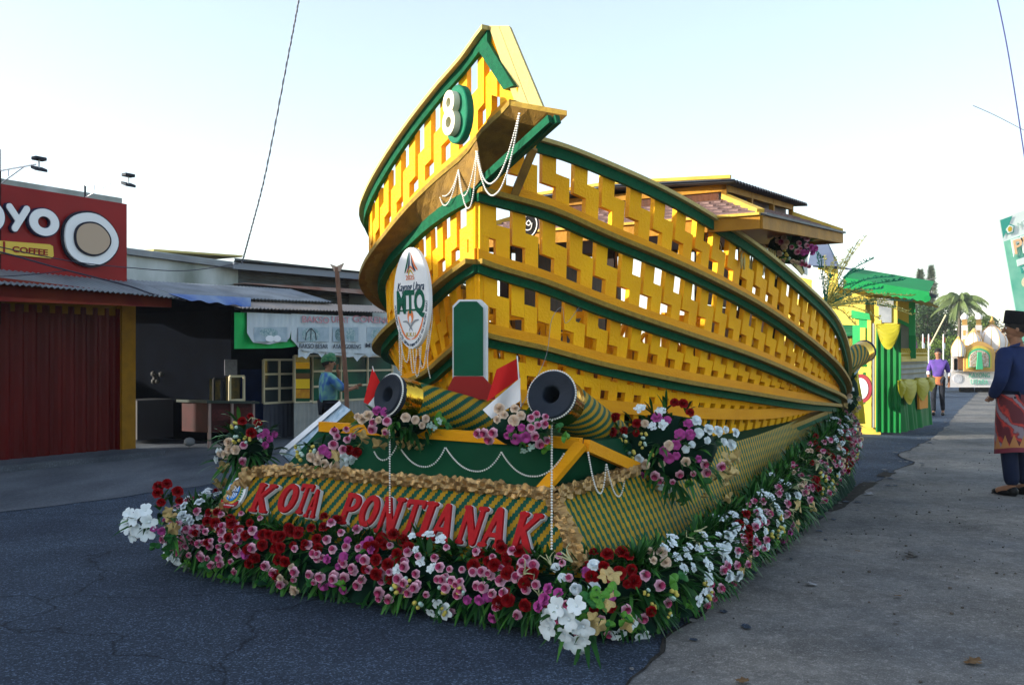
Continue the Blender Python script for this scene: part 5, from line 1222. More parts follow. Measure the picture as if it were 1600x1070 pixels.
for cx, w in ((423, 26), (490, 24), (540, 20), (590, 17)):
    mb = MB(); mb.add([B(cx - w, 534, 1.243), B(cx + w, 534, 1.243), B(cx + w, 511, 1.243), B(cx - w, 511, 1.243)], [(0, 1, 2, 3)], BP2); mb.build('print', parent=bn2)
bell(486, 523, 15, 11, BT); bell(420, 520, 14, 7, BT); bell(422, 529, 7, 5, LW, 1.249); bell(433, 529, 6, 5, LW, 1.249); bell(530, 523, 7, 10, BGR); bell(548, 523, 8, 10, BT); bell(590, 523, 12, 9, BT)
mb = MB()
for x in (-7, 0, 7): mb.tube([B(486 + x * .1, 513, 1.252), B(486 + x, 520, 1.252), B(486 + x * 1.2, 531, 1.252)], .008, 4, INK)
mb.build('print', parent=bn2)
# food cart
fc = thing('food_cart', 'red food cart with two glass cabinets in the dark of the stall', 'cart', B(360, 690, .2))
A, Bq = B(324, 660, .35), B(397, 660, .35); zt2 = B(324, 630, .35).z
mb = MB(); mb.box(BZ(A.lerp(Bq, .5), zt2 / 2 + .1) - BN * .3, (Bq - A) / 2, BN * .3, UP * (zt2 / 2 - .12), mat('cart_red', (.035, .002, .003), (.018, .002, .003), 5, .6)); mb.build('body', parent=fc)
mb = MB(); mb.box(BZ(A.lerp(Bq, .5), zt2) - BN * .3, (Bq - A) / 2 + BD * .06, BN * .36, UP * .02, mat('cart_top', (.03, .04, .035), None)); mb.build('top', parent=fc)
for t in (.03, .5, .97): p = A.lerp(Bq, t); mb = MB(); mb.box(BZ(p, zt2 / 2) + BN * .01, BD * .02, BN * .02, UP * zt2 / 2, mat('cart_post', (.25, .18, .16), None)); mb.build('leg', parent=fc)
for x0, x1, ym, m, hh in ((331, 360, 638, LW, .10), (366, 394, 638, LW, .06)):
    p, q = B(x0, ym, .37), B(x1, ym, .37); mb = MB()
    mb.add([BZ(p, zt2 - .28), BZ(q, zt2 - .28), BZ(q, zt2 - .10), BZ(p, zt2 - .10)], [(0, 1, 2, 3)], mat('cart_print', (.06, .01, .01), (.03, .002, .003), 30, .6)); mb.build('picture', parent=fc)
for x0, x1, y0, m in ((334, 351, 592, BLACK), (359, 381, 588, FRM)):
    p, q = B(x0, 629, .2), B(x1, 629, .2); zz = B(x0, y0, .2).z; mb = MB()
    for a_, b_ in ((BZ(p, zt2), BZ(p, zz)), (BZ(q, zt2), BZ(q, zz)), (BZ(p, zz), BZ(q, zz)), (BZ(p, zt2 + .02), BZ(q, zt2 + .02))): mb.bar(a_, b_, .035, .03, m, up=BN)
    mb.build('cabinet_frame', parent=fc)
    mb = MB(); mb.add([BZ(p, zt2) - BN * .1, BZ(q, zt2) - BN * .1, BZ(q, zz) - BN * .1, BZ(p, zz) - BN * .1], [(0, 1, 2, 3)], mat('cabinet_content', (.10, .07, .015), (.03, .03, .02), 9, .3)); mb.build('cabinet_glass', parent=fc)
mb = MB(); p = B(361, 574, .1); k = p.y / F; mb.slab([p + BD * -.13 - UP * .13, p + BD * .13 - UP * .13, p + BD * .13 + UP * .13, p - BD * .13 + UP * .13], -BN * .01, mat('notice_paper', (.16, .16, .18), (.12, .12, .14), 20, .8)); mb.build('wall_notice', loc=p, label='grey paper notice hanging behind the food cart cabinets', cat='notice')
# table, fan and ball in the dark
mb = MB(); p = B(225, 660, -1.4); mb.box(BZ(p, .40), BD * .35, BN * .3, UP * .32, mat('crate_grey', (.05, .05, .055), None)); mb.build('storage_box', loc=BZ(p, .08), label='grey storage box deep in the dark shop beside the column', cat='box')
mb = MB(); p = B(243, 590, -1.2)
for k in range(7): mb.ball(p + Vector((rnd.uniform(-.05, .1), 0, rnd.uniform(-.1, .2))), .05, 6, mat('dim_goods', (.06, .06, .06), None))
mb.build('hanging_goods', loc=p, label='dim bundle of goods hanging in the dark shop', cat='goods')
p = G(296, 690, .1); mb = MB(); mb.ball(p, .07, 10, mat('dim_pot', (.16, .17, .18), None), (1.3, 1.3, 1)); mb.build('cooking_pot', loc=p, label='small grey pot standing on the dark stall floor', cat='pot')

# ------------------------------------------------------------------ second float: green and yellow house on wheels
f2 = thing('green_float', 'green and yellow house-shaped parade float with draped cloth behind the boat float', 'parade float', Vector((7.06, 16.8, 0)))
A0 = Vector((6.95, 16.8, 0)); DF = EV.copy(); DS = Vector((.585, .811, 0)).normalized(); NF = Vector((DF.y, -DF.x, 0)); NF = NF if NF.y < 0 else -NF; NS = Vector((DS.y, -DS.x, 0))
def f2p(x, y, d=0): return on_plane(x, y, A0 + NF * d, NF)
def s2p(x, y, d=0): return on_plane(x, y, A0 + NS * d, NS)
LGR = mat('light_green_wall', (.035, .36, .11), (.03, .32, .10), 2, .6); LYE = mat('light_yellow_wall', (.66, .50, .09), (.58, .44, .07), 2, .6); RGR = mat('roof_green', (.008, .22, .06), (.007, .19, .05), 2, .5)
DRG = mat('drape_green', (.006, .14, .03), (.005, .11, .025), 2, .55); DRY = mat('drape_yellow', (.36, .33, .02), (.30, .27, .015), 3, .5); GREY = mat('float_grey', (.30, .31, .30), (.24, .25, .24), 3, .6); SPIRE = mat('spire_blue', (.10, .13, .20), (.08, .10, .16), 2, .6)
GFL = mat('gold_fence', (.45, .33, .04), None, rough=.4)
def q2(pts, m, name, f=f2p, d=0, th=.04, n=NF):
    mb = MB(); mb.slab([f(x, y, d) for x, y in pts], -n * th, m); return mb.build(name, parent=f2)
q2([(1240, 560), (1376, 560), (1376, 690), (1240, 690)], LYE, 'wall', d=-.05)
q2([(1240, 480), (1345, 480), (1345, 545), (1240, 545)], mat('inner_dark', (.008, .012, .010), None), 'dark_opening', d=-.1)
q2([(1240, 468), (1352, 462), (1352, 508), (1240, 508)], LYE, 'gable_wall')
q2([(1342, 495), (1358, 490), (1358, 560), (1332, 560), (1332, 508), (1342, 508)], LGR, 'green_pillar', d=.03)
q2([(1344, 512), (1352, 512), (1352, 560), (1344, 560)], LYE, 'pillar_inset', d=.06)
q2([(1330, 484), (1358, 490), (1360, 500), (1330, 497)], LGR, 'green_arch', d=.08)
q2([(1250, 433), (1330, 452), (1330, 500), (1250, 505)], LYE, 'upper_wall', d=-.6)
q2([(1322, 448), (1420, 462), (1420, 560), (1322, 520)], LYE, 'back_wall', f=f2p, d=-1.6)
for x0, x1 in ((1355, 1361), (1367, 1377)): q2([(x0, 500), (x1, 500), (x1, 668), (x0, 668)], LYE, 'pilaster', d=.06)
q2([(1362, 505), (1366, 505), (1366, 668), (1362, 668)], GREY, 'pilaster_groove', d=.04)
# roof strip with scalloped edge
def rp(x, y, d=.5): return f2p(x, y, d)
mb = MB(); top = []; bot = []
for i in range(61):
    t = i / 60; x = lerp(1318, 1452, t); top.append(on_plane(x, lerp(433, 456, t), A0 + NS * .35 if False else A0 + NF * .4, NF)); bot.append(on_plane(x, lerp(452, 474, t) - 2.5 * abs(math.sin(i * .55)), A0 + NF * .4, NF))
mb.grid([bot, top], RGR, smooth=False); mb.grid([top, [p - NF * .9 + UP * .25 for p in top]], RGR, smooth=False); mb.grid([[p - NF * 2 for p in bot], bot], LYE, smooth=False); mb.build('roof_valance', parent=f2)
mb = MB(); mb.tube([rp(1449, 466, .42), rp(1449, 466, .36)], .055, 14, RGR); mb.build('roof_end', parent=f2)
q2([(1450, 457), (1464, 461), (1462, 465), (1450, 467)], mat('dark_eave', (.08, .08, .10), None), 'eave', d=.2)
# window, posts
q2([(1366, 470), (1402, 470), (1402, 508), (1366, 508)], LYE, 'window_wall', d=.02)
q2([(1373, 479), (1393, 479), (1393, 504), (1373, 504)], mat('window_grey', (.30, .32, .34), (.20, .22, .24), 5, .3), 'window', d=.05)
q2([(1370, 466), (1396, 466), (1396, 478), (1370, 478)], GREY, 'window_top', d=.06)
q2([(1420, 464), (1430, 466), (1430, 560), (1420, 560)], LGR, 'corner_pillar', d=-.9)
q2([(1402, 497), (1421, 506), (1421, 512), (1402, 503)], LGR, 'green_trim', d=-.9)
q2([(1402, 504), (1421, 510), (1421, 560), (1402, 560)], GREY, 'side_wall', d=-1.0)
q2([(1420, 524), (1431, 524), (1431, 560), (1420, 560)], RGR, 'pillar_base', d=-.87)
# long green drapes: pleated sheets
def pleat(p0, p1, z0, z1, m, name, amp=.045, n=120, k=.75, nrm=NF, parent=f2, flare=.05):
    mb = MB(); rows = []
    for i in range(n + 1):
        t = i / n; b = p0.lerp(p1, t); a = math.sin(i * k * .6 + 7 * noise.noise(b * 1.1 + Vector((0, 0, 4)))) * (.5 + noise.noise(b * 3)); rows.append([BZ(b, lerp(z0, z1, j / 4)) + nrm * (a * amp * (1 - .5 * j / 4) + flare * (1 - j / 4)) for j in range(5)])
    mb.grid(rows, m); return mb.build(name, parent=parent)
zb2 = .06; fz = lambda x, y, d=.1: f2p(x, y, d).z
pleat(f2p(1369, 600, .1), f2p(1408, 600, .1), zb2, f2p(1390, 512, .1).z, DRG, 'green_drape', n=60)
pleat(s2p(1404, 600, .1), s2p(1452, 600, .1), zb2, s2p(1425, 612, .1).z, DRG, 'green_skirt', nrm=NS, n=90)
q2([(1408, 562), (1448, 560), (1448, 592), (1408, 596)], GREY, 'grey_panel', f=s2p, d=.05, n=NS)
for k in range(3): q2([(1408, 568 + 8 * k), (1448, 566 + 7.5 * k), (1448, 567.5 + 7.5 * k), (1408, 569.5 + 8 * k)], mat('panel_line', (.20, .17, .08), None), 'panel_line', f=s2p, d=.07, n=NS)
mb = MB()
for i in range(26):
    x = 1406 + i * 1.65; a, b = s2p(x, 562, .08), s2p(x, 546 + 3 * (i % 2), .08); mb.bar(a, b, .022, .02, GFL); mb.ball(b, .03, 6, GFL)
mb.bar(s2p(1406, 552, .08), s2p(1448, 552, .08), .03, .03, GFL); mb.bar(s2p(1406, 561, .08), s2p(1448, 560, .08), .05, .10, GFL); mb.build('gold_fence', parent=f2)
def swag(f, x0, x1, y0, ym, d, m=DRY, n=NF, yb=None, parent=f2, name='yellow_swag'):
    mb = MB(); rows = []
    for i in range(25):
        t = i / 24; e = (1 - (2 * t - 1) ** 2) ** .8; r = []
        for j in range(13):
            s_ = j / 12; y = lerp(y0, lerp(y0 + 3, ym, e), s_); r.append(f(lerp(x0, x1, t), y, d) + n * (.02 * math.sin(s_ * 34 + 3 * (2 * t - 1) ** 2) + .05 * e * math.sin(s_ * 3)))
        rows.append(r)
    mb.grid(rows, m); return mb.build(name, parent=parent)
swag(f2p, 1369, 1407, 506, 546, .25); swag(s2p, 1408, 1432, 592, 632, .2, n=NS); swag(s2p, 1430, 1452, 590, 626, .2, n=NS); swag(s2p, 1448, 1460, 589, 612, .2, n=NS); swag(s2p, 1404, 1412, 594, 622, .22, n=NS)
q2([(1436, 612), (1450, 610), (1450, 637), (1437, 639)], mat('orange_board', (.55, .22, .02), None), 'orange_board', f=s2p, d=.2, n=NS)
# dark green swags in the opening
mb = MB(); rows = []
for i in range(20):
    t = i / 19; rows.append([f2p(lerp(1262, 1332, t), lerp(506, 508, t) + s_ * lerp(30, 16, t) * 1.0, .0) + NF * .03 * math.sin(s_ * 22 + t * 3) for s_ in [j / 8 for j in range(9)]])
mb.grid(rows, mat('deep_green_drape', (.004, .07, .025), (.02, .14, .06), 6, .6)); mb.build('opening_drape', parent=f2)
# yellow panel with dots, drum, yellow cloth with sash
for x, y in ((1349, 571), (1353, 571), (1351, 584), (1350, 629)): mb = MB(); c = f2p(x, y, .02); mb.tube([c, c + NF * .03], .03, 10, DRG); mb.build('green_dot', parent=f2)
dr = thing('round_drum', 'red-rimmed white round drum leaning by the yellow panel of the green float', 'drum', f2p(1346, 607, .6))
c = f2p(1346, 607, .6); mb = MB(); xd = DF; rows = []
disc(mb, c, xd, UP, .19, .26, mat('drum_red', (.30, .04, .05), None), 0, 26, .10, NF); mb.build('drum_rim', parent=dr)
mb = MB(); disc(mb, c + NF * .10, xd, UP, .13, .19, WHITE, 0, 26, .01, NF); mb.build('drum_skin', parent=dr)
yc = thing('draped_yellow_cloth', 'yellow satin cloth with a pale blue sash draped on a stand behind the rear cannon', 'cloth', P(1330, 650, 12.5))
mb = MB(); rows = []
for i in range(25):
    t = i / 24; x0_, x1_ = 1308, 1346; rows.append([P(lerp(x0_ - 4 * s_ + 12 * (1 - s_), x1_ + 6 * s_ - 8 * (1 - s_), t), lerp(556, 662, s_), 12.4 - .10 * math.sin(t * 3.14)) + Vector((0, .03 * math.sin(t * 26 + s_ * 5), 0)) for s_ in [j / 8 for j in range(9)]])
mb.grid(rows, mat('yellow_satin', (.62, .50, .03), (.55, .42, .02), 3, .4)); mb.build('satin', parent=yc)
mb = MB(); a = catmull([P(1341, 560, 12.25), P(1344, 575, 12.2), P(1330, 592, 12.15), P(1318, 603, 12.2), P(1312, 612, 12.3)], 6)
mb.grid([[p, p + Vector((.02, 0, .055))] for p in a], mat('sash_blue', (.35, .50, .55), None)); mb.build('sash', parent=yc)
# tower with spire and white oval at the far left of the green float
q2([(1278, 418), (1309, 414), (1309, 470), (1278, 470)], LYE, 'tower_wall', d=-.3)
q2([(1270, 412), (1330, 419), (1330, 422), (1270, 417)], SPIRE, 'tower_eave', d=.05)
mb = MB(); ap = f2p(1277, 343, -.4); bs = [f2p(1262, 415, .2), f2p(1308, 416, .2), f2p(1312, 416, -1.6), f2p(1262, 415, -1.6)]
mb.add(bs + [ap], [(0, 1, 4), (1, 2, 4), (2, 3, 4), (3, 0, 4)], SPIRE); mb.build('spire', parent=f2)
mb = MB(); c = f2p(1282, 444, .2); disc(mb, c, DF, UP, .15, .27, WHITE, 0, 24, .03, NF); mb.build('oval_board', parent=f2)
mb = MB(); mb.box(f2p(1278, 470, -.5) - UP * 1.2, DF * .9, NF * .4, UP * 1.2, LYE); mb.build('tower_body', parent=f2)
mb = MB(); mb.box(Vector((6.9, 18.1, .55)) + EV * 1.0, EV * .9, EU * 1.1, UP * .3, BLACK); mb.build('chassis', parent=f2)
# tinsel spray in a green pot on the stern rail
ts = thing('tinsel_plant', 'tall spray of green and gold tinsel branches in a pot at the stern', 'decoration', P(1290, 500, 10.5))
TG = mat('tinsel_green', (.010, .16, .10), (.02, .26, .16), 50, .35, metal=.3); TY = mat('tinsel_gold', (.50, .42, .08), (.65, .58, .18), 50, .3, metal=.5)
mb = MB(); c = P(1290, 500, 10.5); mb.lathe(c, [(.0, 0), (.045, 0), (.055, .17), (.03, .17)], 14, GRN); mb.build('pot', parent=ts)
q = random.Random(5)
ends = [(1272, 380, 1), (1282, 398, 1), (1288, 400, 0), (1306, 402, 0), (1318, 405, 0), (1330, 388, 0), (1340, 378, 0), (1352, 370, 0), (1364, 404, 1), (1350, 420, 1), (1398, 432, 1), (1412, 437, 1), (1380, 450, 1), (1425, 462, 0), (1424, 470, 1), (1420, 486, 0), (1425, 492, 0), (1385, 470, 0), (1400, 480, 1), (1360, 455, 0), (1345, 440, 1), (1330, 470, 0), (1375, 498, 0), (1310, 460, 1), (1322, 440, 0), (1338, 508, 0), (1300, 430, 1), (1296, 418, 0)]
for i, (x, y, g_) in enumerate(ends):
    mb = MB(); m = TG if g_ else TY; Ye = 10.5 + q.uniform(-.6, .6); a = c + UP * .15; e = P(x, y, Ye); mid = a.lerp(e, .5) + UP * q.uniform(.02, .12); pts = catmull([a, mid, e], 16); mb.tube(pts, .005, 4, m, smooth=False)
    for p in pts[5:]:
        for k in range(3): d = Vector((q.uniform(-1, 1), q.uniform(-1, 1), q.uniform(-.4, 1))) * .036; s_ = Vector((d.z, 0, -d.x)) * .14; mb.add([p, p + d * .6 + s_, p + d, p + d * .6 - s_], [(0, 1, 2, 3)], m)
    mb.build('tinsel_branch', parent=ts)

# ------------------------------------------------------------------ white mosque float far down the road
YM = 38.0
def M_(x, y, d=0): return P(x, y, YM - d)
MW = mat('mosque_white', (.78, .74, .72), (.70, .66, .64), 1.2, .6); MO = mat('mosque_ochre', (.62, .38, .12), (.55, .32, .10), 1.5, .6); MG_ = mat('mosque_green', (.06, .40, .20), None, rough=.6); MD = mat('mosque_brown', (.20, .10, .05), None, rough=.7)
mq = thing('mosque_float', 'white mosque-shaped parade float with domes and minarets farther down the road', 'parade float', M_(1570, 606))
def mbox(x0, x1, y0, y1, d0, th, m, name):
    mb = MB(); a, b = M_(x0, y1, d0), M_(x1, y0, d0); k = Vector((.53 * th, th, 0)); w_ = Vector((b.x - a.x, 0, 0)); q = [a, a + w_, a + w_ + k, a + k]; mb.hexa(q, [p + UP * (b.z - a.z) for p in q], m); return mb.build(name, parent=mq)
mbox(1472, 1680, 579, 605, .05, 2.4, MW, 'base_board'); mbox(1472, 1474.5, 579, 605, .1, .2, MO, 'base_trim')
for x in (1511, 1536, 1640): 
    mb = MB(); c = M_(x, 608, -.2); mb.tube([c + Vector((0, -.1, 0)), c + Vector((0, .2, 0))], .20 * 1.25, 18, BLACK); w = mb.build('wheel', parent=mq)
mbox(1486, 1680, 545, 580, -.3, 1.6, MW, 'hall_wall')
def mdome(x, y0, y1, w, m=MW, d=0, name='dome', ribs=True):
    c = M_(x, y1, d); r = w / 2 * c.y / F; h = (y1 - y0) * c.y / F; mb = MB()
    mb.lathe(c, [(r * .88, 0), (r * 1.0, h * .16), (r * 1.02, h * .3), (r * .9, h * .5), (r * .62, h * .68), (r * .25, h * .84), (r * .06, h * .94), (.0, h)], 20, m); o = mb.build(name, parent=mq)
    if ribs:
        mb = MB()
        for k in range(12):
            a = 2 * math.pi * k / 12; mb.tube([c + Vector((math.cos(a) * r * q_, math.sin(a) * r * q_, h * z_)) for q_, z_ in ((.90, 0), (1.02, .16), (1.04, .3), (.92, .5), (.64, .68), (.27, .84), (.07, .95))], .012, 4, MO, smooth=False)
        mb.build('dome_rib', parent=o)
    return o
mdome(1497.5, 524, 557, 20, d=.3); mbox(1488, 1507, 557, 580, .3, .5, MW, 'corner_tower')
for i in range(2):
    for j in range(2): mbox(1490.5 + i * 8, 1495.5 + i * 8, 560, 578, .34, .03, MO, 'lattice_window')
mdome(1512 + 10, 512, 540, 44 * .52, d=-.4); mbox(1504, 1542 - 2, 539, 547, -.1, 1.0, MO, 'drum_band')
mdome(1521, 515, 541, 24, d=-.2)
mb = MB(); mb.tube([M_(1494 + 0, 500, 0), M_(1494, 520, 0)], .02, 6, WHITE)
for x in (1506, 1527 + 0):
    pass
mdome(1494 + 0, 512, 516, 2, ribs=False)
for x, d in ((1507, -.5), (1529, -.5)):
    mbox(x - 5, x + 5, 508, 550, d, .45, MW, 'minaret'); mbox(x - 4, x + 4, 498, 508, d, .4, MO, 'minaret_gallery'); mdome(x, 488, 499, 11, d=d + .2, ribs=False, name='minaret_cap')
    for yy in (516, 530): mbox(x - 2, x + 2, yy, yy + 8, d + .03, .02, MO, 'niche')
mdome(1550, 503, 546, 44, d=-.6); mbox(1530, 1574, 545, 551, -.5, 1.5, MO, 'drum_band'); mdome(1588, 508, 538, 22, d=-.4); mbox(1576, 1602, 537, 560, -.3, .8, MO, 'drum_band')
mb = MB(); c = M_(1550, 503, -.6); mb.lathe(c + UP * -.04, [(.10, 0), (.12, .05), (.05, .12), (.04, .2), (.0, .32)], 10, MO); mb.build('finial', parent=mq)
# big arch on the front
def arch(x0, x1, y0, y1, d, m, name, n=14, parent=mq):
    pts = [M_(x0, y1, d), M_(x1, y1, d)]; cx = (x0 + x1) / 2; ym = lerp(y0, y1, .45)
    for i in range(n + 1):
        a = math.pi * i / n; x = cx + (x1 - x0) / 2 * math.cos(a); k = math.sin(a); pts.append(M_(x, ym - (ym - y0) * (k ** .9 * .9 + .1 * k ** 8), d))
    mb = MB(); mb.slab(pts, Vector((0, .05, 0)), m); return mb.build(name, parent=parent)
arch(1506, 1555, 533, 580, .40, MO, 'great_arch'); arch(1511, 1550, 540, 576, .47, LYE, 'arch_inner'); arch(1514, 1547, 544, 574, .53, MG_, 'arch_green'); arch(1516, 1545, 547, 573, .58, mat('arch_lattice', (.60, .55, .50), (.35, .20, .10), 14, .7), 'arch_lattice')
arch(1497, 1505, 550, 577, .35, MD, 'side_arch'); arch(1553, 1568, 545, 580, .32, MO, 'side_arch')
for x, y in ((1557, 552), (1563, 552), (1557, 560), (1563, 560), (1557, 568), (1563, 568)): mb = MB(); c = M_(x, y, .36); mb.tube([c, c + Vector((0, .05, 0))], .055, 10, MD); mb.build('round_hole', parent=mq)
mb = MB(); mb.slab([M_(1528, 550, .66), M_(1534, 550, .66), M_(1536, 577, .66), M_(1526, 577, .66)], Vector((0, .04, 0)), MG_); mb.build('plain_board', parent=mq)
mb = MB(); c = M_(1496.5, 591.5, .07); mb.tube([c, c + Vector((0, .03, 0))], .19, 22, mat('logo_grey', (.50, .50, .55), (.70, .70, .72), 20, .6)); mb.build('logo_disc', parent=mq)
KG = mat('kayong_green', (.20, .50, .38), None, rough=.6)
for s_, x, y, w in (('KAYONG', 1530.5, 586.5, 32), ('UTARA', 1530.5, 597, 27)):
    tm = text(s_, Vector((0, 0, 0)), Vector((1, 0, 0)), Vector((0, 1, 0)), Vector((0, 0, 1)), 1, 0); ww = max(v.x for v in tm.v) - min(v.x for v in tm.v); hh = max(v.y for v in tm.v) - min(v.y for v in tm.v)
    text(s_, M_(x, y, .08), Vector((w * YM / F / ww, 0, 0)), Vector((0, 0, 7.5 * YM / F / hh)), Vector((0, -1, 0)), 1, .01, off=.01).build('lettering', KG, parent=mq)
for i, x in enumerate((1442, 1451, 1474)):
    f = thing('roadside_flag', 'small red and white flag on a white pole, %s of the row before the bushes' % ('leftmost', 'middle', 'rightmost')[i], 'flag', M_(x, 600, 2), 'roadside flags before the bushes')
    mb = MB(); mb.tube([M_(x, 600, 2), M_(x, 522, 2)], .025, 5, WHITE); mb.build('pole', parent=f)
    mb = MB(); mb.slab([M_(x - 1, 524, 2), M_(x + 3, 528, 2), M_(x + 3, 536, 2), M_(x - 1, 532, 2)], Vector((0, .01, 0)), FLR); mb.build('red_half', parent=f)
    mb = MB(); mb.slab([M_(x - 1, 533, 2), M_(x + 3, 537, 2), M_(x + 3, 546, 2), M_(x - 1, 542, 2)], Vector((0, .01, 0)), FLW); mb.build('white_half', parent=f)
mb = MB(); mb.tube([M_(1453, 540, 3), M_(1478, 492, 3)], .03, 5, mat('bamboo', (.55, .48, .30), None)); mb.build('bamboo_pole', loc=M_(1453, 540, 3), label='long pale bamboo pole leaning above the young man in purple', cat='pole')

# ------------------------------------------------------------------ leaning event banner at the right edge
eb = thing('event_banner', 'tall leaning white and green event banner cut by the right edge of the picture', 'banner', P(1598, 620, 14))
YB = 14.0
ebx = (P(1640, 314, YB) - P(1560, 343, YB)).normalized(); eby = (P(1560, 343, YB) - P(1612, 640, YB)).normalized(); en = Vector((0, -1, 0)); eo = P(1560, 343, YB)
def eq(x, y, o=0): return eo + ebx * x - eby * y + en * o
EW = mat('event_white', (.74, .80, .78), (.66, .74, .71), 1.5, .6); EG = mat('event_green', (.10, .42, .30), (.25, .56, .42), 2.5, .6); EO = mat('event_orange', (.80, .50, .28), None, rough=.6); ER = mat('event_red', (.72, .25, .25), None, rough=.6); EGY = mat('event_print', (.35, .50, .46), None, rough=.6)
def er2(x0, x1, y0, y1, m, name, o): mb = MB(); mb.slab([eq(x0, y0, o), eq(x1, y0, o), eq(x1, y1, o), eq(x0, y1, o)], -en * .004, m); mb.build(name, parent=eb)
er2(0, 1.1, 0, 2.4, EW, 'banner_sheet', 0); er2(.02, 1.1, .35, 2.38, EG, 'green_field', .006)
mb = MB(); mb.slab([eq(.02, .02, .008), eq(.22, .02, .008), eq(.02, .30, .008)], en * .001, mat('event_teal', (.05, .32, .26), None)); mb.build('corner_triangle', parent=eb)
mb = MB(); c = eq(.14, .20, .012); mb.slab([c + ebx * .085 * math.cos(a) + eby * .085 * math.sin(a) for a in [math.pi / 2 + 2 * math.pi * k / 5 for k in range(5)]], en * .002, mat('event_teal', (.05, .32, .26), None)); mb.slab([c + en * .003 + ebx * .065 * math.cos(a) + eby * .065 * math.sin(a) for a in [math.pi / 2 + 2 * math.pi * k / 5 for k in range(5)]], en * .002, EW); disc(mb, c, ebx, eby, .035, .04, GY, .006, 14, .001, en); mb.build('crest', parent=eb)
text('MTQ', eq(.26, .20, .012), ebx, eby, en, .13, .001, align='LEFT').build('banner_text', EGY, parent=eb)
text('PN', eq(.13, .50, .022), ebx, eby, en, .30, .004, align='LEFT', off=.03).build('banner_text', EW, parent=eb); text('PN', eq(.13, .50, .030), ebx, eby, en, .30, .001, align='LEFT', off=.004).build('banner_text', EO, parent=eb)
er2(.16, .9, .68, .78, EW, 'white_strip', .012); er2(.20, .9, .80, .90, mat('event_teal', (.05, .32, .26), None), 'teal_strip', .012)
text('TINGKAT PROVINSI', eq(.22, .85, .018), ebx, eby, en, .08, .001, align='LEFT').build('banner_text', EW, parent=eb)
mb = MB(); disc(mb, eq(.26, 1.05), ebx, eby, .085, .085, mat('event_cream', (.78, .68, .45), None), .012, 20, .002, en); disc(mb, eq(.26, 1.03), ebx, eby, .03, .035, MD, .016, 12, .002, en); mb.build('trophy_badge', parent=eb)
er2(.35, 1.0, .98, 1.14, ER, 'red_strip', .012); er2(.20, 1.05, 1.18, 1.75, EW, 'white_panel', .014); er2(.20, 1.05, 1.82, 2.34, EW, 'white_panel', .014); er2(.30, .8, 1.16, 1.24, mat('event_teal', (.05, .32, .26), None), 'teal_tab', .018)
for k in range(4): er2(.28, .9, 1.32 + k * .10, 1.335 + k * .10, EGY, 'text_line', .02)
mb = MB(); mb.tube([eq(.04, 2.4, -.03), eq(.10, 3.4, -.03)], .02, 6, WHITE); mb.tube([eq(1.0, 0, -.03), eq(1.05, 3.4, -.03)], .02, 6, WHITE); mb.build('pole', parent=eb)

# ------------------------------------------------------------------ wires
WIRE = mat('dark_wire', (.03, .03, .05), None, rough=.6); WIRE2 = mat('pale_wire', (.25, .25, .27), None, rough=.6)
def wire(pts, r, m, lb, n=10):
    mb = MB(); c = catmull([Vector(p) for p in pts], n); mb.tube(c, r, 5, m); mb.build('overhead_wire', loc=c[0], label=lb, cat='wire', group='overhead wires')
wire([P(1545, -60, 16), P(1573, 70, 16), P(1600, 240, 16), P(1622, 400, 16)], .012, mat('blue_wire', (.05, .05, .16), None), 'thick dark blue cable slanting down at the top right corner')
wire([P(1520, 165, 20), P(1560, 183, 20), P(1640, 225, 20)], .009, WIRE2, 'thin grey cable crossing the blue cable at the upper right')
# twisted cable at top left
a = [P(475, -60, 13), P(467, 0, 13), P(448, 100, 13), P(415, 270, 13.2), P(392, 360, 13.4), P(378, 412, 13.5)]; c = catmull(a, 40); mb = MB()
for ph in (0, math.pi): mb.tube([p + Vector((math.cos(i * .9 + ph), 0, math.sin(i * .9 + ph) * .3)) * .008 for i, p in enumerate(c)], .007, 4, WIRE2 if ph else WIRE, smooth=False)
mb.build('overhead_wire', loc=c[0], label='twisted service cable hanging from the top left sky to the zinc roof', cat='wire', group='overhead wires')
wire([B(-60, 386, 1.0), B(0, 394, 1.0), B(95, 420, 1.0), B(198, 446, 1.1), B(240, 460, 1.1), B(290, 470, 1.1)], .011, WIRE, 'lower black cable crossing the red sign towards the blue tarpaulin')
wire([B(-60, 370, .9), B(0, 386, .9), B(110, 408, .8), B(198, 418, .6), B(290, 423, .2), B(372, 412, -.4)], .007, WIRE, 'upper black cable sagging across the red sign and the stained wall')
wire([B(-60, 430, 1.0), B(0, 432, 1.0), B(60, 428, 1.0), B(103, 423, 1.0)], .006, WIRE, 'short black cable along the bottom of the red sign')
wire([P(1440, 440, 60), P(1505, 423, 58), P(1573, 408, 50), P(1640, 392, 45)], .012, WIRE2, 'thin distant cable running behind the leaning banner')
wire([P(812, 640, 5.4), P(852, 560, 5.9), P(862, 500, 6.0), P(878, 480, 6.2), P(884, 505, 6.2), P(905, 480, 6.3)], .0016, WIRE2, 'fine loose wire dangling in front of the lattice behind the right cannon')

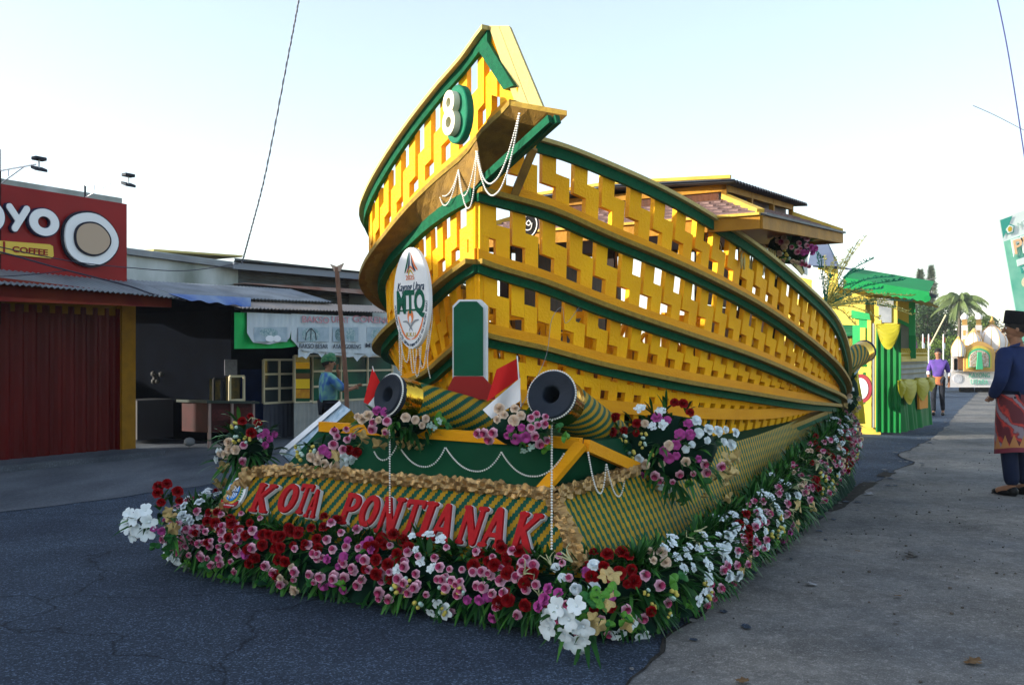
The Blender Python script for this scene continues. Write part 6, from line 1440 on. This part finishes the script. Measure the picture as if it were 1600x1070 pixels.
# ------------------------------------------------------------------ vegetation and hills down the road
def tree_mat(nm, a, b): return mat(nm, a, b, 1.3, .7)
LA = tree_mat('leaves_dark', (.022, .050, .018), (.045, .085, .028)); LB = tree_mat('leaves_light', (.07, .13, .02), (.11, .17, .03)); LC = tree_mat('leaves_casuarina', (.055, .08, .05), (.09, .12, .07)); BK = mat('bark', (.12, .10, .08), (.07, .06, .05), 6, .9)
tr_ = random.Random(11)
def tree(name, label, base, h, r, m, trunk=.35, n=1600, leaf=.16, shape='round', group=None, clumps=9):
    t = thing(name, label, 'tree', base, group); mb = MB(); tops = []
    th = h * trunk; mb.tube([base, base + Vector((.05 * h * tr_.uniform(-1, 1), 0, th)), base + UP * h * .8], [h * .022 + .03, h * .017 + .02, .02], 7, BK)
    cl = []
    for i in range(clumps):
        if shape == 'cone':
            z = lerp(th * .6, h * .97, i / (clumps - 1)); rr_ = r * (1 - (z - th * .6) / (h - th * .6)) ** .8 + .15; a = i * 2.4; c = base + Vector((math.cos(a) * rr_ * .45, math.sin(a) * rr_ * .45, z)); cr = rr_ * .75
        elif shape == 'bush':
            a = tr_.uniform(0, 6.28); q = math.sqrt(tr_.random()) * r; c = base + Vector((math.cos(a) * q, math.sin(a) * q * .6, tr_.uniform(.15, .75) * h)); cr = h * .33
        else:
            a = tr_.uniform(0, 6.28); q = tr_.uniform(.2, .75) * r; c = base + Vector((math.cos(a) * q, math.sin(a) * q, lerp(th, h * .9, tr_.random()))); cr = r * tr_.uniform(.3, .5)
        cl.append((c, cr)); s_ = base + UP * min(th * .9, c.z - base.z) ; mb.tube([s_, s_.lerp(c, .6) + UP * .1, c], [.02 + h * .006, .02 + h * .003, .01], 5, BK)
    mb.build('trunk', parent=t); mb = MB()
    for i in range(n):
        if shape == 'cone':
            tt_ = tr_.random() ** .8; a = tr_.uniform(0, 6.28); env = r * (1 - tt_) ** 1.15 * (.45 + 1.7 * abs(noise.noise(Vector((math.cos(a) * 1.5, math.sin(a) * 1.5, tt_ * 9 + base.x))))) + .05; q = env * math.sqrt(tr_.random())
            p = base + Vector((math.cos(a) * q, math.sin(a) * q, h * (.22 + .78 * tt_))); a_ = Vector((math.cos(a) * .5, math.sin(a) * .5, tr_.uniform(-.6, .9))).normalized() * leaf * tr_.uniform(.8, 1.8); b = a_.cross(Vector((tr_.uniform(-1, 1), 1, 0))).normalized() * leaf * .10
            mb.add([p - b, p + a_, p + b], [(0, 1, 2)], m); continue
        c, cr = cl[i % len(cl)]; d = Vector((tr_.gauss(0, 1), tr_.gauss(0, 1), tr_.gauss(0, 1))).normalized() * cr * tr_.random() ** .4; d.z *= .85; p = c + d
        a = Vector((tr_.uniform(-1, 1), tr_.uniform(-1, 1), tr_.uniform(-.5, .8))).normalized() * leaf * tr_.uniform(.6, 1.4); b = a.cross(Vector((tr_.uniform(-1, 1), tr_.uniform(-1, 1), 1))).normalized() * leaf * (.45 if shape != 'cone' else .22)
        if shape == 'cone': a.z = abs(a.z) * .4 - .3 * leaf; a *= 1.3
        mb.add([p - b * .4, p + a * .5 - b, p + a, p + a * .5 + b], [(0, 1, 2, 3)], m)
    mb.build('crown', parent=t, kind='stuff'); return t
def T(x, Y): return Vector(((x - 800) / F * Y, Y, 0))
def H(y, Y): return CAMH - (y - 560) / F * Y
tree('casuarina_tree', 'tall feathery casuarina tree, left one of the pair behind the green float', T(1438, 75), H(422, 75), 1.6, LC, .2, 3000, .26, 'cone', 'pair of casuarinas', 14)
tree('casuarina_tree', 'tall feathery casuarina tree, right one of the pair behind the green float', T(1455, 80), H(416, 80), 1.6, LC, .2, 3000, .26, 'cone', 'pair of casuarinas', 14)
tree('broad_tree', 'broad grey-green tree below the two casuarinas', T(1448, 62), H(462, 62), 1.9, LA, .2, 7000, .15, 'round', None, 26)
tree('broad_tree', 'dark spreading tree between the casuarinas and the coconut palm', T(1478, 70), H(475, 70), 1.8, LA, .2, 5000, .16, 'round', None, 22)
tree('bush', 'bright yellow-green bush beside the road left of the mosque float', T(1455, 50), H(512, 50), 1.15, LB, .1, 3600, .10, 'bush', None, 22)
tree('bush', 'light green bush right behind the left dome of the mosque float', T(1486, 55), H(520, 55), 1.5, LB, .1, 2200, .12, 'bush', None, 16)
tree('bush', 'dark green hedge bush low beside the young man in purple', T(1432, 56), H(530, 56), 1.3, LA, .1, 2600, .12, 'bush', None, 18)
tree('broad_tree', 'green tree showing between the two minarets', T(1517, 60), H(478, 60), 1.35, LB, .25, 2600, .13, 'round', None, 12)
tree('broad_tree', 'small dark tree right of the minarets', T(1548, 72), H(500, 72), 1.6, LA, .2, 1600, .17, 'round', None, 10)
tree('broad_tree', 'hazy grey-green tree top above the green roof', T(1384, 60), H(428, 60), .9, LC, .3, 900, .14, 'round', None, 8)
tree('broad_tree', 'small thin tree top showing above the zinc roof at left', Vector((-6.9, 34, 0)), H(408, 34), .35, LC, .3, 200, .10, 'round', None, 6)
tree('broad_tree', 'far tree line clump at the right edge behind the leaning banner', T(1640, 90), H(515, 90), 4.5, LA, .2, 2200, .3, 'bush', None, 20)
def palm(label, base, h, fl, nf, seed, m=LB):
    q = random.Random(seed); t = thing('coconut_palm', label, 'palm', base, 'coconut palms by the road'); mb = MB(); top = base + Vector((.15, 0, h)); mb.tube([base, base + UP * h * .5 + Vector((.12, 0, 0)), top], [h * .028, h * .022, h * .018], 8, BK); mb.build('trunk', parent=t)
    for i in range(nf):
        a = i * 2.4 + q.uniform(-.3, .3); el = q.uniform(-.5, 1.25); d = Vector((math.cos(a) * math.cos(el), math.sin(a) * math.cos(el), math.sin(el))); pts = []
        L_ = fl * q.uniform(.8, 1.1)
        for k in range(9): s_ = k / 8; pts.append(top + d * L_ * s_ - UP * L_ * (.55 + .3 * max(0, el)) * s_ * s_)
        mb = MB(); mb.tube(pts, .025, 4, m, smooth=False); side = d.cross(UP).normalized()
        for k in range(1, 9):
            for j in range(3):
                p = pts[k - 1].lerp(pts[k], j / 3); ll = L_ * .26 * math.sin(math.pi * (.15 + .8 * k / 9))
                for s_ in (-1, 1): e = side * s_ * ll * .7 - UP * ll * .75 + (pts[k] - pts[k - 1]) * .6; w_ = (pts[k] - pts[k - 1]).normalized() * .045; mb.add([p - w_, p + e * .5 - w_ * .8, p + e, p + e * .5 + w_ * .8, p + w_], [(0, 1, 2, 3, 4)], m)
        mb.build('frond', parent=t)
PM = tree_mat('palm_leaves', (.07, .11, .035), (.12, .16, .06))
palm('tall coconut palm with a full crown behind the left dome of the mosque float', T(1496, 58), H(468, 58), 1.95, 26, 3, PM)
palm('smaller palm with drooping fronds behind the minarets', T(1532, 64), H(500, 64), 1.6, 14, 5, PM)
# grass verge and hedge far right, low distant bushes to hide the bare horizon
mb = MB()
for i in range(5200):
    x = tr_.uniform(1290, 1760); Y = tr_.uniform(95, 150); p = T(x, Y) + UP * tr_.random() ** 1.6 * H(548 - 14 * noise.noise(Vector((x * .02, 1, 1))), Y); a = Vector((tr_.uniform(-1, 1), 0, tr_.uniform(-1, 1))).normalized() * .8; b = Vector((-a.z, tr_.uniform(-.5, .5), a.x)) * .6
    mb.add([p - a, p - b, p + a, p + b], [(0, 1, 2, 3)], LA if i % 3 else LB)
mb.build('far_treeline', kind='stuff', label='low hazy line of trees along the end of the road')
mb = MB(); rows = []
for i in range(121):
    x = lerp(1440, 1900, i / 120); t = (x - 1440) / 460; y = 560 - (40 + 26 * noise.noise(Vector((x * .022, 3.3, 0))) + 9 * noise.noise(Vector((x * .09, 1, 0)))) * min(1, max(0, (x - 1500) / 45)); p = T(x, 380); rows.append([p - UP * 2, BZ(p, H(lerp(560, y, .5), 380)) + Vector((0, 40, 0)), BZ(p, H(y, 380)) + Vector((0, 90, 0)), p + Vector((0, 150, -2))])
mb.grid(rows, mat('hill_forest', (.030, .055, .035), (.045, .075, .04), .05, .9)); mb.build('hills', kind='structure')
# unseen trees and house added behind the stalls to band the road with shade
for i, (x, Y, h, r) in enumerate([(-2.2, 30, 4.6, 1.6), (1.8, 40, 4.6, 1.7)]):
    tree('broad_tree', ('nearer', 'farther')[i] + ' leafy tree added beyond the stalls for road shade, hidden by the boat', Vector((x, Y, 0)), h, r, LA, .3, 1800, .2, 'round', 'added shade trees beyond the stalls', 10)
pb = thing('added_pale_house', 'pale single storey house added beyond the stalls for road shade, hidden by the boat', 'house', Vector((-3.4, 22, 0)))
mb = MB(); mb.slab([Vector((-3.0, 19.8, 0)), Vector((-1.6, 22.1, 0)), Vector((-1.6, 22.1, 3.1)), Vector((-3.0, 19.8, 3.1))], -BN * 5, STAIN); mb.build('wall', parent=pb)
mb = MB(); mb.slab([Vector((-2.7, 19.4, 3.0)), Vector((-1.2, 22.1, 3.0)), Vector((-1.2, 22.1, 3.1)), Vector((-2.7, 19.4, 3.1))], -BN * 5.6 + UP * .5, RUST); mb.build('roof', parent=pb)

# ------------------------------------------------------------------ people
SKIN = mat('skin', (.30, .15, .09), (.26, .13, .075), 20, .55); HAIR = mat('black_hair', (.010, .009, .009), (.018, .016, .015), 60, .5)
def skinned(name, verts, edges, radii, m, parent, sub=2, root=0):
    me = bpy.data.meshes.new('tmp'); o = bpy.data.objects.new('tmp', me); COL.objects.link(o); off = wloc(parent)
    me.from_pydata([tuple(Vector(v) - off) for v in verts], edges, []); md = o.modifiers.new('skin', 'SKIN'); md.use_smooth_shade = True
    for i, r in enumerate(radii): me.skin_vertices[0].data[i].radius = (r, r) if not hasattr(r, '__len__') else r
    me.skin_vertices[0].data[root].use_root = True
    s_ = o.modifiers.new('sub', 'SUBSURF'); s_.levels = sub; s_.render_levels = sub
    bpy.context.view_layer.update(); m2 = bpy.data.meshes.new_from_object(o.evaluated_get(bpy.context.evaluated_depsgraph_get())); bpy.data.objects.remove(o)
    m2.materials.clear(); m2.materials.append(m); m2.polygons.foreach_set('use_smooth', [True] * len(m2.polygons)); return link_mesh(name, m2, parent)
class Man:
    """joints in a local frame: x = the person's right-to-left width as seen, y = forward, z up, metres for a 1.7 m person"""
    def __init__(s, name, label, foot, yaw, h=1.7, j=None, group=None):
        s.t = thing(name, label, 'person', foot, group); s.k = h / 1.7; s.foot = foot; s.rz = Matrix.Rotation(yaw, 3, 'Z')
        J = dict(pel=(0, 0, .93), spi=(0, .01, 1.08), che=(0, .0, 1.27), nb=(0, -.01, 1.42), neck=(0, .0, 1.47), jaw=(0, .035, 1.535), head=(0, .01, 1.61), top=(0, .0, 1.66),
                 hl=(.09, 0, .90), kl=(.10, .02, .50), al=(.10, -.02, .09), tl=(.115, .13, .035), hr=(-.09, 0, .90), kr=(-.10, .02, .50), ar=(-.10, -.02, .09), tr=(-.115, .13, .035),
                 sl=(.175, -.01, 1.37), el=(.225, -.02, 1.10), wl=(.235, .05, .86), ml=(.235, .07, .79), sr=(-.175, -.01, 1.37), er=(-.225, -.02, 1.10), wr=(-.235, .05, .86), mr=(-.235, .07, .79))
        J.update(j or {}); s.J = J
    def w(s, p): return s.foot + s.rz @ (Vector(p) * s.k)
    def sk(s, name, chain, m, sub=2):
        names = []; 
        for c in chain:
            for n, r in c:
                if n not in names: names.append(n)
        rad = {}
        for c in chain:
            for n, r in c: rad.setdefault(n, r)
        ed = []
        for c in chain:
            for (a, _), (b, _) in zip(c, c[1:]): ed.append((names.index(a), names.index(b)))
        def q(r): return (r[0] * s.k, r[1] * s.k) if hasattr(r, '__len__') else r * s.k
        return skinned(name, [s.w(s.J[n]) for n in names], ed, [q(rad[n]) for n in names], m, s.t, sub)
    def body(s, m=SKIN):
        s.sk('body', [[('pel', .125), ('spi', .115), ('che', .135), ('nb', .075), ('neck', .056), ('jaw', .068), ('head', .088), ('top', .078)],
                      [('pel', .125), ('hl', .09), ('kl', .058), ('al', .04), ('tl', .035)], [('pel', .125), ('hr', .09), ('kr', .058), ('ar', .04), ('tr', .035)],
                      [('che', .135), ('sl', .055), ('el', .040), ('wl', .028), ('ml', .036)], [('che', .135), ('sr', .055), ('er', .040), ('wr', .028), ('mr', .036)]], m)
        for w_, m_, e_ in (('wl', 'ml', 'el'), ('wr', 'mr', 'er')):
            a, b = Vector(s.J[w_]), Vector(s.J[m_]); d = (b - a).normalized(); sd_ = d.cross(Vector((0, 1, .3))).normalized(); up_ = sd_.cross(d)
            for i in range(4):
                L_ = (.075, .085, .08, .062)[i]; o = b + sd_ * (.022 - .0147 * i) * 1.0; mb = MB(); pts = [s.w(o), s.w(o + d * L_ * .5), s.w(o + d * L_ * .85 + up_ * .014), s.w(o + d * L_ * .95 + up_ * .035)]; mb.tube(pts, [.0085 * s.k, .008 * s.k, .007 * s.k, .005 * s.k], 6, SKIN); mb.build('finger', parent=s.t)
            o = a.lerp(b, .5) + sd_ * .03; mb = MB(); mb.tube([s.w(o), s.w(o + sd_ * .022 + d * .03), s.w(o + sd_ * .022 + d * .058 + up_ * .01)], [.010, .009, .006], 6, SKIN); mb.build('thumb', parent=s.t)
    def headdress(s, yaw=0, cap=None, hair=HAIR, face=True, tilt=0):
        """ears, eyes, nose, mouth, hair; yaw turns the head on the neck"""
        hd = Vector(s.J['head']); rz = Matrix.Rotation(yaw, 3, 'Z'); q = lambda x, y, z: s.w(hd + rz @ Vector((x, y, z))); k = s.k
        ax = s.rz @ rz
        mb = MB(); mb.ball(q(0, .0, .005), .098 * k, 16, SKIN, (.86, 1.0, 1.12), ax); mb.ball(q(0, .022, -.062), .066 * k, 12, SKIN, (.86, .95, .95), ax); mb.build('face', parent=s.t)
        for x in (-1, 1):
            mb = MB(); mb.ball(q(x * .086, -.005, -.012), .026 * k, 8, SKIN, (.4, .7, 1.15), ax); mb.build('ear', parent=s.t)
            mb = MB(); mb.ball(q(x * .034, .086, .006), .012 * k, 8, WHITE, (1.2, .6, .7), ax); mb.ball(q(x * .034, .093, .006), .006 * k, 6, HAIR, (1, .6, 1), ax); mb.build('eye', parent=s.t)
            mb = MB(); mb.bar(q(x * .018, .094, .028), q(x * .050, .088, .030), .006, .007, HAIR); mb.build('eyebrow', parent=s.t)
        mb = MB(); mb.tube([q(0, .092, .012), q(0, .108, -.012), q(0, .112, -.028), q(0, .095, -.034)], [.009 * k, .012 * k, .017 * k, .010 * k], 8, SKIN); mb.build('nose', parent=s.t)
        mb = MB(); mb.ball(q(0, .084, -.062), .022 * k, 8, mat('lips', (.22, .07, .06), None, rough=.5), (1, .45, .35), ax); mb.build('mouth', parent=s.t)
        if hair:
            mb = MB(); n = 18; rows = []
            for i in range(9):
                th = math.pi * .5 * i / 8 * 1.25; r = []
                for j in range(n + 1):
                    a = 2 * math.pi * j / n; back = .5 - .5 * math.sin(a); zz = math.cos(th * (.72 + .42 * back)); rr_ = math.sin(th * (.72 + .42 * back)); r.append(q(math.cos(a) * .094 * rr_, math.sin(a) * .108 * rr_ - .006, .012 + .118 * zz))
                rows.append(r)
            mb.grid(rows, hair); mb.build('hair', parent=s.t)
        if cap == 'songkok':
            mb = MB(); rows = []
            for z, r, c in ((-.0, 1.02, 0), (.005, 1.04, 0), (.10, .93, .0), (.125, .88, 0), (.128, .80, 0), (.118, .40, 0), (.112, .0, 0)):
                rows.append([q(math.cos(a) * .096 * r, math.sin(a) * .112 * r - .006, .042 + z + .012 * math.sin(a)) for a in [2 * math.pi * j / 24 for j in range(25)]])
            mb.grid(rows, mat('velvet_black', (.008, .008, .010), (.012, .012, .014), 60, .9, spec=.1)); mb.build('songkok', parent=s.t)
NAVY = mat('navy_shirt', (.010, .020, .075), (.013, .027, .095), 5, .75, bump=.25, bscale=9); NVT = mat('navy_trousers', (.007, .012, .035), (.009, .015, .04), 5, .8); SHOE = mat('black_shoe', (.008, .008, .009), None, rough=.35)
# songket: red ground, diagonal orange marks, gold zigzag border
def songket_mat():
    m = bpy.data.materials.new('songket_cloth'); m.use_nodes = True; nt = m.node_tree; n = nt.nodes; L = nt.links; b = n['Principled BSDF']; b.inputs['Roughness'].default_value = .7
    tc = n.new('ShaderNodeUVMap'); wv_ = n.new('ShaderNodeTexWave'); wv_.inputs['Scale'].default_value = 2.2; wv_.inputs['Distortion'].default_value = 3.5; wv_.inputs['Detail'].default_value = 4; wv_.inputs['Detail Scale'].default_value = 2.5; wv_.bands_direction = 'DIAGONAL'
    L.new(tc.outputs[0], wv_.inputs['Vector']); r = n.new('ShaderNodeValToRGB'); e = r.color_ramp.elements; e[0].color = (.10, .006, .014, 1); e[1].color = (.50, .035, .022, 1); e[0].position = .30; e[1].position = .62
    k = r.color_ramp.elements.new(.80); k.color = (.16, .012, .02, 1); k = r.color_ramp.elements.new(.93); k.color = (.22, .17, .20, 1)
    L.new(wv_.outputs[0], r.inputs[0]); sp2 = n.new('ShaderNodeSeparateXYZ'); L.new(tc.outputs[0], sp2.inputs[0])
    def mt(op, a_, b_=None, c_=None):
        q = n.new('ShaderNodeMath'); q.operation = op
        for i, z in enumerate((a_, b_, c_)):
            if z is None: continue
            if isinstance(z, (int, float)): q.inputs[i].default_value = z
            else: L.new(z, q.inputs[i])
        return q.outputs[0]
    pp = mt('PINGPONG', mt('MULTIPLY', sp2.outputs[0], 1), .045); lim = mt('MULTIPLY_ADD', pp, 2.6, .055); inb = mt('LESS_THAN', sp2.outputs[1], lim); low = mt('LESS_THAN', sp2.outputs[1], .045)
    m1 = n.new('ShaderNodeMix'); m1.data_type = 'RGBA'; L.new(inb, m1.inputs[0]); L.new(r.outputs[0], m1.inputs[6]); m1.inputs[7].default_value = (.40, .17, .05, 1)
    m2 = n.new('ShaderNodeMix'); m2.data_type = 'RGBA'; L.new(low, m2.inputs[0]); L.new(m1.outputs[2], m2.inputs[6]); m2.inputs[7].default_value = (.16, .012, .03, 1); L.new(m2.outputs[2], b.inputs['Base Color']); return m
SNG = songket_mat()
fa = G(1592, 774); k_ = fa.y / F
pa = Man('person', 'man in navy shirt, black cap and red patterned sarong standing on the dirt', Vector((fa.x - .02, fa.y, 0)), R(28), 1.80,
         dict(sl=(.20, -.01, 1.36), sr=(-.20, -.01, 1.36), el=(.285, -.03, 1.13), wl=(.20, .12, .95), ml=(.15, .17, .93), er=(-.28, -.03, 1.13), wr=(-.20, .12, .95), mr=(-.15, .17, .93), tl=(.12, .14, .035), tr=(-.12, .14, .035)))
pa.body()
pa.headdress(yaw=R(38), cap='songkok')
pa.sk('shirt', [[('pel', .160), ('spi', .158), ('che', .165), ('nb', .10), ('neck', .064)], [('che', .165), ('sl', .086), ('el', .068), ('wl', .052)], [('che', .165), ('sr', .086), ('er', .068), ('wr', .052)]], NAVY)
pa.sk('trousers', [[('pel', .13), ('hl', .105), ('kl', .085), ('al', .072)], [('pel', .13), ('hr', .105), ('kr', .085), ('ar', .072)]], NVT)
def sarong(p, z0, z1, r0, r1, m, name='sarong', pleats=.012):
    mb = MB(); rows = []; n = 48
    for i in range(9):
        t = i / 8; z = lerp(z0, z1, t); r = []
        for j in range(n + 1):
            a = 2 * math.pi * j / n; rr_ = lerp(r0, r1, t) * (1 + .03 * math.sin(a * 5 + 1) * (1 - t) + .02 * noise.noise(Vector((math.cos(a) * 3, math.sin(a) * 3, t * 3)))); r.append(p.w((math.cos(a) * rr_, math.sin(a) * rr_ * .82, z + .018 * math.sin(a * 2) * (1 - t))))
        rows.append(r)
    mb.grid(rows, m, uvf=lambda i, j: (j / n * 1.3, i / 8 * (z1 - z0))); return mb.build(name, parent=p.t)
sarong(pa, .42, .98, .225, .205, SNG)
for s_ in ('l', 'r'):
    a, b = Vector(pa.J['a' + s_]), Vector(pa.J['t' + s_]); mb = MB(); ax = pa.rz
    mb.ball(pa.w((a.x, .06, .035)), .15, 12, SHOE, (.34, .98, .30), ax); mb.ball(pa.w((a.x, -.02, .05)), .07, 10, SHOE, (.7, .9, .8), ax); mb.build('shoe', parent=pa.t)
# young man in purple shirt
PUR = mat('purple_shirt', (.12, .06, .30), (.07, .05, .20), 7, .6); ORB = mat('orange_hem', (.50, .16, .03), (.35, .12, .06), 12, .6); JEAN = mat('dark_jeans', (.012, .014, .020), (.018, .02, .028), 6, .8)
fb = G(1466, 649)
pb_ = Man('person', 'young man in a purple and orange shirt and dark jeans walking by the green float', fb, R(150), 1.62,
         dict(kl=(.10, .16, .50), al=(.10, .05, .10), tl=(.10, .17, .05), kr=(-.09, .02, .50), ar=(-.10, -.14, .12), tr=(-.10, -.02, .04), el=(.24, .02, 1.12), wl=(.20, .16, .90), ml=(.19, .20, .84), er=(-.24, -.05, 1.10), wr=(-.25, -.02, .86), mr=(-.25, 0, .79)))
pb_.body(); pb_.headdress(yaw=R(5))
pb_.sk('shirt', [[('pel', .140), ('spi', .142), ('che', .155), ('nb', .09), ('neck', .060)], [('che', .155), ('sl', .078), ('el', .062)], [('che', .155), ('sr', .078), ('er', .062)]], PUR)
sarong(pb_, .80, 1.0, .152, .150, ORB, 'shirt_hem')
for s_ in ('l', 'r'):
    e, w_ = Vector(pb_.J['e' + s_]), Vector(pb_.J['w' + s_]); mb = MB(); mb.tube([pb_.w(e), pb_.w(e.lerp(w_, .35))], [.050, .046], 10, WHITE); mb.build('white_cuff', parent=pb_.t)
pb_.sk('trousers', [[('pel', .12), ('hl', .098), ('kl', .070), ('al', .055)], [('pel', .12), ('hr', .098), ('kr', .070), ('ar', .055)]], JEAN)
for s_ in ('l', 'r'): t_ = Vector(pb_.J['t' + s_]); mb = MB(); mb.ball(pb_.w((t_.x, t_.y - .07, t_.z)), .135, 10, SHOE, (.36, 1, .38), pb_.rz); mb.build('shoe', parent=pb_.t)
# man at the stall with green headcloth and patterned shirt, one hand to his mouth, holding a pole
BAT = mat('batik_shirt', (.20, .45, .30), (.04, .12, .34), 9, .7, detail=1); 
fcn = P(510, 560, 12.4); fcn.z = 0
pc = Man('person', 'man in green headcloth and batik shirt with a hand at his mouth', fcn + Vector((.02, 0, 0)), R(-62), 1.42,
         dict(sl=(.20, 0, 1.37), sr=(-.20, 0, 1.37), er=(-.24, .18, 1.18), wr=(-.06, .20, 1.42), mr=(-.03, .17, 1.50), el=(.24, .20, 1.16), wl=(.12, .40, 1.20), ml=(.10, .46, 1.23)))
pc.body(); pc.headdress(yaw=R(0))
pc.sk('shirt', [[('pel', .155), ('spi', .160), ('che', .165), ('nb', .095), ('neck', .060)], [('che', .165), ('sl', .088), ('el', .075)], [('che', .165), ('sr', .088), ('er', .075)]], BAT)
pc.sk('trousers', [[('pel', .13), ('hl', .10), ('kl', .075), ('al', .06)], [('pel', .13), ('hr', .10), ('kr', .075), ('ar', .06)]], JEAN)
mb = MB(); rows = []; hd = Vector(pc.J['head'])
for z, r in ((.02, 1.10), (.06, 1.16), (.10, 1.05), (.13, .95), (.14, .5), (.135, 0)): rows.append([pc.w(hd + Vector((math.cos(a) * .098 * r, math.sin(a) * .108 * r, z + .022 * math.sin(a * 1) + (.035 if r > .9 else 0) * math.cos(a * 2 + 1) * .4))) for a in [2 * math.pi * j / 20 for j in range(21)]])
mb.grid(rows, mat('headcloth', (.02, .14, .07), (.10, .22, .10), 30, .6)); mb.build('headcloth', parent=pc.t)
po = thing('wooden_pole', 'brown wooden pole with a pale forked top, held by the man in the green headcloth', 'pole', P(543, 640, 11.9))
WP = mat('pole_wood', (.22, .12, .08), (.16, .085, .06), 9, .7)
mb = MB(); mb.tube([P(544, 700, 11.9), P(541, 600, 11.9), P(533, 500, 11.9), P(526, 418, 11.9)], [.032, .030, .028, .030], 8, WP); mb.build('shaft', parent=po)
mb = MB(); mb.slab([P(522, 424, 11.88), P(531, 424, 11.88), P(537, 411, 11.88), P(526, 416, 11.88), P(515, 412, 11.88)], Vector((0, .04, 0)), mat('pale_fork', (.42, .32, .26), None)); mb.build('forked_top', parent=po)
# woman in purple headscarf on the second float
HJ = mat('purple_scarf', (.14, .015, .08), (.09, .012, .055), 8, .7)
wp = s2p(1417, 548, -.9); ht = 1.5; fw = Vector((wp.x, wp.y, s2p(1417, 515, -.9).z - 1.62 * .95))
pd_ = Man('person', 'woman in a dark purple headscarf sitting behind the gold fence of the green float', fw, R(120), 1.6, dict(hl=(.09, 0, .90), kl=(.10, .38, .92), al=(.10, .40, .50), tl=(.11, .52, .47), hr=(-.09, 0, .90), kr=(-.10, .38, .92), ar=(-.10, .40, .50), tr=(-.11, .52, .47)))
pd_.body(); pd_.headdress(hair=None)
mb = MB(); rows = []; hd = Vector(pd_.J['head'])
for z, r, y in ((.14, .0, 0), (.135, .5, 0), (.10, .98, 0), (.03, 1.18, -.01), (-.06, 1.15, -.015), (-.12, 1.25, -.01), (-.18, 1.9, 0), (-.28, 2.3, 0), (-.40, 2.2, .02)):
    rows.append([pd_.w(hd + Vector((math.cos(a) * .100 * r, math.sin(a) * .105 * r * (1 if math.sin(a) < .75 or z < -.1 else .62) + y, z))) for a in [2 * math.pi * j / 24 for j in range(25)]])
mb.grid(rows, HJ); mb.build('headscarf', parent=pd_.t)
pd_.sk('dress', [[('pel', .17), ('spi', .16), ('che', .165), ('nb', .09)], [('che', .165), ('sl', .085), ('el', .07), ('wl', .055)], [('che', .165), ('sr', .085), ('er', .07), ('wr', .055)], [('pel', .17), ('hl', .13), ('kl', .11), ('al', .10)], [('pel', .17), ('hr', .13), ('kr', .11), ('ar', .10)]], mat('pink_dress', (.35, .12, .22), (.10, .03, .10), 12, .7))
# person in checked shirt, seen past the stern
CHK = mat('checked_shirt', (.45, .45, .45), (.10, .06, .12), 26, .7, detail=0)
pe = Man('person', 'person in a checked scarf half hidden by the stern of the boat', P(1312, 560, 13.2) - UP * 1.1 - Vector((0, 0, .0)), R(170), 1.55)
pe.foot = Vector((pe.foot.x, pe.foot.y, P(1312, 528, 13.2).z - 1.55)); pe.t.location = pe.foot
pe.body(); pe.headdress(hair=None)
mb = MB(); rows = []; hd = Vector(pe.J['head'])
for z, r in ((.14, .0), (.135, .5), (.10, 1.0), (.03, 1.2), (-.06, 1.2), (-.12, 1.4), (-.2, 2.2), (-.34, 2.5)): rows.append([pe.w(hd + Vector((math.cos(a) * .100 * r, math.sin(a) * .105 * r * (1 if math.sin(a) < .75 or z < -.1 else .62), z))) for a in [2 * math.pi * j / 20 for j in range(21)]])
mb.grid(rows, CHK); mb.build('headscarf', parent=pe.t)
pe.sk('dress', [[('pel', .17), ('spi', .16), ('che', .165), ('nb', .09)], [('che', .165), ('sl', .085), ('el', .07), ('wl', .055)], [('che', .165), ('sr', .085), ('er', .07), ('wr', .055)], [('pel', .17), ('hl', .12), ('kl', .10), ('al', .10)], [('pel', .17), ('hr', .12), ('kr', .10), ('ar', .10)]], CHK)

# ------------------------------------------------------------------ thin morning haze
mb = MB(); mb.box(Vector((0, 440, 34)), Vector((440, 0, 0)), Vector((0, 490, 0)), Vector((0, 0, 35)))
hz = mb.build('haze', kind='stuff', label='thin morning haze in the air along the road')
hm = bpy.data.materials.new('haze_air'); hm.use_nodes = True; nt = hm.node_tree; nt.nodes.remove(nt.nodes['Principled BSDF'])
pv = nt.nodes.new('ShaderNodeVolumePrincipled'); pv.inputs['Color'].default_value = (.86, .92, 1, 1); pv.inputs['Density'].default_value = .0007; pv.inputs['Anisotropy'].default_value = .2
nt.links.new(pv.outputs[0], nt.nodes['Material Output'].inputs['Volume']); hz.data.materials.append(hm)
